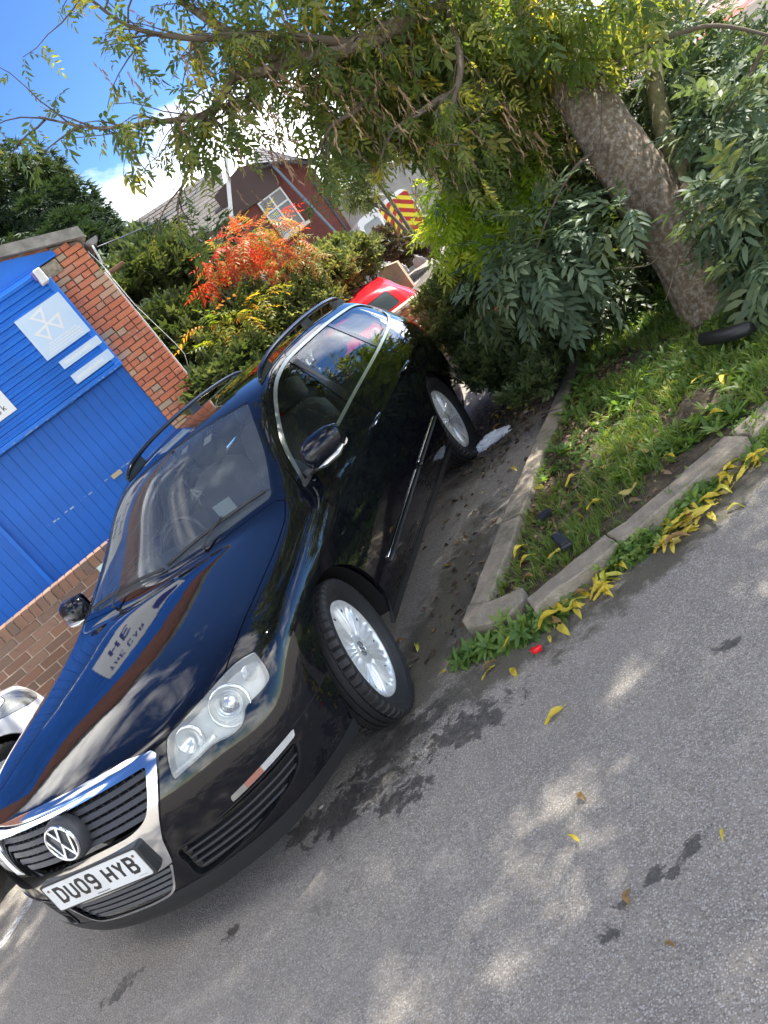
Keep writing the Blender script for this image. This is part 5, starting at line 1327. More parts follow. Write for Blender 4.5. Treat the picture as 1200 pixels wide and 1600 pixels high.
# move so that the tail faces us: tail tip (y=3.87) towards the camera
red.location = (-.42-1.19, 6.2+3.27, 0)
mb = MB(); Tl2 = Matrix.Translation((0,3.865,.93)) @ Matrix(((0,-1,0,0),(1,0,0,0),(0,0,1,0),(0,0,0,1))) @ Matrix.Rotation(math.radians(-14),4,'Y')
e_ = bpy.data.objects.new('emblem', None); COL.objects.link(e_); e_.parent = red
mb.lathe([(.062,-.05),(.062,.006),(.058,.009),(.052,.009),(.050,.004),(.050,-.05)], 28, T=Tl2); mb.build('emblem_ring', M_chrome, e_)
mb = MB()
for st in ([(-.40,.90),(0,.13),(.40,.90)], [(-.88,.44),(-.42,-.82),(0,-.02),(.42,-.82),(.88,.44)]):
    for q_ in ribbon(st, .2): mb.add([Tl2 @ Vector((.008,p.x*.055,p.y*.055)) for p in q_], [(0,1,2,3)])
mb.build('emblem_letters', M_chrome, e_)
HLW = [(.700,-.52,.800),(.775,-.42,.770),(.845,-.25,.775),(.870,-.10,.790),(.868,-.12,.765),(.868,-.30,.700),(.852,-.45,.655),(.800,-.585,.630),(.735,-.680,.625),(.690,-.720,.640),(.660,-.70,.700),(.665,-.62,.760)]
wc = empty('white_car', (-2.72,.33,0), math.pi, 'white car parked beside the low brick wall, cut by the left frame edge', 'car')
car_body_simple(wc, M_white, HLW, housing=mat('dark_lamp_housing', (.10,.11,.12), rough=.3, metal=.5))
wc.scale = (.96,.93,1.0)
for x_, y_, rz_ in ((.795,0,0),(-.795,0,math.pi),(.8,2.709,0),(-.8,2.709,math.pi)): wheel(wc, x_, y_, rz_, .5)
# other things the paint reflects: blue tarpaulin shed roof and tiled roof above the bank, upper right
TP0 = at(830, 30, 13)
tarp = empty('blue_tarpaulin_shelter', (TP0.x,TP0.y,0), math.radians(30), 'bright blue sheeting glimpsed through the leaves at the top right', 'shelter')
M_tarp = mat('blue_sheeting', (.03,.22,.55), rough=.4, bump=.3, bscale=8)
mb = MB(); n_ = 14; V = []; F = []
for i in range(n_+1):
    for j in range(n_+1):
        u, v = i/n_, j/n_; V.append((-.9+2.2*u, .3*math.sin(u*9)*.1+v*1.4, TP0.z-.5+1.3*v+.05*math.sin(u*21+v*5)))
for i in range(n_):
    for j in range(n_): a = i*(n_+1)+j; F.append((a,a+n_+1,a+n_+2,a+1))
mb.add(V, F, True); mb.build('sheeting', M_tarp, tarp)
for x in (-.85,1.25):
    mb = MB(); mb.tube([(x,.02,0),(x,.02,TP0.z-.5)], .04, 8); mb.build('pole', M_satin, tarp)
RF0 = at(1010, 60, 16); rfh = empty('tiled_outbuilding', (RF0.x,RF0.y,0), math.radians(30), 'outbuilding with weathered pinkish tiled roof glimpsed at the top right', 'building')
M_ptile = mat('pinkish_tile', (.34,.24,.21), rough=.9, var=.3, vscale=8)
mb = MB(); mb.prism([(-3.0,0,0),(4.5,0,0),(4.5,0,RF0.z-1.2),(-3.0,0,RF0.z-1.2)], (0,4,0)); mb.build('wall', mat('old_red_wall', (.30,.11,.08), rough=.9, var=.3, vscale=4), rfh)
for r_ in range(9):
    for c_ in range(22):
        pass
mb_ = MB(); mb_.cbox((0,0,0),(.33,.30,.03),.008); me_t = mb_.build('tile', M_ptile, mesh_only=True)
for r_ in range(8):
    for c_ in range(22):
        o = link('tile', me_t, rfh); o.location = (-3.1+c_*.345+(.17 if r_%2 else 0), -.2+r_*.24, RF0.z-1.25+r_*.17); o.rotation_euler = (math.radians(34)+rb.uniform(-.03,.03),0,0)
RC = at(1180, 25, 15); ra = empty('red_awning', (RC.x,RC.y,0), math.radians(30), 'red awning edge glimpsed in the far top right corner', 'awning')
mb = MB(); mb.cbox((-1.2,-.1,RC.z-.35),(2.2,1.5,RC.z+.25),.03); mb.build('awning_sheet', mat('red_awning_cloth', (.60,.05,.04), rough=.6), ra)
for x in (-1.1,2.1):
    mb = MB(); mb.tube([(x,.3,0),(x,.3,RC.z-.34)], .04, 8); mb.build('awning_post', M_satin, ra)

# ---------------------------------------------------------------- leaves
def leaf_mat(name, cols, trans=.35, rough=.45, spec=.4, tcol=None):
    """cols: ramp over a per-leaf number; the thin leaf lets light through"""
    m = bpy.data.materials.new(name); m.use_nodes = True; nt = m.node_tree; N = nt.nodes; L = nt.links; b = N['Principled BSDF']
    at_ = N.new('ShaderNodeAttribute'); at_.attribute_name = 'lv'; rp = N.new('ShaderNodeValToRGB'); c = rp.color_ramp
    while len(c.elements) > 1: c.elements.remove(c.elements[-1])
    c.elements[0].position = cols[0][0]; c.elements[0].color = (*cols[0][1],1)
    for p, q in cols[1:]: e = c.elements.new(p); e.color = (*q,1)
    L.new(at_.outputs['Fac'], rp.inputs['Fac']); L.new(rp.outputs['Color'], b.inputs['Base Color'])
    b.inputs['Roughness'].default_value = rough; b.inputs['Specular IOR Level'].default_value = spec
    tr = N.new('ShaderNodeBsdfTranslucent'); ms = N.new('ShaderNodeMixShader'); ms.inputs[0].default_value = trans; out = N['Material Output']
    hs = N.new('ShaderNodeMix'); hs.data_type = 'RGBA'; hs.blend_type = 'MULTIPLY'; hs.inputs[0].default_value = 1; L.new(rp.outputs['Color'], hs.inputs[6]); hs.inputs[7].default_value = (*(tcol or (2.4,2.2,.9)),1)
    L.new(hs.outputs[2], tr.inputs['Color']); L.new(b.outputs[0], ms.inputs[1]); L.new(tr.outputs[0], ms.inputs[2]); L.new(ms.outputs[0], out.inputs['Surface'])
    MATS[name] = m; return m
def leaflet(L_=1.0, W_=.28, droop=.12, fold=.10, shape='oval'):
    """one leaf along +x: 7 vertices, 6 triangles"""
    k1, k2 = (.30,.70) if shape == 'oval' else (.22,.60)
    w1, w2 = (W_*.48, W_*.40) if shape == 'oval' else (W_*.5, W_*.33)
    V = np.array([(0,0,0),(k1*L_,-w1,fold*W_),(k1*L_,w1,fold*W_),(k1*L_,0,-.02*L_),(k2*L_,-w2,fold*W_-droop*.5*L_),(k2*L_,w2,fold*W_-droop*.5*L_),(L_,0,-droop*L_)])
    F = np.array([(0,3,1),(0,2,3),(1,3,4),(3,2,5),(3,5,4),(4,5,6)])
    return V, F
def rot_np(ax, a):
    c, s = math.cos(a), math.sin(a)
    return np.array({'x':[[1,0,0],[0,c,-s],[0,s,c]],'y':[[c,0,s],[0,1,0],[-s,0,c]],'z':[[c,-s,0],[s,c,0],[0,0,1]]}[ax])
def spray(n_pairs=4, size=.09, W_=.30, spread=62, rachis=None, droop=.3, terminal=True, shape='oval', jit=0, lw=None):
    """compound leaf: pairs of leaflets on a drooping stalk"""
    r = random.Random(jit); V = []; F = []; n = 0; R_ = rachis or size*n_pairs*.55
    def add(Vl, Fl):
        nonlocal n; V.append(Vl); F.append(Fl+n); n += len(Vl)
    def spine(t): return np.array((R_*t, 0, -droop*R_*t*t))
    for k in range(n_pairs):
        t = (k+.8)/(n_pairs+.3); s_ = size*(.75+.35*math.sin(math.pi*(k+1)/(n_pairs+1)))*r.uniform(.85,1.15)
        for sg in (-1,1):
            lv, lf = leaflet(s_, s_*W_, .25, .12, shape); lv = lv @ rot_np('x', sg*r.uniform(.1,.5)).T @ rot_np('y', r.uniform(.0,.5)).T @ rot_np('z', sg*math.radians(spread+r.uniform(-12,12))).T; add(lv+spine(t), lf)
    if terminal: lv, lf = leaflet(size*1.05, size*W_, .25, .12, shape); lv = lv @ rot_np('y', .3).T; add(lv+spine(1.0), lf)
    w = lw or size*.02
    st = np.array([spine(0)+(0,-w,0), spine(0)+(0,w,0), spine(.5)+(0,w,0), spine(.5)+(0,-w,0), spine(1)+(0,0,0)]); add(st, np.array([(0,1,2),(0,2,3),(3,2,4)]))
    return np.vstack(V), np.vstack(F)
def scatter(name, temps, P, D, S, m, parent=None, up=None, lv=None, roll=None, kind='stuff', rng=RNG):
    """bake templates at points P, pointing along D, sizes S -> one mesh"""
    P = np.asarray(P, float); n = len(P); D = np.asarray(D, float); D = D/np.linalg.norm(D, axis=1, keepdims=True); S = np.broadcast_to(np.asarray(S, float), (n,))
    U = np.tile(np.array([0,0,1.0]), (n,1)) if up is None else np.asarray(up, float)
    X = D; Y = np.cross(U, X); l = np.linalg.norm(Y, axis=1, keepdims=True); Y = np.where(l < 1e-3, np.array([[0,1.0,0]]), Y/np.maximum(l,1e-6)); Z = np.cross(X, Y)
    a = rng.uniform(-.7,.7,n) if roll is None else roll
    ca, sa = np.cos(a)[:,None], np.sin(a)[:,None]; Y2 = Y*ca+Z*sa; Z2 = -Y*sa+Z*ca
    which = rng.integers(0, len(temps), n); lvv = rng.random(n) if lv is None else np.asarray(lv)
    VV = []; FF = []; AA = []; off = 0
    for k, (tv, tf) in enumerate(temps):
        ix = np.where(which == k)[0]
        if not len(ix): continue
        q = tv[None,:,:]*S[ix][:,None,None]
        W_ = P[ix][:,None,:] + q[:,:,0:1]*X[ix][:,None,:] + q[:,:,1:2]*Y2[ix][:,None,:] + q[:,:,2:3]*Z2[ix][:,None,:]
        VV.append(W_.reshape(-1,3)); f = tf[None,:,:]+(np.arange(len(ix))*len(tv))[:,None,None]+off; FF.append(f.reshape(-1,3)); AA.append(np.repeat(np.clip(lvv[ix]+rng.normal(0,.04,len(ix)),0,1), len(tv))); off += len(ix)*len(tv)
    V = np.vstack(VV); F = np.vstack(FF).astype(np.int32); A = np.concatenate(AA).astype(np.float32)
    me = mesh_np(name, V, F, m, None, smooth=True); at_ = me.attributes.new('lv', 'FLOAT', 'POINT'); at_.data.foreach_set('value', A)
    o = link(name, me, parent)
    if kind: o['kind'] = kind
    return o
def rdir(n, zmin=-1, zmax=1, rng=RNG):
    z = rng.uniform(zmin, zmax, n); a = rng.uniform(0, 2*np.pi, n); r = np.sqrt(np.maximum(0,1-z*z)); return np.stack([r*np.cos(a), r*np.sin(a), z], 1)
def ball(c, r, n, shell=.5, rng=RNG):
    """points in an ellipsoid, denser towards the skin; returns points and outward directions"""
    c = np.array(c, float); r = np.array(r if hasattr(r,'__len__') else (r,r,r), float)
    d = rdir(n, rng=rng); k = rng.random(n)**(1/3); k = np.where(rng.random(n) < shell, .75+.28*rng.random(n), k)
    return c+d*r*k[:,None], d
def clumps(c, r, nclump, per, cr_, shell=.7, rng=RNG, flat=.7):
    P = []; O = []
    cc_, dd = ball(c, r, nclump, shell, rng)
    for q, d in zip(cc_, dd):
        m_ = max(3, int(per*rng.uniform(.5,1.5))); p, o = ball(q, (cr_,cr_,cr_*flat), m_, .3, rng); P.append(p); O.append(o*.7+d*.6+np.array((0,0,.15)))
    return np.vstack(P), np.vstack(O)
def limb(mb, P, r0, r1, seg=8, n=4):
    Q = smooth_poly(np.array([tuple(p) for p in P]), n, closed=False); m_ = len(Q); mb.tube([tuple(q) for q in Q], [r0+(r1-r0)*i/(m_-1) for i in range(m_)], seg)
    return Q

M_bark = mat('bark', (.125,.090,.056), rough=.95, var=.35, vscale=9, dirt=(.36,.33,.27), dscale=34, damt=.8, bump=.9, bscale=38)
M_bark2 = mat('mossy_bark', (.13,.12,.05), rough=.95, var=.4, vscale=8, dirt=(.24,.20,.14), dscale=16, damt=.6, bump=.8, bscale=40)
M_twig = mat('twig', (.11,.085,.06), rough=.9)
M_deadtwig = mat('dry_twig', (.30,.23,.15), rough=.9)
ML_ash = leaf_mat('ash_leaf', [(0,(.060,.10,.030)),(.45,(.115,.165,.045)),(.75,(.18,.21,.055)),(.92,(.25,.25,.06)),(1,(.42,.35,.06))], trans=.5)
ML_dark = leaf_mat('grey_green_leaf', [(0,(.055,.090,.050)),(.5,(.090,.140,.078)),(.85,(.13,.18,.10)),(1,(.19,.22,.09))], trans=.25, rough=.55)
ML_bright = leaf_mat('sun_coloured_leaf', [(0,(.16,.26,.03)),(.5,(.26,.38,.04)),(1,(.40,.46,.06))], trans=.55)  # brighter leaf colours stand in for sunlight falling on the shrub
ML_olive = leaf_mat('olive_leaf', [(0,(.06,.085,.03)),(.5,(.12,.15,.06)),(1,(.22,.25,.12))], trans=.35)
ML_bush = leaf_mat('bush_leaf', [(0,(.030,.050,.020)),(.5,(.060,.090,.034)),(1,(.12,.15,.06))], trans=.25)
ML_con = leaf_mat('conifer_leaf', [(0,(.020,.042,.022)),(.5,(.045,.078,.030)),(.85,(.085,.11,.038)),(.97,(.15,.13,.045)),(1,(.22,.14,.05))], trans=.15, rough=.6)
ML_sum = leaf_mat('sumac_leaf', [(0,(.50,.030,.025)),(.30,(.55,.075,.035)),(.48,(.50,.17,.05)),(.62,(.42,.28,.10)),(.78,(.24,.24,.06)),(1,(.14,.20,.05))], trans=.45, tcol=(1.6,1.3,.8))
ML_sumg = leaf_mat('sumac_green_leaf', [(0,(.50,.22,.03)),(.15,(.24,.22,.03)),(.5,(.16,.20,.03)),(1,(.09,.14,.025))], trans=.5)
ML_seed = leaf_mat('dry_seed', [(0,(.22,.13,.07)),(.5,(.34,.21,.12)),(1,(.45,.31,.18))], trans=.3, tcol=(1.2,1.1,.9))
ML_grass = leaf_mat('grass_blade', [(0,(.08,.145,.028)),(.5,(.15,.23,.045)),(.85,(.13,.19,.04)),(1,(.34,.30,.12))], trans=.4)
ML_weed = leaf_mat('weed_leaf', [(0,(.07,.14,.035)),(.6,(.13,.22,.05)),(1,(.22,.29,.08))], trans=.4)
ML_yel = leaf_mat('yellow_leaf', [(0,(.42,.33,.03)),(.3,(.62,.47,.03)),(.5,(.62,.50,.07)),(.7,(.50,.50,.08)),(.85,(.52,.42,.14)),(1,(.26,.15,.06))], trans=.3, tcol=(1.2,1.1,.7))
ML_litter = leaf_mat('leaf_litter', [(0,(.05,.03,.018)),(.5,(.13,.08,.045)),(.9,(.24,.16,.09)),(1,(.36,.28,.16))], trans=.1)

def blotch(m, col, scale, lo):
    nt = m.node_tree; N = nt.nodes; L = nt.links; b = N['Principled BSDF']; src = b.inputs['Base Color'].links[0].from_socket
    tc = N.new('ShaderNodeTexCoord'); oi = N.new('ShaderNodeObjectInfo'); ad = N.new('ShaderNodeVectorMath'); ad.operation = 'ADD'; L.new(tc.outputs['Object'], ad.inputs[0]); L.new(oi.outputs['Location'], ad.inputs[1])
    no = N.new('ShaderNodeTexNoise'); no.inputs['Scale'].default_value = scale; no.inputs['Detail'].default_value = 5; L.new(ad.outputs[0], no.inputs['Vector'])
    mr = N.new('ShaderNodeMapRange'); mr.inputs['From Min'].default_value = lo; mr.inputs['From Max'].default_value = lo+.12; L.new(no.outputs['Fac'], mr.inputs['Value'])
    mx = N.new('ShaderNodeMix'); mx.data_type = 'RGBA'; L.new(mr.outputs[0], mx.inputs[0]); L.new(src, mx.inputs[6]); mx.inputs[7].default_value = (*col,1); L.new(mx.outputs[2], b.inputs['Base Color'])
blotch(ML_yel, (.22,.11,.03), 38, .58)
T_ash = [spray(n_, s_, w_, sp_, jit=k, droop=.35+.1*k) for k,(n_,s_,w_,sp_) in enumerate(((3,.085,.34,60),(2,.10,.38,55),(4,.075,.30,64),(3,.095,.28,50),(2,.075,.42,70),(5,.070,.30,62)))]
T_big = [spray(4, .150, .30, 50, jit=20+k, droop=.6, rachis=.26) for k in range(4)]
T_oval = [leaflet(.06,.03,.15,.15) for k in range(1)]
T_tuft = []
for k in range(4):
    r = random.Random(50+k); V = []; F = []; n = 0
    for q in range(6):
        lv_, lf_ = leaflet(.055*r.uniform(.7,1.2), .020, .2, .15); M_ = rot_np('z', r.uniform(0,6.28)) @ rot_np('y', r.uniform(-1.1,-.1)); V.append(lv_ @ M_.T+np.array((r.uniform(-.015,.015),r.uniform(-.015,.015),r.uniform(-.01,.01)))); F.append(lf_+n); n += len(lv_)
    T_tuft.append((np.vstack(V), np.vstack(F)))
def fan(k, n=9, L_=.10, w=.016):
    r = random.Random(k); V = []; F = []; m_ = 0
    for q in range(n):
        lv_, lf_ = leaflet(L_*r.uniform(.6,1.1), w, .3, .1, 'lance'); M_ = rot_np('x', r.uniform(-.4,.4)) @ rot_np('z', -1.1+2.2*q/(n-1)) @ rot_np('y', r.uniform(-.2,.3)); V.append(lv_ @ M_.T); F.append(lf_+m_); m_ += len(lv_)
    return np.vstack(V), np.vstack(F)
T_fan = [fan(k) for k in range(5)]
T_seed = []
for k in range(3):
    r = random.Random(80+k); V = []; F = []; n = 0
    for q in range(9):
        lv_, lf_ = leaflet(.045, .009, .1, .1, 'lance'); M_ = rot_np('x', r.uniform(0,6)) @ rot_np('z', r.uniform(-.45,.45)) @ rot_np('y', r.uniform(-.2,.2)); V.append(lv_ @ M_.T+np.array((.016*q,r.uniform(-.006,.006),r.uniform(-.006,.006)))); F.append(lf_+n); n += len(lv_)
    st = np.array([(0,-.0012,0),(0,.0012,0),(.17,0,0)]); V.append(st); F.append(np.array([(0,1,2)])+n)
    T_seed.append((np.vstack(V), np.vstack(F)))

# ---------------------------------------------------------------- the big leaning tree
tree = empty('ash_tree', (2.60,2.55,.04), 0, 'large leaning tree with pale flecked bark, canopy hanging over the black car', 'tree')
bpy.context.view_layer.update()
def tl(v): return Vector(v)-Vector((2.60,2.55,.04))
Tp = [at(1150,560,4.80),at(1122,500,4.86),at(1066,400,4.95),at(1008,300,5.05),at(950,215,5.15),at(905,140,5.3),at(862,60,5.5),at(820,-40,5.8),at(760,-160,6.0)]
Tr = [.245,.185,.170,.190,.178,.170,.160,.150,.13]
Q = smooth_poly(np.array([tuple(p) for p in Tp]), 16, closed=False); rr = np.interp(np.linspace(0,len(Tp)-1,len(Q)), range(len(Tp)), Tr)
from mathutils import noise as mn
mb = MB(); seg = 64; rt = random.Random(4)
mb.tube([tuple(tl(q_)) for q_ in Q], [float(a) for i,a in enumerate(rr)], seg)
for i, v in enumerate(mb.V):
    a = (i % seg)/seg*2*math.pi; ring = i//seg; c_ = tl(Q[min(ring,len(Q)-1)]); d_ = Vector(v)-c_; L_ = ring*.03
    rid = mn.noise(Vector((math.cos(a)*3.2, math.sin(a)*3.2, L_*.9)))*.10 + abs(mn.noise(Vector((math.cos(a)*9, math.sin(a)*9, L_*2.2))))*.10 + mn.noise(Vector((math.cos(a)*20, math.sin(a)*20, L_*9)))*.035
    flare = max(0, 1-(ring-6)/16)*(.16+.16*math.sin(4*a+.7)) if ring >= 6 else .30
    mb.V[i] = tuple(c_+d_*(1+rid-.03+flare))
mb.build('trunk', M_bark, tree)
mb = MB(); limb(mb, [tl(at(1140,470,4.75)),tl(at(1112,400,4.8)),tl(at(1085,330,4.9)),tl(at(1062,265,5.0)),tl(at(1040,215,5.1)),tl(at(1022,120,5.3)),tl(at(1018,0,5.5)),tl(at(1000,-120,5.8))], .085, .045, 12); mb.build('second_stem', M_bark2, tree)
mb = MB(); limb(mb, [tl(at(1118,400,4.7)),tl(at(1090,320,4.8)),tl(at(1070,290,4.86))], .045, .035, 8); mb.build('dead_stem', M_deadtwig, tree)
tips = []
def branch(px, r0, r1, name='limb'):
    mb = MB(); Q = limb(mb, [tl(at(*q)) for q in px], r0, r1, 8, 5); mb.build(name, M_bark if r0 > .03 else M_twig, tree); return Q+np.array((2.60,2.55,.04))
B = []
B.append(branch([(850,40,5.5),(760,10,5.2),(650,30,5.0),(560,70,4.8),(470,90,4.7),(400,75,4.6),(340,40,4.5),(280,0,4.5)], .085, .018))
B.append(branch([(470,90,4.7),(420,110,4.6),(365,120,4.5),(345,155,4.4),(315,180,4.3),(250,190,4.2),(150,200,4.1),(60,182,4.0)], .035, .004))
B.append(branch([(410,115,4.6),(385,160,4.6),(340,170,4.5),(310,230,4.5),(285,290,4.5),(275,330,4.5)], .022, .004))
B.append(branch([(560,70,4.8),(480,60,4.6),(400,55,4.4),(300,60,4.2),(200,40,4.1),(120,-20,4.0)], .03, .006))
B.append(branch([(820,-40,5.8),(640,-60,5.2),(430,-80,4.7),(250,-60,4.3),(90,-40,4.0)], .08, .012))
B.append(branch([(862,60,5.5),(780,120,5.1),(700,150,4.9),(650,180,4.8),(610,205,4.8)], .05, .006))
B.append(branch([(650,30,5.0),(600,120,4.9),(560,170,4.8),(520,195,4.8),(500,230,4.8)], .03, .005))
B.append(branch([(700,20,5.0),(720,100,4.7),(705,180,4.6),(720,235,4.6)], .03, .005))
B.append(branch([(905,140,5.3),(960,100,4.9),(1040,60,4.7),(1120,40,4.6),(1220,60,4.5)], .024, .008))
B.append(branch([(955,220,5.15),(900,260,5.0),(860,330,4.95),(835,400,4.9)], .016, .004))
B.append(branch([(1060,265,5.0),(1130,190,4.8),(1180,100,4.7),(1220,20,4.6)], .028, .010))
twm = MB(); P_l = []; D_l = []; S_l = []
rt = random.Random(9)
def twigs(Q, n, ln, per, up=-.15, start=.15, jit=1.0):
    for k in range(n):
        i = int(len(Q)*(start+(1-start)*rt.random())); i = min(i, len(Q)-2); p = Q[i]; t = Q[i+1]-Q[i]; t = t/np.linalg.norm(t)
        d = t*.6+np.array([rt.gauss(0,.6)*jit for _ in range(3)])+np.array((0,0,up)); d /= np.linalg.norm(d); L_ = ln*rt.uniform(.5,1.3)
        pts = [p]; q = p.copy(); dd = d.copy()
        for s_ in range(5):
            dd = dd+np.array([rt.gauss(0,.12) for _ in range(3)])+np.array((0,0,-.10)); dd /= np.linalg.norm(dd); q = q+dd*L_/5; pts.append(q.copy())
        twm.tube([tuple(tl(x)) for x in pts], [.006,.005,.004,.003,.0025,.002], 4)
        for s_ in range(per):
            u = .25+.75*rt.random(); a = pts[int(u*4.99)]; b = pts[int(u*4.99)+1]; w = a+(b-a)*rt.random()
            e = dd*.5+np.array([rt.gauss(0,.6) for _ in range(3)])+np.array((0,0,-.35)); P_l.append(w); D_l.append(e); S_l.append(rt.uniform(.38,.72))
twigs(B[1], 44, .40, 5, start=.1); twigs(B[2], 22, .34, 5); twigs(B[0], 46, .45, 6, start=.3); twigs(B[3], 34, .40, 5, start=.05); twigs(B[4], 16, .35, 5); twigs(B[6], 16, .35, 6); twigs(B[7], 16, .35, 6); twigs(B[5], 16, .35, 6)
twm.build('twigs', M_twig, tree)['kind'] = 'stuff'
scatter('foliage', T_ash, np.array(P_l)-np.array((2.60,2.55,.04)), D_l, S_l, ML_ash, tree)
P = []; D = []; S = []; A = []
def blob(px, py, dpt, r, ncl, per0, cr_=.22, size=1.0, lvb=(.0,1.0)):
    c = at(px, py, dpt); p, d = clumps(tuple(c), r, ncl, int(per0*1.25), cr_); P.append(p); D.append(d+np.array((0,0,-.5))); S.append(RNG.uniform(.45,1.0,len(p))*size); A.append(RNG.uniform(lvb[0],lvb[1],len(p)))
for b in [(540,50,5.2,(.5,.5,.40),16,13),(620,60,5.4,(.6,.6,.5),30,16),(590,130,5.3,(.35,.4,.35),20,15),(700,110,5.5,(.6,.6,.6),38,17),(720,170,5.4,(.35,.4,.28),20,15),(850,40,4.9,(.22,.22,.18),10,13),(930,30,4.9,(.25,.25,.18),9,13),(800,60,6.2,(.6,.6,.5),30,17),(780,190,6.4,(.5,.5,.5),30,17),(760,20,5.0,(.45,.4,.35),14,15),(970,20,4.9,(.32,.4,.25),11,14),(700,-10,4.6,(.5,.4,.3),12,14),(450,0,4.8,(.4,.4,.25),9,10),(350,10,4.6,(.35,.35,.2),6,9),(820,240,6.5,(.4,.4,.4),20,16),(560,120,5.3,(.3,.3,.3),12,13),(500,150,5.0,(.22,.22,.2),8,12),(540,215,5.4,(.16,.16,.16),5,12),(760,240,5.8,(.28,.28,.2),12,14)]: blob(*b)
# the crown above and behind the camera, seen only in reflections and as shade
for c, r, nc, per in (((3.6,2.2,4.8),(1.3,1.3,.8),72,13),((2.2,3.2,5.2),(1.6,1.6,1.0),120,15),((5.0,2.6,4.8),(1.4,1.4,.9),62,13),((5.2,2.2,7.8),(1.8,1.8,.9),74,14),((6.6,3.4,8.2),(1.8,1.8,.9),60,14),((4.0,3.6,7.4),(1.6,1.6,.9),84,14),((6.6,1.2,7.6),(1.6,1.6,.9),50,13),((4.6,.6,7.2),(1.4,1.4,.8),38,13)):
    p, d = clumps(c, r, nc, per, .34); P.append(p); D.append(d+np.array((0,0,-.5))); S.append(RNG.uniform(.9,1.5,len(p))); A.append(RNG.random(len(p))*.9)
for pts, r0 in (([(2.6,4.4,2.4),(3.0,3.6,4.4),(4.2,2.4,6.6),(5.4,1.6,7.8)],.10),([(2.65,4.5,2.5),(4.0,3.8,4.6),(5.6,3.2,6.6),(6.8,3.0,8.0)],.09),([(2.6,4.4,2.4),(2.3,3.8,4.0),(1.8,3.0,5.0)],.09)):
    mb = MB(); limb(mb, [tl(q_) for q_ in pts], r0, .02, 8); mb.build('limb', M_bark, tree)
scatter('crown', T_ash, np.vstack(P)-np.array((2.60,2.55,.04)), np.vstack(D), np.concatenate(S), ML_ash, tree, lv=np.concatenate(A))
# hanging dry seed bunches
P = []; 
for px, py, dp, rx, n in ((600,80,4.9,.55,60),(520,40,4.7,.45,40),(700,160,5.0,.5,60),(640,200,4.9,.4,40),(800,160,5.2,.4,50),(420,180,4.6,.3,18),(560,170,4.8,.3,25),(850,230,5.0,.25,26),(460,120,4.6,.4,34),(330,200,4.4,.5,30),(380,230,4.5,.3,24),(250,120,4.3,.4,14)):
    c = at(px,py,dp); p, _ = ball(tuple(c), rx, int(n*.6), .3); P.append(p)
P = np.vstack(P); D = np.tile(np.array([[0,0,-1.0]]),(len(P),1))+RNG.normal(0,.22,(len(P),3))
scatter('seed_bunches', T_seed, P-np.array((2.60,2.55,.04)), D, RNG.uniform(.6,1.3,len(P)), ML_seed, tree)
# brambles and ivy stems on the trunk
mb = MB()
for pts in ([(1000,300,4.75),(1008,330,4.72),(1000,370,4.74),(985,420,4.72)],[(1010,400,4.68),(1040,405,4.6),(1090,400,4.5)],[(1060,400,4.6),(1050,440,4.58),(1040,470,4.6)],[(960,420,4.7),(1010,415,4.6),(1030,400,4.6)],[(940,150,5.0),(938,220,4.95),(932,280,4.9)]):
    limb(mb, [tl(at(*q)) for q in pts], .004, .003, 5)
mb.build('bramble_stem', M_twig, tree)['kind'] = 'stuff'

# ---------------------------------------------------------------- shrubs
def shrub(name, label, cat, base, blobs, temps, m, size, stems=4, group=None, lvf=None, upb=.2, twig=M_twig, r0=.02):
    base = Vector(base); root = empty(name, base, 0, label, cat, group); b = np.array(base)
    P = []; D = []; S = []; A = []
    for (c, r, nc, per, cr_) in blobs:
        p, d = clumps(tuple(c), r, nc, per, cr_); P.append(p); D.append(d+np.array((0,0,upb))); S.append(RNG.uniform(.7,1.25,len(p))*size); A.append(RNG.random(len(p)) if lvf is None else lvf(p))
    mb = MB()
    for k in range(stems):
        c = Vector(blobs[k % len(blobs)][0])-base; e = c+Vector([rnd.gauss(0,.35)*x for x in (blobs[k % len(blobs)][1] if hasattr(blobs[k % len(blobs)][1],'__len__') else [blobs[k % len(blobs)][1]]*3)])
        limb(mb, [(rnd.uniform(-.05,.05),rnd.uniform(-.05,.05),0), e*.45+Vector((rnd.gauss(0,.05),rnd.gauss(0,.05),.1*c.length)), e*.8, e], r0, r0*.25, 6)
    mb.build('stems', twig, root)
    scatter('foliage', temps, np.vstack(P)-b, np.vstack(D), np.concatenate(S), m, root, lv=np.concatenate(A)); return root
W = lambda px, py, d: tuple(at(px, py, d))
def g0(x, y, z=0.05): return (x, y, z)
# large grey-green leaves round the trunk
def lvp(p): return RNG.random(len(p))
shrub('broad_leaf_shrub','drooping grey-green shrub hanging left of the leaning trunk','shrub',(1.95,3.6,.1),[(W(850,390,5.0),(.24,.28,.26),16,8,.15),(W(800,430,5.1),(.16,.18,.18),9,7,.12),(W(880,440,5.0),(.18,.18,.18),8,7,.12),(W(985,325,4.65),(.12,.10,.05),3,4,.08),(W(905,345,4.75),(.08,.10,.08),2,4,.08),(W(780,470,5.3),(.12,.12,.12),3,5,.10)], T_big, ML_dark, .60, 7, upb=-.5)
shrub('elder_shrub','tall dense grey-green shrub filling the right side above the grass','shrub',(3.45,2.9,.1),[(W(1195,350,4.2),(.18,.25,.30),20,8,.13),(W(1195,425,4.1),(.16,.2,.14),9,6,.12),(W(1160,220,4.8),(.28,.3,.3),26,9,.16),(W(1200,150,4.9),(.3,.3,.3),20,9,.16),(W(1095,150,5.4),(.20,.3,.25),16,9,.15),(W(1110,60,5.2),(.35,.35,.25),13,7,.16),(W(1215,260,4.3),(.2,.2,.3),9,6,.14)], T_big, ML_dark, .62, 8, upb=-.35)
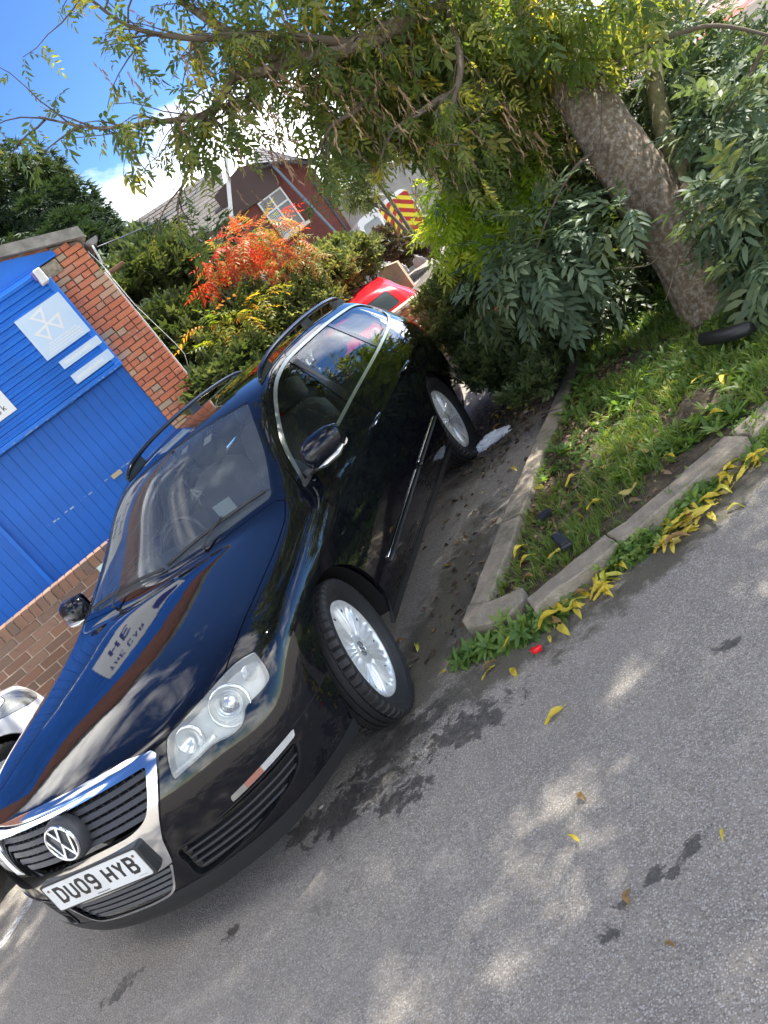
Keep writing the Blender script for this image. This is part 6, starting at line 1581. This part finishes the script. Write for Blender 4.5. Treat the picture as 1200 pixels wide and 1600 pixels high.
shrub('back_shrub','dark shrub mass behind the leaning trunk','shrub',(2.5,5.4,.4),[(W(880,300,6.6),(.6,.5,.6),50,16,.2),(W(980,420,6.2),(.45,.4,.35),34,16,.18),(W(800,330,6.9),(.5,.5,.5),40,16,.2),(W(960,200,6.8),(.6,.5,.6),46,16,.2),(W(1080,200,6.4),(.7,.5,.8),50,16,.2),(W(1150,380,5.9),(.5,.4,.5),34,16,.2),(W(900,480,6.0),(.35,.3,.25),22,14,.16)], T_ash, ML_bush, .95, 8, upb=-.1)
shrub('sun_coloured_shrub','bright yellow-green shrub, coloured as if sunlit, above the end of the retaining wall','shrub',(1.35,6.3,.85),[(W(745,315,6.2),(.32,.28,.28),26,12,.13),(W(725,370,6.2),(.2,.2,.2),12,12,.12),(W(785,340,6.2),(.25,.2,.22),16,12,.12),(W(705,300,6.3),(.18,.18,.12),7,10,.10),(W(690,365,6.4),(.08,.1,.08),3,9,.1),(W(800,270,6.1),(.22,.2,.2),12,12,.12)], T_ash, ML_bright, .82, 6, upb=-.2)
shrub('olive_shrub','pale olive tufted bush in front of the retaining wall','shrub',(1.05,5.1,.05),[(W(720,450,6.7),(.30,.25,.22),60,16,.10),(W(690,480,6.7),(.22,.2,.2),36,16,.10),(W(760,440,6.6),(.2,.2,.18),30,16,.10),(W(680,520,6.6),(.18,.18,.15),20,14,.10)], T_tuft, ML_olive, 1.1, 9, upb=.4, twig=M_deadtwig, r0=.012)
shrub('low_dark_bush','low dark bush between the rear wheel and the kerb end','shrub',(1.45,3.75,.0),[(W(790,545,5.9),(.38,.35,.20),90,18,.10),(W(760,560,6.1),(.22,.25,.14),40,18,.09),(W(840,560,5.5),(.25,.25,.18),50,18,.09),(W(735,520,6.5),(.22,.25,.16),30,16,.1),(W(830,600,5.2),(.18,.15,.08),18,14,.07)], T_tuft, ML_bush, 1.05, 10, upb=.5, twig=M_deadtwig, r0=.010)
# behind the car: conifer hedge, mixed shrubs, sumac
def lv_con(p): return np.clip(.35+.4*(RNG.random(len(p))-.5)+.25*np.sin(p[:,2]*3+p[:,0]*2),0,1)
shrub('conifer_tree','tall dark conifer at the left behind the garage roof','tree',(-6.4,13.0,0),[(W(15,330,16),(1.25,1.2,1.0),110,30,.36),(W(-80,330,16),(1.6,1.4,1.3),110,30,.4),(W(90,380,15.5),(1.0,1.1,.9),80,30,.34),((-6.4,12.4,2.6),(2.2,1.3,2.2),130,28,.45)], T_fan, ML_con, 2.0, 3, upb=-.3, lvf=lv_con, r0=.25)
shrub('conifer_tree','lower dark green conifer between the tall conifer and the house roof','tree',(-4.9,12.0,0),[(W(160,425,13.6),(.75,.8,.6),70,32,.28),((-4.6,11.6,2.2),(1.5,1.2,2.1),130,30,.36),(W(130,385,14.2),(.7,.8,.55),50,30,.28),(W(215,450,13.2),(.4,.5,.3),26,26,.2)], T_fan, ML_con, 1.8, 3, upb=-.3, lvf=lv_con, r0=.2)
shrub('hedge_bush','dark tangled hedge beside the brick pier','hedge',(-2.3,8.3,0),[(W(250,460,10.4),(.75,.7,.65),120,24,.20),(W(280,540,9.8),(.6,.6,.55),110,24,.18),(W(330,560,9.5),(.5,.5,.45),80,22,.17),(W(230,420,10.8),(.6,.6,.45),70,22,.20),(W(300,440,10.8),(.5,.5,.4),60,22,.2),(W(390,520,9.6),(.6,.5,.45),80,22,.17),(W(360,600,9.0),(.7,.5,.4),60,22,.17)], T_tuft, ML_bush, 1.9, 10, upb=.2, r0=.03)
shrub('mixed_bush','grey-green bush between the sumac and the pallet','shrub',(-.9,8.6,.6),[(W(500,440,10.0),(.5,.5,.4),90,20,.15),(W(540,410,10.4),(.4,.4,.3),60,20,.14),(W(470,480,9.6),(.5,.4,.3),60,20,.15),(W(570,400,10.8),(.25,.3,.2),26,18,.12)], T_tuft, ML_olive, 1.3, 9, upb=.3, r0=.02)
shrub('dark_red_bush','small dusky bush below the van rear','shrub',(-.3,10.4,.86),[(W(600,385,12),(.28,.25,.22),40,16,.13),(W(640,390,12.5),(.35,.3,.16),34,16,.13)], T_tuft, leaf_mat('dusky_leaf', [(0,(.05,.03,.03)),(.5,(.08,.07,.06)),(1,(.12,.13,.08))]), 1.3, 6)
shrub('far_pale_tree','pale sunlit tree between the house corner and the canopy','tree',(-2.0,17.5,.5),[(W(548,285,19),(.30,.5,.5),26,16,.2),(W(560,235,20),(.5,.6,.4),30,18,.22)], T_ash, ML_olive, 1.5, 3, r0=.06)
# sumac
def lv_sum(p):
    c = np.array(W(395,400,9.4)); l = np.array(tuple(cr)); t = (p-c) @ l
    return np.clip(.50+.40*t+RNG.normal(0,.26,len(p)),0,1)
T_sum = [spray(6, .085, .34, 68, jit=90+k, droop=.7, rachis=.30, shape='lance') for k in range(5)]
sb = at(430,520,9.0)
shrub('sumac_tree','small sumac with scarlet and orange autumn leaves behind the estate car','tree',(sb.x,sb.y,0),[(W(400,375,9.4),(.38,.36,.17),26,7,.13),(W(350,400,9.3),(.22,.25,.16),13,7,.12),(W(455,395,9.5),(.27,.25,.14),14,7,.12),(W(332,440,9.2),(.07,.1,.07),4,5,.07),(W(440,425,9.3),(.14,.15,.08),4,6,.1),(W(487,412,9.4),(.1,.12,.06),4,6,.08)], T_sum, ML_sum, .66, 9, upb=-.45, lvf=lv_sum, r0=.022)
shrub('sumac_sapling','yellow-green sumac sapling below the scarlet one','tree',(sb.x-.35,sb.y-.3,0),[(W(375,510,9.0),(.26,.26,.16),16,9,.12),(W(330,510,9.0),(.10,.1,.08),5,8,.08),(W(345,545,8.9),(.10,.1,.06),5,8,.07),(W(400,480,9.1),(.18,.18,.10),7,8,.1)], T_sum, ML_sumg, .82, 5, upb=-.5, r0=.014)
# far belt of trees that closes the view
P = []; D = []
for k in range(60):
    a = math.radians(-75+130*k/59); R_ = 46+rnd.uniform(-6,6); c = (R_*math.sin(a)*1.0, R_*math.cos(a), rnd.uniform(1.5,3.2)); p, d = clumps(c, (3.2,2.6,rnd.uniform(2.0,3.6)), 22, 12, .9); P.append(p); D.append(d)
P = np.vstack(P); o = scatter('far_trees', T_ash, P, np.vstack(D), RNG.uniform(4,7,len(P)), ML_bush, None); setp(o, 'far belt of dark trees closing the view behind everything', 'trees', kind='stuff')

# ---------------------------------------------------------------- kerb island
LO = [(1.150,.270),(1.24,.78),(1.36,1.58),(1.515,2.29),(1.665,3.10),(1.695,3.28)]
LI = [(1.285,.335),(1.352,.70),(1.485,1.56),(1.625,2.23),(1.765,3.05),(1.80,3.25)]
RI = [(1.47,.215),(1.69,.335),(1.86,.415),(2.03,.505),(2.19,.605),(2.44,.765),(3.0,1.15),(3.8,1.75),(5.2,2.9)]
def off_poly(P, d):
    out = []
    for i, p in enumerate(P):
        a = np.array(P[max(i-1,0)]); b = np.array(P[min(i+1,len(P)-1)]); t = b-a; t /= np.linalg.norm(t); out.append(tuple(np.array(p)+np.array((t[1],-t[0]))*d))
    return out
RO = off_poly(RI, .128)
M_kerb = mat('kerb_concrete', (.30,.255,.195), rough=.95, var=.3, vscale=7, dirt=(.09,.085,.055), dscale=6, damt=.9, bump=.8, bscale=120)
KH = .10
def kerb_stone(name, inner, outer, label, z1=KH, seedz=0, lo=(0,0)):
    P = list(outer)+list(reversed(inner)); c = sum((Vector((x,y,0)) for x,y in P), Vector())/len(P)
    bm = bmesh.new(); vs_ = [bm.verts.new((x-c.x,y-c.y,-.05)) for x,y in P]; f = bm.faces.new(vs_); bmesh.ops.recalc_face_normals(bm, faces=[f])
    r_ = bmesh.ops.extrude_face_region(bm, geom=[f]); tv = [g for g in r_['geom'] if isinstance(g, bmesh.types.BMVert)]
    for v in tv: v.co.z = z1
    bmesh.ops.recalc_face_normals(bm, faces=list(bm.faces))
    ed = [e for e in bm.edges if all(abs(v.co.z-z1) < 1e-5 for v in e.verts) and len(e.link_faces) == 2]
    bmesh.ops.bevel(bm, geom=ed, offset=.014, segments=3, profile=.6, affect='EDGES')
    bmesh.ops.triangulate(bm, faces=[f_ for f_ in bm.faces if len(f_.verts) > 4])
    bmesh.ops.subdivide_edges(bm, edges=[e for e in bm.edges if e.calc_length() > .12], cuts=3, use_grid_fill=True)
    from mathutils import noise as mn
    for v in bm.verts:
        q = v.co+Vector((c.x,c.y,0)); v.co += Vector((mn.noise(q*9),mn.noise(q*9+Vector((5,5,5))),mn.noise(q*7+Vector((9,0,0)))))*.009+Vector((mn.noise(q*40),mn.noise(q*40+Vector((3,3,3))),mn.noise(q*40+Vector((7,7,7)))))*.0035
    mb = MB(); mb.bm(bm, smooth=False); bm.free(); o = mb.build(name, M_kerb); o.location = (c.x,c.y,0); setp(o, label, 'kerb', 'concrete kerb stones round the grass island'); return o
def cut_at(Pl, i0, i1): return Pl[i0:i1+1]
def interp_pl(P, t):
    t = min(max(t,0),len(P)-1.0001); i = int(t); f = t-i; return (P[i][0]*(1-f)+P[i+1][0]*f, P[i][1]*(1-f)+P[i+1][1]*f)
def seg_pl(P, a, b):
    out = [interp_pl(P, a)]+[P[i] for i in range(int(a)+1, int(b)+1) if a < i < b]+[interp_pl(P, b)]; return out
kerb_stone('kerb_stone', [(1.47,.215),(1.462,.318),(1.300,.340)], [(1.415,.150),(1.30,.165),(1.19,.205),(1.150,.270),(1.17,.40)][::-1][::-1], 'pointed concrete corner stone at the tip of the grass island')
# note the pointed stone: list runs round the corner
kerb_stone('kerb_stone', seg_pl(LI,.02,1.40), seg_pl(LO,.26,1.36), 'left kerb stone nearest the tip, beside the front wheel')
kerb_stone('kerb_stone', seg_pl(LI,1.425,3.1), seg_pl(LO,1.385,3.1), 'left kerb stone between the bag and the front wheel', .097)
kerb_stone('kerb_stone', seg_pl(LI,3.125,5), seg_pl(LO,3.125,5), 'far left kerb stone running under the dark bush', .10)
kerb_stone('kerb_stone', seg_pl(RI,.05,2.0), seg_pl(RO,.0,2.0), 'right kerb stone nearest the tip, with yellow leaves in front', .094)
kerb_stone('kerb_stone', seg_pl(RI,2.03,5.0), seg_pl(RO,2.03,5.0), 'long right kerb stone sinking into the grass', .092)
kerb_stone('kerb_stone', seg_pl(RI,5.03,6.5), seg_pl(RO,5.03,6.5), 'rightmost kerb stone half hidden in grass at the frame edge', .085)
# soil
def soil_z(x, y): return .045+.05*max(0,min(1,(y-1.0)/3))+.03*max(0,min(1,(x-1.8)/2))
outl = LI+[(1.9,4.2),(1.2,5.4),(1.0,7.5),(9,7.5),(9,5.6)]+list(reversed(RI[:9]))+[(1.462,.318)]
def inside(x, y): return float(sdf_poly(np.array([[x,y]]), outl)[0]) < 0
nx_, ny_ = 150, 120; gx = np.linspace(1.1,8.5,nx_); gy = np.linspace(.1,7.4,ny_); GX, GY = np.meshgrid(gx,gy,indexing='ij'); Qp = np.stack([GX.ravel(),GY.ravel()],1); sdv = sdf_poly(Qp, outl)
GZ = np.array([soil_z(x,y) for x,y in Qp])+.012*np.sin(Qp[:,0]*11)*np.cos(Qp[:,1]*9)+RNG.normal(0,.004,len(Qp))
idx_ = np.arange(nx_*ny_).reshape(nx_,ny_); q4 = np.stack([idx_[:-1,:-1].ravel(),idx_[1:,:-1].ravel(),idx_[1:,1:].ravel(),idx_[:-1,1:].ravel()],1); keep = (sdv[q4] < .03).all(1)
M_soil = mat('dark_soil', (.055,.042,.028), rough=1, var=.5, vscale=25, dirt=(.13,.10,.06), dscale=40, damt=.7, bump=1.0, bscale=120)
me = mesh_np('island_soil', np.stack([Qp[:,0],Qp[:,1],GZ],1), q4[keep].astype(np.int32), M_soil, None); o = link('island_soil', me); setp(o, kind='structure')
# grass and weeds
def pts_in(n, x0, x1, y0, y1, poly=outl, margin=-.01):
    q = np.stack([RNG.uniform(x0,x1,n), RNG.uniform(y0,y1,n)],1); return q[sdf_poly(q, poly) < margin]
T_blade = []
for k in range(4):
    r = random.Random(200+k); V = []; F = []; n = 0
    for q in range(7):
        L_ = r.uniform(.05,.13); w = .0032; b_ = np.array((r.uniform(-.012,.012),r.uniform(-.012,.012),0)); a = r.uniform(0,6.28); ln = r.uniform(.2,.9); dx, dy = math.cos(a)*ln, math.sin(a)*ln
        px_, py_ = -math.sin(a)*w, math.cos(a)*w
        V.append(np.array([b_+(px_,py_,0), b_-(px_,py_,0), b_+np.array((dx*.35*L_+px_*.8,dy*.35*L_+py_*.8,.6*L_)), b_+np.array((dx*.35*L_-px_*.8,dy*.35*L_-py_*.8,.6*L_)), b_+np.array((dx*L_,dy*L_,.85*L_))])); F.append(np.array([(0,1,3),(0,3,2),(2,3,4)])+n); n += 5
    T_blade.append((np.vstack(V)[:, [2,1,0]]*np.array([1,1,-1]), np.vstack(F)))    # grows along +x
def rosette(k, n=7, L_=.07, w=.34):
    r = random.Random(k); V = []; F = []; m_ = 0
    for q in range(n):
        lv_, lf_ = leaflet(L_*r.uniform(.6,1.25), L_*w*r.uniform(.7,1.2), .35, .2); M_ = rot_np('z', 6.28*q/n+r.uniform(-.3,.3)) @ rot_np('y', -r.uniform(.25,1.1)); lv_ = lv_ @ M_.T; V.append(lv_); F.append(lf_+m_); m_ += len(lv_)
    return np.vstack(V)[:, [2,1,0]]*np.array([1,1,-1]), np.vstack(F)
T_ros = [rosette(300+k) for k in range(4)]; T_dand = [rosette(320+k, 8, .17, .24) for k in range(4)]; T_small = [rosette(340+k, 9, .026, .55) for k in range(4)]
def plant_on(name, temps, q, m, smin, smax, label, cat, z0=0.0, tilt=.3, extra=None):
    z = np.array([soil_z(x,y) for x,y in q])+z0; P = np.stack([q[:,0],q[:,1],z],1); D = np.tile(np.array([[0,0,1.0]]),(len(q),1))+RNG.normal(0,tilt,(len(q),3))*np.array((1,1,.2))
    o = scatter(name, temps, P, D, RNG.uniform(smin,smax,len(q)), m, None, up=np.tile(np.array([[1.0,0,0]]),(len(q),1)), roll=RNG.uniform(0,6.28,len(q))); setp(o, label, cat); return o
from mathutils import noise as mn
def thin(q, sc_, lo_, seed=0):
    k = np.array([mn.noise(Vector((x*sc_+seed,y*sc_,seed*1.7))) for x,y in q]); return q[k+RNG.normal(0,.12,len(q)) > lo_]
q = pts_in(21000, 1.2,4.6,.2,4.8); q = q[~((q[:,0] < 1.85)&(q[:,1] > 1.15)&(RNG.random(len(q)) < .85))]; q = thin(q, 2.3, -.05); plant_on('grass', T_blade, q, ML_grass, .35,.85, 'short green grass covering the kerbed island', 'grass')
q = thin(pts_in(5200, 1.3,4.6,.9,4.8), 1.8, -.05, 3); q = q[(q[:,1] > 1.2)|(q[:,0] > 1.9)]; plant_on('dandelion_leaves', T_dand, q, ML_weed, .26,.58, 'broad dandelion leaves spread through the island grass', 'weeds')
q = thin(pts_in(5200, 1.2,4.2,.25,3.6), 2.6, .0, 5); plant_on('clover', T_ros, q, ML_weed, .28,.62, 'small round-leaved weeds in the island grass', 'weeds')
q = pts_in(5200, 1.25,2.5,.3,4.0); q = q[((q[:,0] < 1.35+.30*(q[:,1]))|(RNG.random(len(q)) < .15))]
z = np.array([soil_z(x,y) for x,y in q])+.012; D = rdir(len(q), -.25,.35); o = scatter('leaf_litter', [leaflet(.035,.016,.3,.3)], np.stack([q[:,0],q[:,1],z],1), D, RNG.uniform(.5,1.4,len(q)), ML_litter, None); setp(o, 'brown leaf litter on the bare soil of the island', 'leaf litter')
# litter and gravel on the asphalt edges, under bush
q = np.vstack([np.stack([RNG.normal(1.12,.28,900), RNG.normal(3.2,.45,900)],1), np.stack([RNG.normal(1.0,.12,160), RNG.uniform(.2,2.6,160)],1)]); q = q[sdf_poly(q, LO+[(1.9,4.2),(3,4),(3,0)]) > .0]
o = scatter('fallen_litter', [leaflet(.04,.018,.3,.3)], np.stack([q[:,0],q[:,1],np.full(len(q),.008)],1), rdir(len(q),-.1,.25), RNG.uniform(.4,1.3,len(q)), ML_litter, None); setp(o, 'brown leaf litter on the tarmac by the dark bush', 'leaf litter')
# weeds in the gutter in front of the right kerb, in clumps
def weedline(name, label, cx, cy, lx, ly, ang, n, temps, s0, s1, m=ML_weed, h=.02):
    a = RNG.normal(0,.42,(n,2)); a = a[(np.abs(a) < 1).all(1)]; ca, sa = math.cos(ang), math.sin(ang); x = cx+a[:,0]*lx*ca-a[:,1]*ly*sa; y = cy+a[:,0]*lx*sa+a[:,1]*ly*ca
    root = empty(name, (cx,cy,0), 0, label, 'weeds'); P = np.stack([x-cx,y-cy,np.abs(RNG.normal(0,h,len(x)))],1); D = np.tile(np.array([[0,0,1.0]]),(len(x),1))+np.stack([(x-cx)*2.0,(y-cy)*2.0-.4,np.zeros(len(x))],1)+RNG.normal(0,.35,(len(x),3))
    scatter('foliage', temps, P, D, RNG.uniform(s0,s1,len(x)), m, root, up=np.tile(np.array([[1.0,0,0]]),(len(x),1)), roll=RNG.uniform(0,6.28,len(x)))
weedline('weed_clump','weed clump at the rounded tip of the kerb island', 1.27,.12,.20,.055,.0,120,T_ros,.5,1.0)
weedline('weed_clump','weed clump in front of the first right kerb stone', 1.52,.13,.20,.06,.40,120,T_ros,.5,1.0)
weedline('weed_clump','fine-leaved low weed mat in front of the long right kerb stone', 1.93,.30,.17,.065,.42,420,T_small,.6,1.3,h=.03)
weedline('weed_clump','weed clump with toothed leaves among the largest yellow leaf pile', 2.22,.52,.26,.07,.60,150,T_ros,.5,1.1)
weedline('weed_clump','weeds spilling over the kerb at the right frame edge', 2.62,.80,.30,.10,.62,260,T_dand,.25,.5)
# ---------------------------------------------------------------- fallen yellow leaves, each a thing
lf_me = []
for k in range(6):
    r = random.Random(400+k); L_ = .115*r.uniform(.85,1.15); Wd = .021*r.uniform(.8,1.25); nu, nv = 11, 7; V = []; bend = r.uniform(-.02,.03); curl = r.uniform(-.3,.9); side = r.uniform(-.012,.012)
    for a_ in range(nu):
        u = a_/(nu-1); w = Wd*(math.sin(math.pi*min(1,u**.85))**.8)*(1-.25*u)+.0006
        for b_ in range(nv):
            v = -1+2*b_/(nv-1); V.append((L_*u, v*w*math.cos(curl*v)+side*math.sin(math.pi*u), abs(v)*w*math.sin(curl)*.8+bend*math.sin(math.pi*u)+.004*math.sin(u*9+v*2+k)+.0015*math.sin(u*31+k)))
    V += [(-.018,-.0009,.0),(-.018,.0009,.0),(.0,.0012,.001),(.0,-.0012,.001)]; V = np.array(V); F = []
    for a_ in range(nu-1):
        for b_ in range(nv-1): i_ = a_*nv+b_; F += [(i_,i_+nv,i_+nv+1),(i_,i_+nv+1,i_+1)]
    m_ = nu*nv; F += [(m_,m_+3,m_+2),(m_,m_+2,m_+1)]; F = np.array(F)
    me = mesh_np('fallen_leaf', V, F, ML_yel, None); a_ = me.attributes.new('lv','FLOAT','POINT'); a_.data.foreach_set('value', np.full(len(V), (.15,.40,.55,.70,.84,.98)[k], np.float32)); lf_me.append(me)
def yleaf(x, y, z=.006, s=1.0, k=None, label='yellow fallen leaf lying along the kerb edge', group='yellow leaves fallen along the kerb', rz=None):
    o = bpy.data.objects.new('fallen_leaf', lf_me[rnd.choice((0,1,2,3,4,1,2,5)) if k is None else k]); COL.objects.link(o); o.location = (x,y,z+.006); o.scale = (s,s,s); o.rotation_euler = (rnd.uniform(-.35,.35), rnd.uniform(-.25,.2), rnd.uniform(0,6.28) if rz is None else rz); setp(o, label, 'leaf', group); return o
LBS = ['yellow leaf in the thin pile right of the red petal','yellow leaf in the pile below the first kerb joint','yellow leaf at the right end of the pile below the first kerb joint','yellow leaf beside the fine-leaved weed mat','yellow leaf in the largest pile against the long right kerb','yellow leaf at the right end of the largest pile','yellow leaf by the kerb close to the right frame edge','yellow leaf in the weeds at the kerb tip']
for (cx, cy, lx, ly, ang, n), lb, gp in zip(((1.62,.11,.10,.05,.4,8),(1.74,.17,.11,.06,.4,16),(1.81,.21,.06,.05,.4,8),(2.08,.33,.08,.07,.5,20),(2.20,.42,.11,.08,.5,24),(2.36,.53,.12,.07,.6,14),(2.46,.63,.08,.07,.6,8),(1.36,.05,.10,.03,.1,4)), LBS, ['yellow leaves fallen along the kerb, pile %s' % w for w in ('beside the petal','below the joint','right of the joint','by the weed mat','at the long kerb','right of the long kerb','at the frame edge','at the tip')]):
    for _ in range(n):
        a, b = rnd.gauss(0,.6), rnd.gauss(0,.6); b *= 1.5; yleaf(cx+a*lx*math.cos(ang)-b*ly*math.sin(ang), cy+a*lx*math.sin(ang)+b*ly*math.cos(ang)-.02, rnd.uniform(.0,.03), rnd.uniform(.5,1.1), None, lb, gp)
def yl(px, py, s, label, k=None, z=.0, rz=None): p = onz(px, py, z); yleaf(p.x, p.y, z, s, k, label, None, rz)
for px, py, s, lb, k in ((883,1105,.85,'bright yellow leaf alone on the tarmac right of the kerb tip',1),(908,1318,.42,'small yellow leaf alone on the tarmac, middle right',1),(985,1417,.5,'curled brown leaf on the tarmac, lower right',5),(917,1253,.5,'pinkish brown leaf on the tarmac above the small yellow leaf',5),(1040,1480,.35,'small brown fragment near the lower right corner',5),(808,1060,.75,'yellow leaf just below the red petal on the tarmac',0),(690,890,.5,'yellow leaf between the sill and the left kerb',0),(650,1008,.8,'yellow and brown leaf beside the front tyre',3),(635,1000,.7,'brown leaf touching the front tyre',5),(700,1050,.4,'small yellow leaf between tyre and kerb tip',0),(1130,1297,.3,'tiny yellow leaf on the tarmac at the right edge',1)): yl(px, py, s, lb, k)
for px, py in ((958,715),(1018,700),(942,780),(1130,600),(1100,585),(880,855),(803,870),(812,885),(818,905),(800,730),(965,770),(1035,715),(1105,650),(900,740),(850,760)):
    p = onz(px, py, .10); yleaf(p.x, p.y, .09, rnd.uniform(.6,.95), None, 'yellow leaf lying on the island grass', 'yellow leaves on the island grass')
for k in range(26):
    x, y = rnd.gauss(1.20,.13), rnd.gauss(3.15,.22); yleaf(x, y, .01, rnd.uniform(.5,.9), rnd.choice((0,2,4,5,5)), 'dull yellow leaf in the litter under the dark bush', 'dull leaves in the litter under the bush')
# ---------------------------------------------------------------- small rubbish
def petal():
    p = onz(841,1020,.02); mb = MB(); T = Matrix.Translation((0,0,.022)) @ Matrix.Rotation(math.radians(70),4,'X')
    mb.lathe([(.004,.0),(.018,.002),(.024,.020),(.021,.022),(.014,.006),(.003,.004)], 18, T=T @ Matrix.Rotation(math.radians(90),4,'Z'), rfun=lambda j,k,r: r*(1+.14*math.sin(k*1.4+j)))
    o = mb.build('red_petal', mat('red_petal', (.75,.01,.015), rough=.4)); o.location = (p.x,p.y,0); setp(o, 'bright red petal cup on the tarmac below the kerb tip', 'petal')
petal()
M_bag = mat('white_plastic_bag', (.78,.82,.86), rough=.35, bump=.5, bscale=18)
def crumple(name, loc, sx, sy, sz, m, label, cat, rz=0, seed=1, sub=5):
    bm = bmesh.new(); bmesh.ops.create_icosphere(bm, subdivisions=sub, radius=1)
    for v in bm.verts:
        q = v.co.copy(); n = sum(abs(mn.noise(q*f+Vector((seed,seed*2,f))))*a for f,a in ((1.6,.5),(3.5,.28),(8,.12)))
        k = .72+n; v.co = Vector((q.x*sx*k, q.y*sy*k, max(q.z*k,-.15)*sz))
    mb = MB(); mb.bm(bm, smooth=False); bm.free(); o = mb.build(name, m); o.location = loc; o.rotation_euler = (0,0,rz); setp(o, label, cat); return o
crumple('plastic_bag', (1.0,2.76,.012), .16,.085,.055, M_bag, 'crumpled white plastic bag on the tarmac beside the rear tyre','plastic bag', .35, 3)
p = onz(820,645); mb = MB(); mb.cbox((-.022,-.032,0),(.022,.032,.004),.001, T=Matrix.Rotation(.6,4,'Z')); mb.box((-.012,-.015,.0041),(.010,.004,.0048), T=Matrix.Rotation(.6,4,'Z')); o = mb.build('paper_packet', M_signw); o.location = (p.x,p.y,.003); setp(o, 'small white packet lying near the dark bush', 'packet')
p = onz(877,846,.10); mb = MB(); mb.cbox((-.028,-.075,0),(.028,.075,.030),.008); mb.cbox((-.020,-.062,.0301),(.020,-.03,.036),.003); o = mb.build('black_plastic_piece', M_plastic); o.location = (p.x,p.y,.085); o.rotation_euler = (.1,.1,.35); setp(o, 'black oblong plastic piece on the grass inside the kerb tip', 'plastic piece')
p = onz(851,804,.10); mb = MB(); mb.prism([(-.03,-.02,0),(.035,-.01,0),(.03,.025,0),(-.025,.03,0)], (0,0,.02)); o = mb.build('black_plastic_scrap', M_plastic); o.location = (p.x,p.y,.085); o.rotation_euler = (.2,-.2,.2); setp(o, 'small dark plastic scrap on the grass above the oblong piece', 'plastic piece')
a_, b_ = onz(1098,530,.17), onz(1172,512,.17)
mb = MB(); mb.tube([tuple(Vector((0,0,0))), tuple((b_-a_)*.5+Vector((0,0,-.01))), tuple(b_-a_)], [.036,.040,.034], 14); o = mb.build('black_pipe', M_plastic); o.location = a_; setp(o, 'short length of black pipe lying at the foot of the trunk', 'pipe')
def stone(px, py, r_, lb, m):
    p = onz(px, py); crumple('pebble', (p.x,p.y,r_*.3), r_, r_*.8, r_*.7, m, lb, 'pebble', .5, 6, 2)
stone(503,1262,.014,'pale pebble on the dark stain below the bumper', M_cement)
mb = MB(); P = [tuple(at(*q)) for q in [(722,845,3.9),(700,840,3.8)]]
